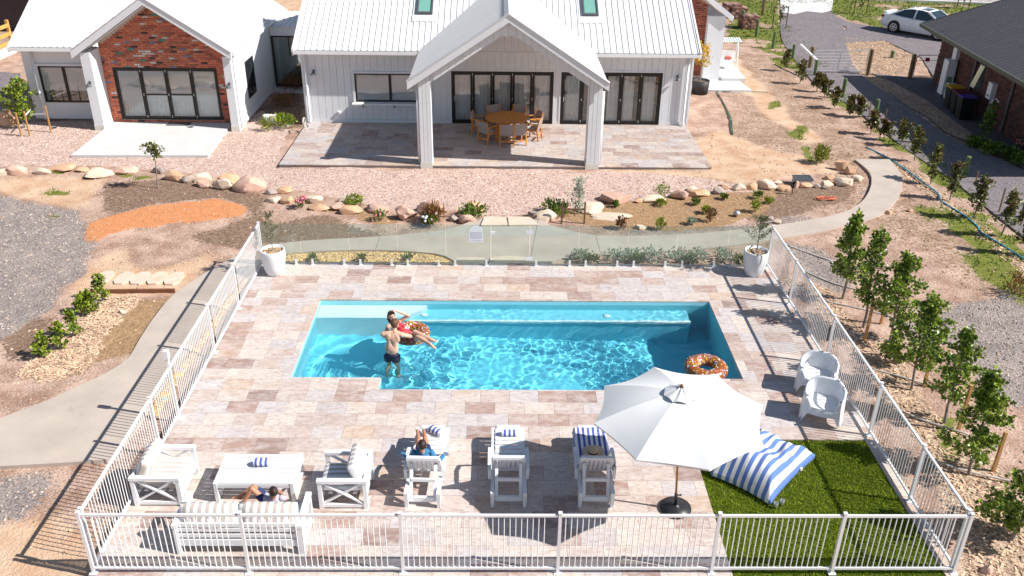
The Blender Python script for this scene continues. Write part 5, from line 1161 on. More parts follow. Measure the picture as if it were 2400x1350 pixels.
# ================================================================ people
def skinmat(n,c):
    m=pm(n,c,.5,.05,8,spec=.35); b=m.node_tree.nodes['Principled BSDF']; b.inputs['Subsurface Weight'].default_value=.12; b.inputs['Subsurface Radius'].default_value=(.02,.008,.005); return m
SKF=skinmat('skin_fair',srgb(236,186,160,.72)); SKT=skinmat('skin_tan',srgb(234,186,158,.78)); SKC=skinmat('skin_child',srgb(214,150,116,.72))
HBR=pm('hair_brown',srgb(120,80,54,.6),.55,.25,40,.3,150); HDK=pm('hair_dark',srgb(66,46,38,.5),.5,.25,40,.3,150)
def limb(P,*seq):
    for (a,ra),(b,rb) in zip(seq[:-1],seq[1:]): P.append(('c',Vector(a),ra,Vector(b),rb))
def hand(P,w,d,n,s=1.0,curl=.5):
    """palm and five bent fingers; d along the fingers, n out of the back of the hand"""
    w=Vector(w); d=Vector(d).normalized(); n=Vector(n); n=(n-d*n.dot(d)).normalized(); x=d.cross(n)
    pc=w+d*.045*s; 
    for k in (-1,0,1): P.append(('c',w+d*.012*s+x*k*.012*s,.017*s,w+d*.085*s+x*k*.022*s,.0145*s))
    for k,L in ((-1.5,.062),(-.5,.075),(.5,.08),(1.5,.07)):
        a=w+d*.088*s+x*k*.0205*s; d1=(d-n*curl*.55+x*k*.06).normalized(); b=a+d1*L*.5*s; d2=(d1-n*curl).normalized(); c=b+d2*L*.5*s
        P.append(('c',a,.0105*s,b,.0095*s)); P.append(('c',b,.0095*s,c,.008*s))
    a=w+d*.03*s+x*.03*s; b=a+(d*.6+x*.8-n*.2).normalized()*.04*s; c=b+(d*.9+x*.25-n*.4).normalized()*.032*s
    P.append(('c',a,.014*s,b,.0115*s)); P.append(('c',b,.0115*s,c,.0095*s))
def foot(P,a,d,up,s=1.0):
    a=Vector(a); d=Vector(d).normalized(); up=Vector(up); up=(up-d*up.dot(d)).normalized(); x=d.cross(up)
    P.append(('c',a-d*.035*s-up*.035*s,.036*s,a+d*.07*s-up*.03*s,.034*s)); P.append(('c',a,.038*s,a+d*.07*s-up*.03*s,.034*s))
    for k,L in ((-1.2,.085),(-.4,.08),(.4,.072),(1.2,.062)): P.append(('c',a+d*.07*s-up*.036*s+x*k*.012*s,.024*s,a+d*(.07*s+L*s)-up*.047*s+x*k*.019*s,.0125*s))
def head(P,c,f,up,s=1.0):
    """c centre of the skull, f facing, up"""
    f=Vector(f).normalized(); up=Vector(up); up=(up-f*up.dot(f)).normalized(); x=f.cross(up); m=Matrix((x,f,up)).transposed(); c=Vector(c)
    E=lambda o,r:P.append(('e',c+m@(Vector(o)*s),Vector(r)*s,m))
    E((0,-.008,.03),(.074,.094,.088)); E((0,.022,-.035),(.060,.070,.078)); E((0,.052,-.085),(.034,.036,.030)); E((0,.096,-.025),(.012,.02,.016)); P.append(('c',c+m@V(0,.088,.012)*s,.010*s,c+m@V(0,.104,-.024)*s,.012*s))
    for k in (-1,1): E((k*.074,-.005,-.018),(.010,.020,.032)); E((k*.032,.066,-.022),(.022,.02,.018)); E((k*.03,.078,.028),(.024,.012,.009))
    E((0,.082,-.062),(.024,.014,.008)); E((0,.08,-.073),(.02,.014,.008))
    return m
def body_mesh(P,mat,name,voxel=.0095,sm=3):
    mb=MB()
    for q in P:
        if q[0]=='c':
            _,a,ra,b,rb=q; mb.tube([a,b],[ra,rb],14); mb.ball(a,ra,14,9); mb.ball(b,rb,14,9)
        else:
            _,c,r,m=q; k=MB(); k.ball((0,0,0),tuple(r),18,12); mb.add([m@p+c for p in k.v],k.f)
    t=mb.build('tmp_body',mat); md=t.modifiers.new('r','REMESH'); md.mode='VOXEL'; md.voxel_size=voxel; md.use_smooth_shade=True
    s=t.modifiers.new('s','SMOOTH'); s.factor=.5; s.iterations=sm
    dg=bpy.context.evaluated_depsgraph_get(); me=bpy.data.meshes.new_from_object(t.evaluated_get(dg)); bpy.data.objects.remove(t)
    me.name=name; me.materials.clear(); me.materials.append(mat); me.polygons.foreach_set('use_smooth',[True]*len(me.polygons))
    o=bpy.data.objects.new(name,me); COL.objects.link(o); WM[o.name]=Matrix.Identity(4); return o
def clothe(bodyo,pred,off,mat,name,sm=0):
    me=bodyo.data; n=len(me.vertices); co=np.empty(n*3); me.vertices.foreach_get('co',co); co=co.reshape(-1,3); no=np.empty(n*3); me.vertices.foreach_get('normal',no); no=no.reshape(-1,3)
    k=pred(co); fs=[]
    for p in me.polygons:
        if all(k[i] for i in p.vertices): fs.append(tuple(p.vertices))
    used=sorted({i for f in fs for i in f}); mp={u:i for i,u in enumerate(used)}; vs=[tuple(co[u]+no[u]*off) for u in used]
    mb=MB(); mb.add(vs,[tuple(mp[i] for i in f) for f in fs]); inn=[tuple(co[u]-no[u]*.002) for u in used]
    # close the hem so that the cloth has thickness
    from collections import Counter
    ec=Counter(); 
    for f in fs:
        for i in range(len(f)): ec[(f[i],f[(i+1)%len(f)])]+=1
    b=len(mb.v); mb.add(inn,[]); 
    for (a,c) in ec:
        if (c,a) not in ec: mb.f.append((mp[c],mp[a],b+mp[a],b+mp[c])); mb.mi.append(0)
    o=mb.build(name,mat,bodyo,smooth=True); return o
def plane(p,n): p=np.array(p);n=np.array(n); return lambda co:((co-p)@n)
def seg_d(co,a,b):
    a=np.array(a);b=np.array(b); d=b-a; t=np.clip(((co-a)@d)/(d@d),0,1); return np.linalg.norm(co-(a+t[:,None]*d),axis=1),t
def hair_cap(bodyo,c,m,s,mat,name='hair',front=.028,low=-.05,extra=None,th=.010):
    c=np.array(c); M_=np.array(m)
    def pr(co):
        l=(co-c)@M_/s; r=np.linalg.norm(l*np.array([1/.085,1/.105,1/.115]),axis=1)
        return (r<1.35)&(((l[:,2]>low)&(l[:,1]<front-.02))|((l[:,2]>.055)&(l[:,1]<.075)))&~((np.abs(l[:,0])>.072)&(l[:,2]<.01))
    h=clothe(bodyo,pr,th*s,mat,name); return h
def add_face(o,c,m,s):
    for k in (-1,1):
        mb=MB(); mb.ball(Vector(c)+m@(V(k*.031,.080,.006)*s),.0085*s,8,6); mb.build('eye',pm('eye_dark',(.03,.02,.015),.2,.05,9) if 'eye_dark' not in bpy.data.materials else bpy.data.materials['eye_dark'],o)
    mb=MB(); mb.ball(Vector(c)+m@(V(0,.0935,-.067)*s),tuple(V(.02,.006,.006)*s),8,6); mb.build('lips',pm('lips_pink',srgb(190,106,98,.7),.4,.05,9) if 'lips_pink' not in bpy.data.materials else bpy.data.materials['lips_pink'],o)
# ---- woman lying in the ring
def woman():
    P=[]; hip=OY(951,781,17.32); hip=V(-1.93,17.34,.10); neck=OY(922,755,17.36); chest=OY(932,767,17.36); waist=chest.lerp(hip,.5)+V(0,0,-.01)
    hd=OY(918,740.5,17.36); sl_=OY(910,765,17.24); sr=OY(936,754,17.50); fwd=V(.35,-.75,.45).normalized()
    ax=(neck-hip).normalized(); sd=(sr-sl_).normalized(); nf=sd.cross(ax).normalized(); m=Matrix((sd,nf,sd.cross(nf))).transposed(); 
    if nf.y>0: nf=-nf
    m=Matrix((sd,ax.cross(sd),ax)).transposed()
    for c,r in ((hip,(.165,.115,.12)),(waist,(.125,.09,.12)),(chest,(.145,.105,.13)),(chest.lerp(neck,.55),(.13,.08,.08))): P.append(('e',c,Vector(r),m))
    for q in (sl_,sr): P.append(('c',chest.lerp(neck,.5).lerp(q,.5),.06,q,.05))
    for k in (-1,1): P.append(('e',chest+sd*k*.062+nf*.085-ax*.01,Vector((.058,.05,.058)),m))
    P.append(('c',neck-ax*.03,.05,neck.lerp(hd,.55),.047)); f=V(.42,-.78,.12); hm=head(P,hd,f,(hd-neck).normalized()*.6+V(0,0,.6),1.0)
    el=OY(902,783,17.12); hl=OY(917,778,17.02); limb(P,(sl_,.047),(sl_.lerp(el,.5),.042),(el,.034)); limb(P,(el,.034),(hl,.025)); hand(P,hl,(hl-el),(0,0,1),.92)
    er=OY(958,740,17.52); hr=OY(932,730,17.32); limb(P,(sr,.047),(sr.lerp(er,.5),.042),(er,.034)); limb(P,(er,.034),(hr,.025)); hand(P,hr,(hr-er)*1.0+V(-.1,0,.02),(0,.2,1),.92,.2)
    k1=OY(972,778,17.14); a1=OY(1009,795,16.88); k2=OY(979,790,17.02); a2=OY(1008,806,16.72)
    for kk,aa,s in ((k1,a1,1),(k2,a2,-1)):
        h0=hip+V(.06,-.05*s*1.2+.01,.0); limb(P,(h0,.095),(h0.lerp(kk,.5),.082),(kk,.056)); limb(P,(kk,.056),(kk.lerp(aa,.35),.055),(aa,.034)); foot(P,aa,(aa-kk).normalized()+V(.3,-.05,.25 if s>0 else -.3),V(-.2,-.3,1))
    o=body_mesh(P,SKF,'person'); tag(o,'woman in a red swimsuit lying in the doughnut ring, hand shading her eyes','person')
    RED=pm('swimsuit_red',srgb(206,62,76,.7),.6,.06,40)
    pa=plane(hip-ax*.08,ax); pb=plane(chest+ax*.075,ax)
    def pr(co):
        d,t=seg_d(co,hip,neck); l=pa(co); u=(co-np.array(chest))@np.array(sd); w=(co-np.array(chest))@np.array(nf)
        h=(co-np.array(hip))@np.array(ax)
        thigh=(((co-np.array(hip))@np.array(V(.72,-.6,.0).normalized()))>.105)
        strap=(np.abs(np.abs(u)-.07)<.022)&(h<(neck-hip).length-.01)&(d<.16)
        neckv=(h<(chest-hip).length+.03+.6*np.abs(u))
        armd=np.minimum(seg_d(co,sl_,el)[0],seg_d(co,sr,er)[0])
        return (((l>0)&neckv&(h<(chest-hip).length+.085)|((h>(chest-hip).length)&strap))&(d<.19)&~thigh&(armd>.062))
    clothe(o,pr,.006,RED,'swimsuit')
    hair_cap(o,hd,hm,1.0,HBR,'hair',front=.03,low=-.06,th=.014)
    mb=MB(); b=hd-f.normalized()*.07
    for k in range(9): 
        q=(k-4)/4; s0=hd+hm@V(q*.066,-.055,.03); s1=hd+hm@V(q*.075,-.085,-.09); s2=hd+hm@V(q*.06-.02,-.085,-.21-.03*math.cos(q)); mb.tube([s0,s1,s2],[.022,.024,.008],7)
    mb.build('hair',HBR,o,smooth=True); add_face(o,hd,hm,1.0); return o
woman()
# ---- man standing in the water
def man():
    P=[]; w=G(918.5,829,-.10); y=w.y; fl=-1.15-.5*(w.x+4.46)/9.76
    hip=V(w.x+.0,y-.01,-.16); waist=V(w.x,y,.04); chest=V(w.x+.035,y+.035,.30); neck=V(w.x+.065,y+.06,.48); hd=V(w.x+.095,y+.085,.625)
    I=Matrix.Rotation(-.15,3,'Z')
    for c,r in ((hip,(.165,.12,.13)),(waist,(.158,.112,.17)),(chest,(.178,.118,.17)),(chest+V(.01,.01,.1),(.17,.095,.09))): P.append(('e',c,Vector(r),I))
    P.append(('c',neck-V(0,.0,.05),.062,neck.lerp(hd,.5),.056)); hm=head(P,hd,(.45,.85,-.12),(0.05,.05,1),1.04)
    sl_=chest+V(-.205,-.02,.105); sr=chest+V(.205,-.03,.10)
    P.append(('c',sl_,.062,chest+V(-.06,0,.13),.07)); P.append(('c',sr,.062,chest+V(.06,0,.13),.07))
    for k in (-1,1): P.append(('e',chest+V(k*.085,-.062,.03),Vector((.085,.05,.12)),I)); P.append(('c',chest+V(k*.07,-.045,-.02),.068,waist+V(k*.055,-.035,-.04),.07))
    er=V(sr.x+.20,sr.y+.14,.27); hr=V(er.x+.0,er.y+.24,.20); limb(P,(sr,.058),(sr.lerp(er,.5),.052),(er,.042)); limb(P,(er,.042),(hr,.03)); hand(P,hr,(hr-er),(0,0,1),1.0)
    el=V(sl_.x-.02,sl_.y+.25,.20); hl=V(el.x+.22,el.y+.13,.20); limb(P,(sl_,.058),(sl_.lerp(el,.5),.052),(el,.042)); limb(P,(el,.042),(hl,.03)); hand(P,hl,(hl-el),(0,0,1),1.0)
    for k in (-1,1):
        h0=hip+V(k*.085,0,-.03); kn=V(h0.x+k*.02,y+.01,(hip.z+fl)/2+.02); an=V(h0.x+k*.04,y-.03,fl+.09); limb(P,(h0,.10),(h0.lerp(kn,.5),.085),(kn,.062)); limb(P,(kn,.062),(kn.lerp(an,.35),.06),(an,.042)); foot(P,an,(k*.2,1,0),(0,0,1),1.05)
    o=body_mesh(P,SKT,'person'); tag(o,'man in dark swim trunks standing in the water with his back to the camera','person')
    TR=pm('trunks_navy',srgb(30,30,70,.6),.7,.1,40)
    def pr(co): r=np.hypot(co[:,0]-hip.x,co[:,1]-hip.y); return (co[:,2]<-.06)&(co[:,2]>-.42)&(r<.28)
    clothe(o,pr,.010,TR,'swim_trunks').cycles.is_caustics_receiver=True
    o.cycles.is_caustics_receiver=True
    hair_cap(o,hd,hm,1.04,HBR,'hair',front=.03,low=-.055,th=.016); add_face(o,hd,hm,1.04)
man()
# ---- boy on the lounger
def boy():
    s=.74; P=[]; x0_=-1.31; hip=V(x0_,12.50,.47); chest=V(x0_-.0,12.235,.74); neck=V(x0_,12.165,.90); hd=V(x0_+.0,12.165,1.015); I=Matrix.Rotation(-.5,3,'X')
    for c,r in ((hip,(.125,.10,.10)),(hip.lerp(chest,.5),(.115,.085,.11)),(chest,(.135,.088,.12)),(chest+V(0,.02,.07),(.125,.07,.06))): P.append(('e',c,Vector(r),I))
    P.append(('c',neck-V(0,.01,.06),.044,hd-V(0,.01,.05),.042)); hm=head(P,hd,(-.04,1,-.12),(0,.0,1),.92)
    for k,ex,hx in ((-1,(-.235,12.20,.66),(-.37,12.42,.62)),(1,(.25,12.16,.64),(.355,12.44,.60))):
        sh=chest+V(k*.15,.01,.06); e=V(x0_+ex[0],ex[1],ex[2]); h=V(x0_+hx[0],hx[1],hx[2]); limb(P,(sh,.045),(sh.lerp(e,.5),.040),(e,.033)); limb(P,(e,.033),(h,.024)); hand(P,h,(h-e),(0,0,1),.78)
    for k,kn,an in ((-1,(-.135,12.86,.60),(-.19,13.25,.47)),(1,(-.02,12.90,.62),(-.075,13.27,.47))):
        h0=hip+V(k*.065,.05,0); K=V(x0_+kn[0],kn[1],kn[2]); A=V(x0_+an[0],an[1],an[2]); limb(P,(h0,.072),(h0.lerp(K,.5),.06),(K,.046)); limb(P,(K,.046),(K.lerp(A,.35),.043),(A,.030)); foot(P,A,(-.15,.85,.15),(0,-.2,1),.85)
    o=body_mesh(P,SKC,'person',.0085); tag(o,'short haired boy in a blue top sitting on the first sun lounger','person')
    TOP=pm('rash_top_blue',srgb(58,132,176,.7),.75,.08,40)
    wr=[np.array(V(x0_-.37,12.42,.62)),np.array(V(x0_+.355,12.44,.60))]
    def pr(co):
        d=np.minimum(np.linalg.norm(co-wr[0],axis=1),np.linalg.norm(co-wr[1],axis=1)); nk=np.linalg.norm(co-np.array(neck+V(0,-.0,.015)),axis=1)
        return (co[:,2]<.905)&(co[:,2]>.40)&(co[:,1]<12.50)&(d>.03)&(nk>.058)
    clothe(o,pr,.010,TOP,'rash_top')
    SH=pm('shorts_blue',srgb(40,60,110,.6),.8,.1,40)
    clothe(o,lambda co:(co[:,1]>=12.46)&(co[:,1]<12.74)&(co[:,2]<.72)&(np.abs(co[:,0]-x0_)<.22),.012,SH,'shorts')
    hair_cap(o,hd,hm,.92,HDK,'hair',front=.028,low=-.055,th=.010); add_face(o,hd,hm,.92)
boy()
# ---- child on the sofa
def child():
    P=[]; hd=OY(645,1181,11.20); hd=V(hd.x,11.20,min(max(hd.z,.80),.95)); z=hd.z; neck=hd+V(-.015,.02,-.11); chest=hd+V(-.04,.09,-.25); hip=V(hd.x-.13,11.34,.50); I=Matrix.Rotation(.2,3,'Z')
    for c,r in ((hip,(.11,.10,.09)),(hip.lerp(chest,.5),(.105,.085,.10)),(chest,(.12,.085,.11))): P.append(('e',c,Vector(r),I))
    P.append(('c',chest.lerp(neck,.4),.042,neck.lerp(hd,.5),.04)); hm=head(P,hd,(-.5,.85,-.1),(0,0,1),.86)
    for k in (-1,1):
        sh=chest+V(k*.13,.0,.055); e=sh+V(k*.05-.02,.14,-.14); h=e+V(-.10,.10,.02); limb(P,(sh,.042),(e,.032)); limb(P,(e,.032),(h,.023)); hand(P,h,(h-e),(0,0,1),.74)
    kn=V(hd.x-.40,11.36,.74); an=V(hd.x-.56,11.30,.50); kn2=V(hd.x-.42,11.50,.66); an2=V(hd.x-.66,11.44,.50)
    for K,A,dy in ((kn,an,-.04),(kn2,an2,.05)):
        h0=hip+V(-.04,dy,0); limb(P,(h0,.068),(K,.044)); limb(P,(K,.044),(K.lerp(A,.35),.042),(A,.029)); foot(P,A,(-1,0,.1),(0,0,1),.8)
    # raised hand holding the knee
    o=body_mesh(P,SKC,'person',.0085); tag(o,'child with dark hair and a striped top sitting on the long sofa, seen from behind','person')
    ST=pm('child_top',srgb(206,196,214,.7),.8,.08,60); NV=pm('child_shorts',srgb(60,74,130,.6),.8,.1,40)
    nk=np.array(neck)
    clothe(o,lambda co:(co[:,2]<z-.115)&(co[:,2]>.50)&(co[:,0]>hd.x-.22)&(np.linalg.norm(co-nk,axis=1)>.05)&(np.abs(co[:,1]-chest.y)<.16),.010,ST,'top')
    clothe(o,lambda co:(co[:,2]<.66)&(co[:,0]>hd.x-.34)&(co[:,0]<=hd.x-.0)&(np.abs(co[:,1]-hip.y)<.18)&(co[:,2]>.40)&~((co[:,0]>hd.x-.2)&(co[:,2]>.52)),.012,NV,'shorts')
    hair_cap(o,hd,hm,.86,HDK,'hair',front=.028,low=-.05,th=.012); add_face(o,hd,hm,.86)
child()
# ================================================================ trees and shrubs
LEAFD=leafmat('glossy_dark_leaves',srgb(70,100,28,.78),srgb(172,194,72,.88),.34,.5); LEAFM=leafmat('magnolia_leaves',srgb(72,82,36,.7),srgb(156,158,92,.78),.35,.5); LEAFR=leafmat('bronze_leaves',srgb(96,62,36,.62),srgb(150,112,70,.7),.4,.4)
LEAFY=leafmat('bright_green_leaves',srgb(84,116,28,.7),srgb(176,190,60,.78),.4,.4); LEAFL=leafmat('lime_leaves',srgb(120,140,36,.7),srgb(190,196,70,.78),.45,.35); LEAFS=leafmat('silver_leaves',srgb(150,166,140,.8),srgb(206,214,196,.85),.6,.2); LEAFB=leafmat('dry_brown_leaves',srgb(130,88,48,.7),srgb(190,142,88,.75),.7,.2); LEAFG=leafmat('weed_leaves',srgb(62,96,26,.75),srgb(140,162,62,.8),.55,.3); LEAFO=leafmat('yellow_leaves',srgb(206,160,30,.75),srgb(240,206,60,.8),.5,.3)
FLP=pm('pink_petals',srgb(236,140,160,.8),.6,.1,40); FLW=pm('white_petals',(.75,.76,.84),.6,.05,40)
STAKE=pm('timber_stake',srgb(214,162,104,.68),.75,.15,9,.2,40); STAKED=pm('old_timber',srgb(140,110,84,.6),.85,.2,9,.3,40)
def tree(name,label,loc,h,w,n,seed,mat,leaf,group,cat='tree',trunkh=.3,bark=None,shape='cone',aspect=.42,mixm=None):
    r=random.Random(seed); t=thing(name,label,cat,tuple(loc),0,group); mb=MB(); lean=(r.uniform(-.07,.07)*h,r.uniform(-.07,.07)*h)
    tr=lambda z:V(lean[0]*z/h+.03*math.sin(z*3+seed),lean[1]*z/h+.03*math.cos(z*2.3+seed),z)
    rb=.012+.009*h; N=7; mb.tube([tr(h*.96*i/N) for i in range(N+1)],[rb*(1-.85*i/N) for i in range(N+1)],8); cl=[]
    k=max(7,int(h*9))
    for i in range(k):
        q=(i+.5)/k; z=h*(trunkh+(.97-trunkh)*q); a=i*2.4+r.uniform(-.5,.5)
        if shape=='cone': rad=w*.5*(.35+.85*math.sin(math.pi*min(1,.30+.42*(1-q)))**.9)*(1-.80*q**1.6)
        elif shape=='round': rad=w*.5*math.sin(math.pi*(.12+.8*q))**.7
        else: rad=w*.5*(.5+.5*math.sin(q*9+seed))*(1-.4*q)
        L=rad*(.45+.75*r.random()); b=tr(z*.93); e=b+V(L*math.cos(a),L*math.sin(a),L*.35+.05*h*.3); mb.tube([b,b.lerp(e,.5)+V(0,0,-.01),e],[rb*.35*(1-q*.5),rb*.25,.003],5)
        for u in (.35,.7,1.0): cl.append((tuple(b.lerp(e,u)),(.065*w+.09*r.random(),.065*w+.09*r.random(),.06*w+.09*r.random())))
    cl.append((tuple(tr(h*.93)),(.07*w,.07*w,.10*h*.6+.03)))
    mb.build('trunk',bark or BARKG,t,world=False)
    lf=MB(); leaves(lf,cl,n,leaf,r,up=.35,aspect=aspect); lf.build('crown',mat,t,world=False)
    if mixm: lf=MB(); leaves(lf,cl[len(cl)//2:],int(n*mixm[1]),leaf,r,up=.5,aspect=aspect); lf.build('crown',mixm[0],t,world=False)
    return t
def at(px,py): p=G(px,py,GZ); return V(p.x,p.y,GZ+.02)
TR=[((1976,703),483,92),((2022,770),520,96),((2082,800),588,120),((2133,912),690,140),((2213,992),762,112),((2273,1112),866,130),((2374,1268),1000,150)]
tlab=['slender glossy green tree closest to the curved path','glossy green tree, second from the curved path','dense glossy green tree behind the low bush','broad glossy green tree with the tallest bare trunk stakes','narrow glossy green tree opposite the lower plastic armchair','upright glossy green tree opposite the bean bag','glossy green tree in the near right corner outside the fence']
for i,(b,tp,wpx) in enumerate(TR):
    p=at(*b); h=hgt(b,tp,GZ)-0; w=wpx/(F/ (p-V(0,0,CZ)).dot(_fw)); tree('screening_tree',tlab[i],p,h*.98,w*.92,int(2100*(.8+.3*(w>1))),31+i,LEAFD,.078,'screening trees along the right fence',trunkh=.2 if i<5 else .1,shape='cone')
b=at(2088,850); tree('low_bush','low glossy bush between two screening trees by the right fence',b,.62,.85,500,77,LEAFD,.085,None,'bush',.05,shape='round')
b=at(2345,1245); tree('low_bush','low glossy bush at the foot of the nearest screening tree',b,.75,.9,520,78,LEAFD,.085,None,'bush',.05,shape='round')
MG=[((1841,166),113),((1875,197),142),((1912,216),175),((1930,232),187),((1955,254),201),((1992,274),225),((2014,276),230),((2041,316),264),((2070,328),281),((2108,342),276),((2141,378),300),((2181,431),345),((2228,470),375),((2284,513),412),((2346,555),446),((2398,600),500)]
for i,(b,tp) in enumerate(MG):
    p=at(*b); h=hgt(b,tp,GZ); tree('magnolia_shrub',f'{ORD[i]} magnolia shrub from the farm gate in the row beside the driveway' if i<15 else 'nearest magnolia shrub in the driveway row, cut by the frame edge',p,h*(.92+.05*(i%4)),.70+.16*((i*7)%5)/4,400,200+i,LEAFM,.11,'magnolia shrubs along the driveway','shrub',.22,shape='wild',aspect=.36,mixm=(LEAFR,.35 if i<9 else .12))
SHL=[((108,838),786),((145,822),758),((170,792),728),((195,738),695),((219,732),680),((243,703),642)]
for i,(b,tp) in enumerate(SHL):
    p=at(*b); h=hgt(b,tp,GZ); tree('young_hedge_shrub',f'{["nearest","second nearest","third nearest","third farthest","second farthest","farthest"][i]} bright green shrub of the short row left of the path',p,h,.34,300,300+i,LEAFY,.075,'young green shrubs left of the path','shrub',.1,shape='cone')
# trees by the house
p=at(60,300); h=hgt((60,300),186,GZ); tree('staked_tree','leafy yellow green young tree with timber stakes by the left window',p,h,1.25,800,41,LEAFY,.12,None,'tree',.22,shape='round')
p=at(374,442); h=hgt((374,442),333,GZ); tree('sapling','thin sapling with a small round crown in front of the concrete slab',p,h,.7,150,42,LEAFM,.10,None,'tree',.72,shape='round')
p=at(1357,503); h=hgt((1357,503),415,GZ); tree('silver_olive','silvery young olive between two stakes in the garden bed',p,h,.85,420,43,LEAFS,.10,None,'tree',.1,shape='wild',aspect=.18)
def stake(px,py,tp,label,group,mat=STAKE,w=.045,lean=(0,0),name='timber_stake'):
    p=at(px,py); h=hgt((px,py),tp,GZ); mb=MB(); mb.bar(V(0,0,-.1),V(lean[0],lean[1],h),w,w); o=mb.build(name,mat,loc=None); o.location=p; return tag(o,label,'stake',group)
for q,l in zip([(50,318,265,'left'),(70,318,262,'middle'),(120,310,249,'right')],['leftmost stake around the leafy tree by the left window','middle stake around the leafy tree by the left window','rightmost stake around the leafy tree by the left window']): stake(q[0],q[1],q[2],l,'stakes round the leafy tree',STAKE,.05)
mb=MB(); a,b=at(70,315)+V(0,0,.72),at(82,300)+V(0,0,.72); mb.bar(a,b,.02,.05); mb.bar(at(80,305)+V(0,0,.6),at(118,309)+V(0,0,.7),.02,.05); tag(mb.build('tree_tie',WHITE),'pale tie strap joining the stakes of the leafy tree','tie')
stake(1316,524,473,'dark left stake beside the silvery olive','stakes of the silvery olive',STAKED,.05); stake(1369,524,475,'brown right stake beside the silvery olive','stakes of the silvery olive',STAKED,.05)
mb=MB(); mb.bar(at(1316,524)+V(0,0,.45),at(1369,524)+V(0,0,.45),.015,.05); tag(mb.build('tree_tie',STAKED),'brown tie strap across the two stakes of the silvery olive','tie')
for q,l in [((2245,1010,905),'tall pale stake beside the narrow glossy tree'),((2328,1102,1015),'tall pale stake behind the upright glossy tree'),((2064,760,690),'orange stake between the second and third glossy trees'),((2026,800,720),'pale stake at the foot of the second glossy tree'),((2165,905,820),'pale stake right of the broad glossy tree')]: stake(*q,l,'stakes of the screening trees',STAKE,.055)
# weeds and bed plants
def clump(name,label,px,py,w,h,n,seed,mat,leaf,group=None,cat='plant',flowers=None,aspect=.25,up=1.0,z=None):
    r=random.Random(seed); p=at(px,py) if z is None else G(px,py,z); t=thing(name,label,cat,tuple(p),0,group); lf=MB(); leaves(lf,[((0,0,h*.45),(w*.5,w*.5,h*.5))],n,leaf,r,up=up,aspect=aspect); lf.build('foliage',mat,t,world=False)
    st=MB(); [st.tube([(0,0,-.03),(r.uniform(-w,w)*.3,r.uniform(-w,w)*.3,h*.6)],[.008,.003],5) for _ in range(4)]; o=st.build('stems',BARK,t,world=False); o['kind']='stuff'
    if flowers:
        fm=MB(); 
        for _ in range(flowers[1]): a=r.random()*6.28; q=r.random()**.5; fm.ball((w*.45*q*math.cos(a),w*.45*q*math.sin(a)-.05*w,h*(.55+.45*r.random())),flowers[2],6,4)
        o=fm.build('flowers',flowers[0],t,world=False); o['kind']='stuff'
    return t
BP=[((1455,537),.34,.42,LEAFR,'small golden conifer at the front of the straw bed, behind the glass'),((1547,538),.30,.36,LEAFL,'small lime tuft beside the lone cream rock in the straw bed'),((1665,518),.36,.44,LEAFR,'bronze conifer near the silver can in the straw bed'),((1654,500),.3,.24,LEAFL,'low lime plant behind the bronze conifer'),((1630,481),.28,.24,LEAFG,'small dark green plant near the middle boulders'),((1770,497),.32,.46,LEAFL,'upright lime grass tuft at the right of the straw bed'),((1800,478),.3,.2,LEAFL,'low lime plant left of the garden light'),((1775,466),.32,.26,LEAFG,'small bushy plant below the cream boulders'),((1697,468),.26,.18,LEAFG,'tiny plant under the orange boulder'),((1548,482),.36,.2,LEAFL,'low yellow green plant in front of the long cream boulder'),((1551,462),.55,.50,LEAFY,'round bright green bush sitting behind the long cream boulder'),((1442,487),.2,.22,LEAFG,'tiny dark seedling below the largest boulder'),((1620,527),.3,.22,LEAFS,'grey dry seedling near the gravel edge')]
for i,(q,w,h,m_,l) in enumerate(BP): clump('bed_plant',l,q[0],q[1],w,h,170,400+i,m_,.08,'small plants in the straw bed')
clump('flowering_bush','pink flowering bush among the left boulders',706,487,.42,.36,150,501,LEAFG,.07,None,'bush',(FLP,34,.032))
clump('flowering_bush','small plant with one bright pink bloom in front of the boulders',890,515,.4,.3,120,502,LEAFG,.08,None,'bush',(FLP,4,.04))
clump('green_bush','bright green bush behind the boulders left of the brown grass',830,486,.62,.42,300,503,LEAFY,.09,None,'bush')
clump('ornamental_grass','round mound of dry brown ornamental grass by the boulders',1015,520,.75,.55,520,504,LEAFB,.16,None,'grass',None,.07)
clump('flowering_bush','green bush with white flowers in front of the brown grass',1008,527,.62,.34,300,505,LEAFG,.08,None,'bush',(FLW,9,.04))
clump('juniper','spreading dark juniper growing over the tan boulder',1108,508,.95,.40,420,506,LEAFG,.11,None,'bush',None,.2); clump('juniper','spreading dark juniper left of the silvery olive',1300,502,1.0,.42,460,507,LEAFG,.11,None,'bush',None,.2)
clump('grass_tuft','tall yellow green grass tuft by the sandstone block at the path end',1922,382,.55,.6,260,508,LEAFL,.22,None,'grass',None,.06)
clump('hollyhock','tall flowering spike at the edge of the neighbour\'s chip bed',2308,322,.45,1.5,240,509,LEAFG,.13,None,'plant',(FLW,7,.045),.4,.4)
for i,(q,w,h) in enumerate([((2285,345),.8,.4),((2325,362),1.0,.45),((2365,372),.9,.4),((2390,385),.9,.45)]): clump('garden_plant',['leafy plant at the foot of the tall flower spike','leafy plant, second from the tall flower spike','leafy plant beside the pink flowers','leafy plant by the right edge beside the driveway'][i],*q,w,h,200,520+i,LEAFG,.13,'leafy plants along the chip bed',aspect=.45)
clump('flowering_bush','pink flowering plant in the neighbour\'s shade by the frame edge',2392,350,.6,.35,100,530,LEAFG,.1,None,'bush',(FLP,22,.035))
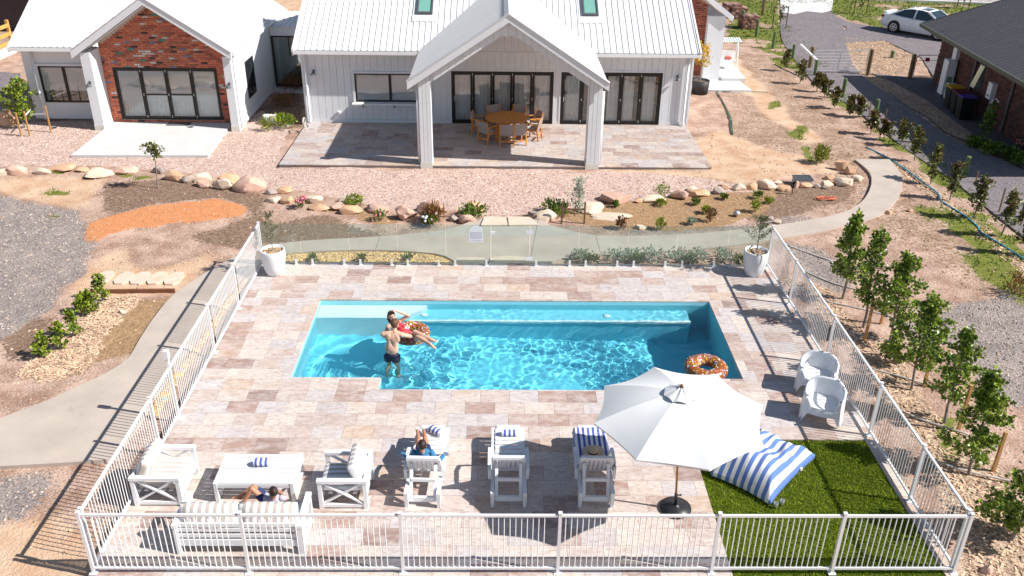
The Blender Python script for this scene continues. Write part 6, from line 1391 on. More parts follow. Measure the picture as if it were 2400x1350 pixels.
clump('dry_shrub','reddish dry shrub in the gap beside the glazed link',690,215,1.4,.8,420,540,LEAFB,.14,None,'shrub',None,.1); clump('dry_shrub','second dry shrub by the wing side wall',665,250,1.0,.6,300,541,LEAFB,.14,None,'shrub',None,.1)
clump('green_shrub','fresh green shrub in front of the white buckets',668,298,.95,.55,340,542,LEAFY,.12,None,'shrub'); clump('dry_grass','small straw coloured grass tuft left of the buckets',626,306,.4,.5,160,543,LEAFL,.18,None,'grass',None,.06)
clump('dry_shrub','dry reddish shrub at the right frame edge past the screening trees',2388,690,.9,.6,260,544,LEAFB,.14,None,'shrub',None,.1)
# grass tufts scattered in the grass zones and weeds
r=random.Random(99); mb=MB(); zi=Z['grass']; ok=0
cand=[(i,j) for i in range(8,NR-9) for j in range(6,NC-8) if zi[i,j]>.45]
r.shuffle(cand)
for (i,j) in cand[:5200]:
    x,y=GX[i,j]+r.uniform(-.1,.1),GY[i,j]+r.uniform(-.1,.1); dist=y/20
    for k in range(3):
        h=r.uniform(.06,.16); a=r.random()*6.28; w=.012+.006*dist; c=V(x+r.gauss(0,.05),y+r.gauss(0,.05),H[i,j]-.01); mb.add([c+V(math.cos(a)*w,math.sin(a)*w,0),c-V(math.cos(a)*w,math.sin(a)*w,0),c+V(r.gauss(0,.05),r.gauss(0,.05),h)],[(0,1,2)])
stuff(mb.build('grass',LEAFG),'tufts of green grass along the shrub row and verge','grass')
# pebbles, chips and stones
def scatter(name,mat,label,cells,n,size,seed,flat=.6,poly=None):
    r=random.Random(seed); mb=MB()
    for _ in range(n):
        if poly:
            while True:
                p=(r.uniform(min(q[0] for q in poly),max(q[0] for q in poly)),r.uniform(min(q[1] for q in poly),max(q[1] for q in poly)))
                w=G(p[0],p[1],GZ)
                if inpoly(np.array([p[0]]),np.array([p[1]]),poly)[0]: break
            x,y,z=w.x,w.y,GZ+.015
        else: i,j=cells[r.randrange(len(cells))]; x,y,z=GX[i,j]+r.uniform(-.07,.07),GY[i,j]+r.uniform(-.07,.07),H[i,j]+.003
        s=size*(.5+r.random()); a=r.random()*6.28
        if flat<.25:
            d=V(math.cos(a),math.sin(a),r.uniform(-.25,.35)); mb.bar(V(x,y,z+.006)-d*s,V(x,y,z+.006)+d*s,s*.55,s*.12)
        else:
            c=V(x,y,z); e=V(math.cos(a)*s,math.sin(a)*s,0); f_=V(-math.sin(a)*s*.75,math.cos(a)*s*.75,0); u=V(r.uniform(-.3,.3)*s,r.uniform(-.3,.3)*s,s*flat); mb.add([c+e,c+f_,c-e,c-f_,c+u,c+u*.8+e*.4],[(0,1,5),(1,4,5),(1,2,4),(2,3,4),(3,0,5),(3,5,4)])
    return stuff(mb.build(name,mat),label,name.replace('_',' '))
def cells(k,th,x0=-99,x1=99,y0=0,y1=99): return [(i,j) for i in range(8,NR-9) for j in range(6,NC-8) if Z[k][i,j]>th and x0<GX[i,j]<x1 and y0<GY[i,j]<y1]
PBM=pm('river_pebbles',srgb(226,188,134,.72),.7,.15,20,isl=.4); scatter('pebbles',PBM,'tan river pebbles between the path and the glass fence',None,3600,.045,1,.5,poly=[(605,612),(640,598),(780,592),(900,590),(1015,597),(1055,611),(1085,622),(600,624)])
scatter('pebbles',PBM,'thin strip of river pebbles along the left fence',None,2200,.045,2,.5,poly=[(596,632),(575,652),(520,722),(478,786),(440,840),(405,886),(372,932),(350,975),(360,985),(420,890),(470,815),(530,725),(580,660),(604,634)])
CHM=pm('wood_chip',srgb(226,190,160,.72),.85,.15,30,isl=.5); scatter('wood_chips',CHM,'pale wood chip mulch under the screening trees',cells('chips',.5,x0=4),9000,.05,3,.12); scatter('wood_chips',CHM,'pale wood chip mulch round the young green shrubs on the left',cells('chips',.5,x1=-4),2600,.05,4,.12)
GRV=pm('loose_stones',srgb(190,174,162,.66),.85,.15,30,isl=.5); scatter('loose_stones',GRV,'loose grey and cream stones on the left gravel area',cells('grey',.4,x1=0),2600,.034,5,.5); scatter('loose_stones',GRV,'loose stones on the bare earth right of the fence',cells('grey',.4,x0=7),1500,.032,6,.5)
scatter('gravel',pm('pink_gravel_stones',srgb(232,202,186,.72),.85,.12,30,isl=.4),'pink gravel covering the yard in front of the house',cells('pink',.6,y1=36),9000,.03,7,.5)
allc=[(i,j) for i in range(8,NR-9) for j in range(6,NC-8) if 9<GY[i,j]<36 and -22<GX[i,j]<19 and not(XL-.1<GX[i,j]<XR+.1 and YF-.2<GY[i,j]<YB+.1)]
scatter('scattered_stones',pm('earth_stones',srgb(196,166,142,.7),.9,.15,30,isl=.5),'small stones and clods scattered over the bare ground',allc,6500,.035,8,.55)
# pale silvery ground cover and flat stones behind the glass on the right
for i,(px,w) in enumerate([(1362,.6),(1445,.7),(1480,.6),(1530,.8),(1590,.8),(1635,.6),(1695,.6)]):
    clump('lavender_plant',f'silvery low plant behind the glass, {ORD[i]} from the gate',px,612,w,.34,210,600+i,LEAFS,.09,'silvery plants behind the glass fence')
for i,px in enumerate((1385,1497,1615,1735)): clump('green_tuft',f'green tuft behind the glass fence foot, {ORD[i]} from the gate',px,617,.42,.22,110,620+i,LEAFG,.1,'green tufts behind the glass fence')
for i,(px,py) in enumerate(((733,614),(848,614),(955,612))): clump('green_tuft',f'{["left","middle","right"][i]} small green tuft in the pebbles behind the glass',px,py,.25,.2,60,640+i,LEAFG,.1,'green tufts in the pebbles')
# ================================================================ boulders
BT={'c':pm('boulder_cream',srgb(240,216,192,.72),.85,.12,2.5,.4,12,dirt=(srgb(206,164,138,.7),2.0,.54,.6)),'p':pm('boulder_pink',srgb(226,184,164,.72),.85,.14,2.5,.4,12,dirt=(srgb(250,230,205,.7),1.8,.54,.6)),'o':pm('boulder_orange',srgb(230,186,150,.72),.85,.14,2.5,.4,12,dirt=(srgb(196,132,96,.7),2.2,.54,.6)),'g':pm('boulder_grey',srgb(186,170,160,.72),.85,.16,2.5,.4,12,dirt=(srgb(226,204,180,.7),2.0,.52,.6))}
TN={'c':'cream','p':'pinkish','o':'orange tan','g':'grey brown'}
def boulder(px,py,w,h,tone_,label,group,seed,flat=1.0,z=GZ):
    r=random.Random(seed); by=py+h*.42; p=G(px,by,z); dep=(p-V(0,0,CZ)).dot(_fw); k=F/dep; W_=w/k; Hh=max(.14,h/k*.78)*flat; D=W_*(.62+.2*r.random())
    bm=bmesh.new(); bmesh.ops.create_icosphere(bm,subdivisions=3,radius=1); o_=V(r.uniform(-50,50),r.uniform(-50,50),r.uniform(-50,50))
    pl=[(V(r.gauss(0,1),r.gauss(0,1),r.gauss(.3,.8)).normalized(),r.uniform(.55,.85)) for _ in range(11)]
    for v in bm.verts:
        q=v.co.copy(); n=noise.noise(q*1.1+o_)*.34+noise.noise(q*2.6+o_)*.17; q=q*(1+n)
        for d,l in pl:
            e=q.dot(d)-l
            if e>0: q-=d*e*.96
        q+=v.co*noise.noise(q*6+o_)*.03; v.co=V(q.x*W_*.54,q.y*D*.54,q.z*Hh*.66)
    bm.verts.index_update(); mb=MB(); mb.add([v.co for v in bm.verts],[[v.index for v in f.verts] for f in bm.faces]); bm.free()
    o=mb.build('boulder',BT[tone_],smooth=True); o.data.set_sharp_from_angle(angle=math.radians(18)); o.location=(p.x,p.y+D*.3,z+Hh*.34); o.rotation_euler.z=r.uniform(-.3,.3); return tag(o,label,'boulder',group)
SEC=[('left of the thin sapling',[(5,402,30,24,'c'),(32,400,50,28,'p'),(92,402,46,17,'c'),(145,396,62,16,'o'),(190,398,34,12,'o'),(222,406,70,28,'c'),(288,399,56,24,'p')]),
('between the thin sapling and the pink flowers',[(374,398,34,22,'g'),(407,411,52,36,'o'),(436,420,26,24,'g'),(466,415,64,27,'c'),(474,428,44,26,'p'),(531,418,58,24,'o'),(522,432,50,32,'c'),(581,433,78,40,'p'),(632,450,34,16,'g'),(662,446,46,19,'o'),(640,468,38,17,'c'),(672,468,32,24,'o')]),
('between the pink flowers and the stone step',[(738,466,44,24,'c'),(749,487,46,18,'o'),(790,483,40,22,'p'),(822,492,54,24,'o'),(808,470,34,18,'c'),(884,489,62,24,'p'),(950,498,62,38,'p'),(1012,488,72,32,'p'),(1062,511,26,17,'g'),(1109,489,52,36,'o'),(1094,515,42,24,'p')]),
('between the stone step and the round green bush',[(1283,507,58,30,'c'),(1248,500,26,22,'g'),(1326,486,24,15,'p'),(1382,487,64,30,'c'),(1439,465,88,30,'p'),(1439,507,82,22,'c'),(1500,533,24,15,'c'),(1500,470,26,14,'o'),(1532,467,66,22,'c')]),
('between the round green bush and the pit lid',[(1592,454,48,30,'p'),(1643,453,60,20,'o'),(1624,442,28,15,'c'),(1684,445,34,26,'g'),(1700,438,30,16,'o'),(1734,439,36,22,'c'),(1762,436,34,24,'o'),(1800,434,56,26,'c'),(1822,427,28,13,'c'),(1840,440,30,20,'o'),(1866,432,18,22,'p')]),
('between the pit lid and the curved path',[(1888,432,38,20,'o'),(1916,436,20,13,'g'),(1938,432,30,24,'c'),(1946,415,28,19,'o'),(1978,425,50,28,'c'),(2010,417,26,20,'c'),(1974,385,34,38,'o'),(1992,399,26,26,'o')])]
bi=0
for sec,lst in SEC:
    for i,(x,y,w,h,t) in enumerate(sorted(lst)):
        big='large' if w>=56 else ('small' if w<36 else 'mid sized'); bi+=1
        boulder(x,y,w,h,t,f'{big} {TN[t]} boulder, {ORD[i]} from left {sec}'.replace('from left left','from frame edge, left'),'boulders edging the gravel yard',700+bi,.55 if (x,y)==(1439,507) else 1)
for i,(x,y,w,h,t,l) in enumerate([(10,275,46,50,'o','rounded orange boulder beside the far left window tree'),(22,250,30,30,'p','pinkish boulder behind the rounded orange one at the far left'),(2318,1336,30,22,'p','lone pink rock at the foot of the near right fence corner'),(1806,512,22,14,'g','small grey rock in the brown earth above the right path'),(1822,520,20,15,'c','small pale rock beside the right path'),(2082,497,20,12,'o','broken brick lump beside the curved path'),(2134,494,14,9,'o','brick lump on the earth right of the path'),(285,734,16,9,'c','small white rock below the timber edging')]): boulder(x,y,w,h,t,l,None,800+i)
for i,(x,y,w,h) in enumerate([(1420,612,40,14),(1400,604,60,14),(1560,606,70,12),(1660,603,66,20),(1640,608,50,12),(1720,613,60,14)]): boulder(x,y,w,h,'p',f'flat pink rock behind the glass fence, {ORD[i]} from the gate','flat rocks behind the glass',850+i,.5)
# ================================================================ small site things
p=G(1880,427,.0); mb=MB(); t=thing('pit_lid','grey concrete pit with a dark grate lid beside the boulders','drain pit',(p.x,p.y,GZ)); mb.bb(-.28,.28,-.22,.22,0,.24); mb.build('pit_body',CONC,t,world=False); g=MB()
g.bb(-.3,.3,-.24,-.2,.241,.28); g.bb(-.3,.3,.2,.24,.241,.28); g.bb(-.3,-.26,-.2,.2,.241,.28); g.bb(.26,.3,-.2,.2,.241,.28)
for k in range(7): g.bb(-.26,.26,-.18+.055*k,-.15+.055*k,.242,.27)
g.build('grate',DKGREY,t,world=False)
p=at(1856,456); t=thing('garden_light','black garden spike light in the brown earth','garden light',tuple(p)); mb=MB(); mb.tube([(0,0,-.1),(0,0,.34)],.014,6); mb.build('spike',BLACK,t,world=False); mb=MB(); mb.tube([(-.02,0,.34),(.03,-.03,.46)],.05,10); mb.tube([(0,0,.2),(0,0,.3)],.03,8); mb.build('lamp_head',BLACK,t,world=False)
p=at(1722,505); mb=MB(); mb.lathe([(0,0),(.08,0),(.09,.1),(.07,.16),(0,.17)],12); o=mb.build('metal_can',STEEL,smooth=True); o.location=p+V(0,0,.05); o.rotation_euler=(1.2,.3,.4); tag(o,'silver metal can lying in the straw bed','can')
p=at(1942,468); mb=MB(); mb.tube([p+V(.25*math.cos(a*.9)*(.4+.05*a)-.1,.12*math.sin(a*.9),.03+.01*(a%2)) for a in np.linspace(0,22,60)],.018,5); tag(mb.build('orange_rope',pm('rope_orange',srgb(240,130,100,.75),.8,.1,20)),'small tangle of orange rope on the earth beside the path','rope')
def hose(name,label,pts,mat,rad=.018,z=GZ+.035,cat='hose'):
    P=[Vector((*tuple(G(x,y,z)[:2]),z)) for x,y in pts]; Q=[]
    for i in range(len(P)-1):
        for k in range(6):
            u=k/6; a=P[max(i-1,0)];b=P[i];c=P[i+1];d=P[min(i+2,len(P)-1)]; Q.append(.5*((2*b)+(c-a)*u+(2*a-5*b+4*c-d)*u*u+(3*b-a-3*c+d)*u**3))
    Q.append(P[-1]); mb=MB(); mb.tube(Q,rad,6); return tag(mb.build(name,mat,smooth=True),label,cat)
HG=pm('hose_green',srgb(90,130,104,.6),.5,.1,5); HB=pm('hose_blue',srgb(70,170,196,.7),.5,.1,5); HW=pm('pipe_white',srgb(214,206,198,.7),.6,.1,5)
hose('garden_hose','grey green garden hose looped on the bare earth right of the patio',[(1680,212),(1690,232),(1706,262),(1712,290),(1714,308),(1718,314),(1716,300),(1714,280),(1702,252),(1684,222)],HG,.022)
hose('garden_hose','thin hose running along the small slab to the bare earth',[(1683,205),(1690,214),(1740,214),(1800,216)],HG,.015)
hose('drip_hose','blue drip hose snaking past the magnolia shrubs',[(2030,345),(2078,368),(2120,395),(2165,428),(2200,455),(2205,470),(2260,505),(2290,530),(2300,545),(2350,575),(2420,620)],HB,.025)
for i,pts in enumerate([[(1848,576),(1880,588),(1950,612)],[(1886,636),(1960,666),(2060,690)],[(1936,706),(2010,722),(2100,745)],[(1986,778),(2060,795),(2150,820)],[(2040,864),(2120,885),(2200,912)],[(2110,964),(2180,990),(2270,1018)],[(2170,1070),(2250,1100),(2390,1132)]]): hose('drip_pipe',f'pale irrigation pipe from the right fence to the trees, {ORD[i]} from the path',pts,HW,.02)
# buckets
for i,(px,py) in enumerate(((628,290),(643,290))):
    p=at(px,py); mb=MB(); mb.lathe([(0,0),(.13,0),(.155,.34),(.145,.34),(.125,.05),(0,.05)],16); o=mb.build('bucket',PLAST,smooth=True); o.location=p; tag(o,['left white plastic bucket behind the green shrub','right white plastic bucket with a yellow rim behind the green shrub'][i],'bucket','buckets behind the shrub')
    if i: m_=MB(); m_.lathe([(.156,.31),(.162,.31),(.162,.345),(.15,.35),(.146,.342)],16,cap=False); m_.build('rim',pm('yellow_rim',(.7,.55,.08),.5,.05,4),o,world=False)
p=V(-7.62,33.3,.0); mb=MB(); r=random.Random(4); mb.tube([p+V(.02*math.sin(a*1.7),.20*math.cos(a),.32+.17*math.sin(a)+.01*math.sin(a*5)) for a in np.linspace(0,30,120)],.015,5); mb.tube([p+V(0,0,.1),p+V(0,.05,.3)],.03,6); mb.tube([p+V(0,-.2,.15),p+V(.05,-.1,.02),p+V(.1,.3,.02),p+V(-.1,.9,.05)],.015,5); tag(mb.build('coiled_hose',HW),'pale coiled garden hose at the left end of the patio','hose')
# pot by the brick wing
p=at(1640,216); p=G(1640,214,0); t=thing('planter_pot','large black plastic pot by the small slab at the right brick wing','pot',tuple(V(p.x,p.y,GZ))); mb=MB(); mb.lathe([(0,0),(.36,0),(.40,.62),(.37,.62),(.36,.54),(0,.53)],26,cap=False); mb.build('pot_body',pm('black_pot',(.03,.028,.03),.6,.2,8),t,world=False,smooth=True); mb=MB(); mb.lathe([(0,.54),(.355,.54)],16,cap=False); mb.build('soil',pm('potting_soil',(.1,.07,.05),.9,.2,20),t,world=False)
tree('potted_tree','spindly potted tree with yellow leaves against the brick wall',(p.x,p.y,GZ+.5),1.75,1.1,330,55,LEAFO,.10,None,'tree',.45,shape='round')
# swing seat
p=G(1700,165,.12); t=thing('garden_swing','white framed garden swing seat with a striped canopy','swing seat',(11.2,43.6,.12)); mb=MB()
for s in (-1,1): mb=MB(); mb.tube([(s*.5,-.45,0),(s*.5,0,1.5),(s*.5,.45,0)],.025,8); mb.build('frame_leg',WHITE,t,world=False)
mb=MB(); mb.grid(lambda u,v:V((u-.5)*1.1,(v-.5)*1.0,1.52-.12*abs(v-.5)*2),12,4,st=lambda u,v:u*9); mb.build('canopy',stripemat('canopy_stripe',srgb(120,150,150,.7),WHF,.5),t,world=False,stripe=True)
mb=MB(); mb.rbox((0,0,.42),(.9,.45,.08),.03); mb.rbox((0,.22,.65),(.9,.08,.4),.03); mb.build('seat',WHITE,t,world=False); mb=MB(); mb.rbox((.1,-.02,.53),(.3,.3,.12),.05); mb.build('cushion',pm('red_cushion',srgb(220,110,90,.7),.9,.1,9),t,world=False)
# ---------------------------------------------------------------- farm fence posts, gates
POSTG=pm('treated_post',srgb(112,136,88,.62),.8,.2,6,.2,30); POSTB=pm('weathered_post',srgb(150,124,92,.6),.85,.2,6,.3,30)
PS_=[((1737,66),24),((1772,87),47),((1811,115),74),((1857,138),105),((1909,178),141),((1974,230),185),((2050,276),234),((2146,336),295),((2260,412),368),((2396,512),468)]
for i,(b,tp) in enumerate(PS_):
    p=at(*b); h=hgt(b,tp,GZ); mb=MB(); mb.lathe([(0,-.2),(.085,-.2),(.085,h-.02),(.07,h),(0,h)],12); o=mb.build('fence_post',POSTG,smooth=False); o.location=p; tag(o,f'green treated round fence post, {ORD[i]} from the road along the driveway','post','round posts along the driveway')
pts=[at(*b) for b,_ in PS_]; wr=MB()
for z in (.35,.65,.95):
    for a,b in zip(pts[:-1],pts[1:]): wr.tube([a+V(0,0,z),b+V(0,0,z)],.002,4,cap=False)
o=tag(wr.build('fence_wire',POSTB),'thin wires strung between the round driveway posts','wire'); o['kind']='stuff'
sp=[((1929,205),168),((2007,258),220),((2033,285),238),((2070,302),257),((2286,430),403),((2340,500),442),((2392,528),474)]
for i,(b,tp) in enumerate(sp):
    p=at(*b); h=hgt(b,tp,GZ); mb=MB(); mb.bb(-.02,.02,-.015,.015,-.1,h); o=mb.build('wire_dropper',POSTB); o.location=p; tag(o,f'thin grey fence dropper beside the magnolias, {ORD[i]} from the farm gate','stake','thin droppers of the driveway fence')
for b,tp,l in [((1897,160),110,'weathered gate post at the left end of the farm gate'),((2033,176),116,'weathered gate post at the hinge end of the farm gate'),((2131,186),128,'weathered left post of the small side gate'),((2193,186),128,'weathered right post of the small side gate against the brick house'),((2090,136),120,'short green post in the wood chip patch')]:
    p=at(*b); h=hgt(b,tp,GZ); mb=MB(); mb.lathe([(0,-.2),(.10,-.2),(.10,h-.03),(.08,h),(0,h)],12); o=mb.build('gate_post',POSTG if 'short' in l else POSTB); o.location=p; tag(o,l,'post','gate posts')
a,b=at(1881,160),at(1910,178); mb=MB(); mb.bar(at(1897,160)+V(-.45,.55,1.05),at(1909,178)+V(0,0,.75),.08,.08); tag(mb.build('stay_rail',WHITE),'pale diagonal stay rail bracing the farm gate posts','rail')
a,b=at(1903,172),at(2027,172); t=thing('farm_gate','galvanised farm gate with wire mesh across the driveway','gate',tuple(a),math.atan2(b.y-a.y,b.x-a.x)); L=(b-a).length; hh=1.12
for nm,p0,p1 in (('top_rail',(0,0,hh),(L,0,hh)),('bottom_rail',(0,0,.1),(L,0,.1)),('stile',(0,0,.1),(0,0,hh)),('stile',(L,0,.1),(L,0,hh)),('stile',(L*.48,0,.1),(L*.48,0,hh))): mb=MB(); mb.tube([p0,p1],.022,8); mb.build(nm,STEEL,t,world=False)
mb=MB(); 
for k in range(6): mb.tube([(0,0,.25+.14*k),(L,0,.25+.14*k)],.005,4)
for k in range(1,14): mb.tube([(L*k/14,0,.1),(L*k/14,0,hh)],.003,4)
o=mb.build('wire_mesh',STEEL,t,world=False); o['kind']='stuff'
a,b=at(2138,184),at(2187,184); t=thing('side_gate','small dark tubular gate beside the brick neighbour house','gate',tuple(a),math.atan2(b.y-a.y,b.x-a.x)); L=(b-a).length; mb=MB(); mb.tube([(0,0,.1),(0,0,1.0),(.1,0,1.12),(L,0,1.12),(L,0,.1),(0,0,.1)],.022,8); mb.build('gate_frame',DKGREY,t,world=False); mb=MB(); mb.tube([(0,0,.85),(L,0,.88)],.012,6); mb.build('cross_rail',DKGREY,t,world=False); mb=MB(); mb.bb(L*.42,L*.62,-.03,-.01,.82,1.0); mb.build('red_tag',pm('red_sign',(.45,.03,.03),.5,.1,5),t,world=False)
# brick stacks near the road
BSM=[brickmat('stack_brick',srgb(166,116,98,.62)),brickmat('stack_brick_dark',srgb(132,96,86,.6)),brickmat('stack_brick_pale',srgb(196,160,142,.62))]
for i,(px,py,tp,n) in enumerate([(1752,66,36,6),(1712,40,6,6),(1726,42,14,4)]):
    p=at(px,py); h=hgt((px,py),tp,GZ); t=thing('brick_stack',['tall pallet stack of reclaimed bricks by the second round post','dark wrapped stack of reclaimed bricks farther up the drive','low loose pile of reclaimed bricks between the stacks'][i],'brick stack',tuple(p),.1,'stacks of bricks by the road'); r=random.Random(i); rows=int(h/.085); 
    for z in range(rows):
        for k in range(n):
            mb=MB(); mb.box((-.5+(k+.5)*1.05/n+r.uniform(-.01,.01),r.uniform(-.03,.03),.02+.085*z+.04),(1.05/n-.012,.9,.076)); mb.build('brick',r.choice(BSM),t,world=False)
# road side post and small signs, young street trees
p=at(1786,36); mb=MB(); mb.bb(-.07,.07,-.07,.07,-.1,1.5); o=mb.build('letterbox_post',STAKED); o.location=p; mb=MB(); mb.bb(-.14,.14,-.2,.2,1.502,1.75); mb.build('letterbox',BLACK,o,world=False); tag(o,'dark letterbox on a timber post at the top of the drive','letterbox')
for i,(px,py,tp) in enumerate([(1825,68,35),(2256,20,-30),(2015,34,2)]): 
    p=at(px,py); tree('street_tree',['small sparse sapling between stakes beside the driveway edge','young street tree with bare stakes on the far verge','tiny caged sapling on the verge left of the car'][i],p,1.5,.6,110,900+i,LEAFM,.12,'young verge trees','tree',.35,shape='wild')
    for s in (-1,1): mb=MB(); mb.bb(-.025,.025,-.025,.025,-.1,1.35); o=mb.build('timber_stake',STAKED); o.location=p+V(s*.42,0,0); tag(o,f'{["left","right"][s>0]} stake of the {["driveway edge sapling","far verge tree","caged sapling"][i]}','stake','stakes of the verge trees')
# ---------------------------------------------------------------- neighbour brick house on the right
NBA=math.atan2(41.92-31.89,20.91-20.02); ang=NBA-math.pi/2
nb=thing('neighbour_house','dark roofed brown brick house at the right edge with service units on its wall','house',(20.91,41.92,GZ),ang)
# local: wall runs along -y from origin, outside is -x
NBR=[(brickmat('nb_brick_brown',srgb(118,78,70,.5)),40),(brickmat('nb_brick_dark',srgb(86,60,58,.5)),30),(brickmat('nb_brick_red',srgb(132,84,74,.5)),25)]
mb=MB(); mb.bb(.03,.3,-13,0,0,2.75); mb.bb(.3,9,-.3,0,0,2.75); mb.prismy([(.3,2.75),(9,2.75),(9,5.6)],-.3,0); mb.build('wall',pm('nb_mortar',srgb(150,128,112,.55),.95,.1,8),nb,world=False)
r=random.Random(12); rest={}; n=0; NW=(-5.25,-4.75,1.05,2.05); it=[]
z=.0; row=0
while z<2.7:
    y=-.01-(.12 if row%2 else 0)
    while y>-12.9:
        if not(z+.076>NW[2] and z<NW[3] and y>NW[0] and y-.23<NW[1]): it.append((y,z))
        y-=.24
    z+=.086; row+=1
for (y,z) in it:
    m_=pick(r,NBR); q=rest.setdefault(m_,MB()); q.bb(.0+r.uniform(-.003,.003),.03,y-.23,y,z,z+.076)
mb=MB(); ms=list(rest)
for i,m_ in enumerate(ms): mb.cur=i; mb.add(rest[m_].v,rest[m_].f)
o=mb.build('brick_facing',ms,nb,world=False); o['kind']='stuff'
NRO=pm('dark_roof',srgb(84,82,88,.7),.75,.12,2,.3,80); 
pit=.33; mb=MB(); e0=-.95; 
mb.add([(e0,.35,2.72),(e0,-14,2.72),(8,-14,2.72+pit*9.05),(8,.35,2.72+pit*9.05),(e0,.35,2.66),(e0,-14,2.66),(8,-14,2.66+pit*9.05),(8,.35,2.66+pit*9.05)],[(0,1,2,3),(4,7,6,5),(0,3,7,4),(0,4,5,1),(1,5,6,2),(2,6,7,3)]); mb.build('roof',NRO,nb,world=False)
k=MB()
for i in range(46): y=.34-i*.31; k.add([(e0,y,2.722),(e0,y-.02,2.722),(8,y-.02,2.722+pit*9.05),(8,y,2.722+pit*9.05),(e0,y-.005,2.737),(e0,y-.015,2.737),(8,y-.015,2.737+pit*9.05),(8,y-.005,2.737+pit*9.05)],[(0,4,7,3),(4,5,6,7),(5,1,2,6)])
o=k.build('roof_ribs',NRO,nb,world=False); o['kind']='stuff'
FAS=pm('fascia_dark',srgb(92,98,84,.55),.5,.1,5)
mb=MB(); mb.bb(e0-.1,e0-.005,-14,.37,2.58,2.74); mb.build('gutter',FAS,nb,world=False); mb=MB(); mb.bb(e0,.0,-14,.3,2.55,2.58); mb.build('soffit',FAS,nb,world=False)
mb=MB(); mb.add([(e0,.36,2.56),(e0,.40,2.56),(8,.40,2.56+pit*9.05),(8,.36,2.56+pit*9.05),(e0,.36,2.76),(e0,.40,2.76),(8,.40,2.76+pit*9.05),(8,.36,2.76+pit*9.05)],[(0,3,2,1),(4,5,6,7),(0,1,5,4),(1,2,6,5),(2,3,7,6),(3,0,4,7)]); mb.build('barge_board',FAS,nb,world=False)
for y in (-4.35,-8.1): mb=MB(); mb.tube([(-.06,y,2.6),(-.06,y,.05)],.05,8); mb.build('downpipe',DKGREY,nb,world=False)
mb=MB(); mb.bb(-.03,.02,NW[0],NW[1],NW[2],NW[3]); wf=mb.build('window',DKGREY,nb,world=False); mb=MB(); mb.bb(-.20,-.19,NW[0]+.05,NW[1]-.05,NW[2]+.05,NW[3]-.05); 
mb=MB(); mb.add([(-.28,NW[0]+.04,NW[2]+.04),(-.28,NW[1]-.04,NW[2]+.04),(-.04,NW[1]-.04,NW[3]-.04),(-.04,NW[0]+.04,NW[3]-.04),(-.26,NW[0]+.04,NW[2]+.04),(-.26,NW[1]-.04,NW[2]+.04),(-.02,NW[1]-.04,NW[3]-.04),(-.02,NW[0]+.04,NW[3]-.04)],[(0,3,2,1),(4,5,6,7),(0,1,5,4),(2,3,7,6)]); mb.build('pane',glassmat('awning_glass',(.35,.45,.45),1.2,.35),wf,world=False)
# service units stand on or hang from the wall : own things, placed in the wall's frame
NM=T(20.91,41.92,GZ,ang)
def nbthing(name,label,cat,x,y,z=0): p=NM@V(x,y,z); return thing(name,label,cat,tuple(p),ang)
UW=pm('unit_white',(.66,.67,.70),.5,.04,5)
t=nbthing('water_heater','tall white water heater unit against the brick neighbour wall','water heater',-.30,-2.35); mb=MB(); mb.rbox((0,0,.88),(.42,.55,1.55),.03); mb.build('casing',UW,t,world=False); mb=MB(); mb.bb(-.12,.12,-.283,-.276,.35,.5); mb.bb(-.12,.12,-.283,-.276,.55,.95); mb.build('label_plate',pm('label_green',srgb(150,176,140,.6),.6,.3,9),t,world=False); mb=MB(); mb.bb(-.23,.23,-.3,.3,0,.09); mb.build('base',DKGREY,t,world=False)
t=nbthing('air_conditioner','outdoor air conditioner unit beside the water heater','air conditioner',-.34,-3.35); mb=MB(); mb.rbox((0,0,.42),(.36,.85,.68),.03); mb.build('casing',UW,t,world=False); mb=MB(); mb.m=Matrix.Translation((-.185,.1,.42))@Matrix.Rotation(math.pi/2,4,'Y'); 
for q in (.05,.11,.17,.23): mb.lathe([(q,-.004),(q+.02,-.004),(q+.02,.006),(q,.006)],20,cap=False)
mb.build('fan_grille',DKGREY,t,world=False); mb=MB(); mb.bb(-.15,.15,-.35,-.3,0,.08); mb.bb(-.15,.15,.3,.35,0,.08); mb.build('feet',DKGREY,t,world=False)
t=nbthing('meter_box','white wall box with pipes high above the water heater','meter box',-.09,-2.2,1.62); mb=MB(); mb.rbox((0,0,.33),(.18,.42,.62),.02); mb.build('casing',UW,t,world=False); mb=MB(); mb.tube([(0,-.15,0),(0,-.17,-.2),(.02,-.02,-.24),(0,.14,0)],.015,6); mb.tube([(.03,-.1,.64),(.03,-.1,1.1)],.015,6); mb.tube([(.03,.12,.64),(.03,.12,1.1)],.015,6); mb.build('pipes',STEEL,t,world=False)
t=nbthing('hot_water_box','white instantaneous hot water box on the wall near the frame edge','water heater',-.12,-6.55,1.0); mb=MB(); mb.rbox((0,0,.35),(.24,.40,.66),.02); mb.build('casing',UW,t,world=False); mb=MB(); mb.bb(-.125,-.12,-.08,.08,.12,.2); mb.build('display',DKGREY,t,world=False); mb=MB(); mb.tube([(0,-.1,0),(0,-.1,-.4),(0,-.3,-.55)],.02,6); mb.build('pipes',STEEL,t,world=False)
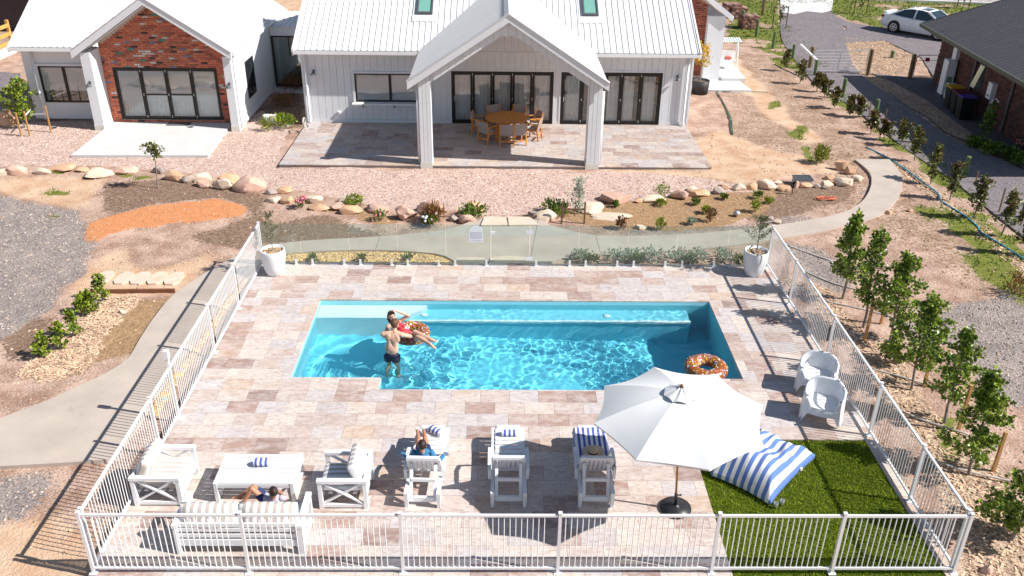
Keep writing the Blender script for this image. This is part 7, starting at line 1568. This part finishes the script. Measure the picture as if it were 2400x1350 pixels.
def bin_(label,x,y,col):
    t=nbthing('wheelie_bin',label,'bin',x,y); DG=pm('bin_green',srgb(22,34,30,.7),.5,.1,6) if 'bin_green' not in bpy.data.materials else bpy.data.materials['bin_green']
    mb=MB(); mb.add([(-.22,-.25,.05),(.22,-.25,.05),(.22,.25,.05),(-.22,.25,.05),(-.29,-.29,.95),(.29,-.29,.95),(.29,.29,.95),(-.29,.29,.95)],[(0,3,2,1),(4,5,6,7),(0,1,5,4),(1,2,6,5),(2,3,7,6),(3,0,4,7)]); mb.build('bin_body',DG,t,world=False); mb=MB(); mb.rbox((0,0,.985),(.64,.64,.06),.025); mb.build('lid',col,t,world=False)
    for s in (-1,1): mb=MB(); mb.m=Matrix.Translation((.2,s*.24,.1))@Matrix.Rotation(math.pi/2,4,'X'); mb.lathe([(0,-.02),(.1,-.02),(.1,.02),(0,.02)],12); mb.build('wheel',BLACK,t,world=False)
bin_('dark wheelie bin with a yellow lid beside the air conditioner',-.75,-4.55,pm('lid_yellow',srgb(236,176,30,.7),.5,.05,4)); bin_('dark wheelie bin with a dark red lid, middle of the three',-.8,-5.35,pm('lid_red',srgb(120,40,50,.6),.5,.05,4)); bin_('dark wheelie bin with a purple lid, nearest the frame edge',-.85,-6.15,pm('lid_purple',srgb(84,60,160,.6),.5,.05,4))
# edging strip of the chip bed
hose('garden_edging','thin dark edging strip between the chip bed and the driveway',[(2085,215),(2105,235),(2150,262),(2180,280),(2215,310),(2260,330),(2300,345),(2330,362),(2420,405)],BLACK,.03,GZ+.03,'edging')
# ---------------------------------------------------------------- white car
def car(loc,a):
    t=thing('parked_car','white four door sedan with alloy wheels parked behind the neighbour house','car',loc,a); CW=pm('car_white',(.78,.79,.81),.22,.01,2,spec=.6); CG=pm('car_glass',(.02,.035,.045),.06,.1,2,spec=.8); TY=pm('tyre',(.02,.02,.02),.8,.1,20); AL=pm('alloy',(.62,.63,.65),.3,.05,9,metal=.7)
    L=4.8; st=[(-2.40,.60,.42,.80),(-2.34,.76,.34,.98),(-2.1,.84,.26,1.05),(-1.65,.89,.22,1.06),(-1.0,.905,.2,1.0),(0,.91,.2,.97),(.9,.905,.2,.95),(1.5,.89,.22,.90),(2.0,.83,.24,.80),(2.3,.70,.30,.68),(2.42,.50,.36,.58)]
    def ring(x,w,z0,z1): 
        zc=(z0+z1)/2; return [V(x,-w*.92,z0),V(x,-w,z0+.16),V(x,-w*1.0,zc+.05),V(x,-w*.95,z1-.06),V(x,-w*.82,z1),V(x,-w*.4,z1+.025),V(x,w*.4,z1+.025),V(x,w*.82,z1),V(x,w*.95,z1-.06),V(x,w*1.0,zc+.05),V(x,w,z0+.16),V(x,w*.92,z0)]
    mb=MB(); vs=[];fs=[]
    for s in st: vs+=ring(*s)
    for i in range(len(st)-1):
        for j in range(12): a_=i*12+j;b_=i*12+(j+1)%12; fs.append((a_,b_,b_+12,a_+12))
    fs+=[tuple(range(11,-1,-1)),tuple((len(st)-1)*12+j for j in range(12))]; mb.add(vs,fs); mb.build('body',CW,t,world=False,smooth=True).data.set_sharp_from_angle(angle=math.radians(40))
    g=[(-1.75,.74,1.03),(-1.1,.66,1.36),(-.6,.63,1.45),(.05,.63,1.46),(.45,.65,1.41),(1.25,.76,.96)]
    mb=MB(); vs=[];fs=[]
    for x,w,z in g: vs+= [V(x,-.80,.95),V(x,-w,z),V(x,w,z),V(x,.80,.95)]
    for i in range(5):
        k=4*i; fs+=[(k,k+1,k+5,k+4),(k+1,k+2,k+6,k+5),(k+2,k+3,k+7,k+6)]
    mb.add(vs,fs); mb.build('cabin_glass',CG,t,world=False)
    mb=MB(); q=[V(x,s*w,z+.012) for x,w,z in g[1:5] for s in (-1,1)]; mb.add(q+[p-V(0,0,.03) for p in q],[(0,2,3,1),(2,4,5,3),(4,6,7,5),(8,9,11,10),(10,11,13,12),(12,13,15,14),(0,1,9,8),(6,14,15,7),(0,8,10,2),(2,10,12,4),(4,12,14,6),(1,3,11,9),(3,5,13,11),(5,7,15,13)]); mb.build('roof',CW,t,world=False,smooth=False)
    mb=MB(); mb.bb(-.15,.30,-.36,.36,1.473,1.484); mb.build('sunroof',CG,t,world=False)
    for s in (-1,1):
        for (a_,b_) in (((-1.78,.76,1.02),(-1.1,.675,1.37)),((-.28,.80,.97),(-.26,.64,1.45)),((1.28,.78,.95),(.45,.66,1.42))): mb=MB(); mb.bar((a_[0],s*a_[1],a_[2]),(b_[0],s*b_[1],b_[2]),.09,.05,up=(0,1,0)); mb.build('pillar',CW,t,world=False)
        mb=MB(); mb.rbox((.85,s*1.0,1.0),(.14,.2,.13),.04); mb.build('mirror',CW,t,world=False)
        mb=MB(); mb.rbox((-2.26,s*.68,.86),(.16,.30,.15),.03); mb.build('tail_light',pm('tail_red',(.25,.02,.02),.3,.1,5) if 'tail_red' not in bpy.data.materials else bpy.data.materials['tail_red'],t,world=False)
        mb=MB(); mb.rbox((2.16,s*.64,.66),(.24,.30,.13),.04); mb.build('headlight',STEEL,t,world=False)
        for x in (-.30,.62): mb=MB(); mb.rbox((x,s*.925,.86),(.16,.03,.03),.01); mb.build('door_handle',CW,t,world=False)
        for x in (-1.38,1.40):
            W_=MB(); W_.m=Matrix.Translation((x,s*.84,.33))@Matrix.Rotation(math.pi/2,4,'X'); W_.lathe([(.20,-.105),(.30,-.11),(.33,-.08),(.33,.08),(.30,.11),(.20,.105)],28,cap=False); wh=W_.build('wheel',TY,t,world=False,smooth=True)
            A_=MB(); A_.m=Matrix.Translation((x,s*.93,.33))@Matrix.Rotation(math.pi/2,4,'X'); A_.lathe([(.19,-.02),(.225,-.02),(.225,.02),(.19,.02)],24,cap=False)
            for k in range(6): c=math.cos(k*math.pi/3); n_=math.sin(k*math.pi/3); A_.bar((0,0,.0),(.2*c,.2*n_,0),.045,.03,up=(0,0,1))
            A_.lathe([(0,-.02),(.05,-.02),(.05,.025),(0,.025)],14); A_.build('rim',AL,wh,world=False)
            D_=MB(); D_.m=Matrix.Translation((x,s*.80,.33))@Matrix.Rotation(math.pi/2,4,'X'); D_.lathe([(0,-.1),(.40,-.1),(.40,.112),(0,.112)],24); D_.build('wheel_well',BLACK,wh,world=False)
    mb=MB(); mb.rbox((-2.28,0,1.08),(.28,1.2,.03),.012); mb.bb(-2.25,-2.2,-.5,-.45,1.0,1.07); mb.bb(-2.25,-2.2,.45,.5,1.0,1.07); mb.build('spoiler',CW,t,world=False)
    return t
c1,c2=G(2093,76,-.06),G(2172,90,-.06); d=(c2-c1); d.z=0; d.normalize(); nrm=V(-d.y,d.x,0)
if nrm.y<0: nrm=-nrm
cc=c1+d*1.38+nrm*.84; car((cc.x,cc.y,-.062),math.atan2(d.y,d.x))
# ---------------------------------------------------------------- far left: neighbour shed, timber fence
sh=thing('far_house','dark walled house with a grey roof at the top left corner','house',(-27,52,GZ)); mb=MB(); mb.bb(-14,5.3,0,.3,0,2.35); mb.bb(5.0,5.3,.3,12,0,2.35); mb.build('wall',pm('dark_wall',srgb(96,84,86,.6),.8,.1,3),sh,world=False); mb=MB(); mb.add([(-14.5,-.7,2.4),(5.9,-.7,2.4),(5.9,7,4.4),(-14.5,7,4.4),(-14.5,-.7,2.25),(5.9,-.7,2.25),(5.9,7,4.25),(-14.5,7,4.25)],[(0,1,2,3),(4,7,6,5),(0,4,5,1),(1,5,6,2),(2,6,7,3),(3,7,4,0)]); mb.build('roof',pm('grey_tile_roof',srgb(170,160,158,.62),.8,.1,2,.2,30),sh,world=False); mb=MB(); mb.bb(-14.5,5.95,-.8,-.71,2.2,2.42); mb.build('gutter',BLACK,sh,world=False)
PINE=pm('new_pine',srgb(232,178,96,.7),.7,.12,6,.15,30)
a,b=G(-40,150,0),G(34,118,0); d=(b-a); L=d.length; t=thing('timber_fence','three rail new pine fence at the far left edge','fence',(a.x,a.y,GZ),math.atan2(d.y,d.x))
for k in range(3): mb=MB(); mb.bb(-6,L,-.03,.03,.55+.42*k-.09,.55+.42*k+.09); mb.build('rail',PINE,t,world=False)
for x in (L,L-2.4,L-4.8): mb=MB(); mb.bb(x-.07,x+.07,-.02,.12,0,1.65); mb.build('post',PINE,t,world=False)
mb=MB(); mb.bb(-6,L,-.12,.0,0,.42); mb.build('plinth_board',CONC,t,world=False)
o=MB(); P=[tuple(G(x,y,-.07)[:2]) for x,y in [(-80,300),(0,236),(42,210),(48,172),(0,168),(-80,160)]]; o.prism(P,-.2,-.07); struct(o.build('side_driveway',DRIVE),'grey gravel side drive at the far left of the house')
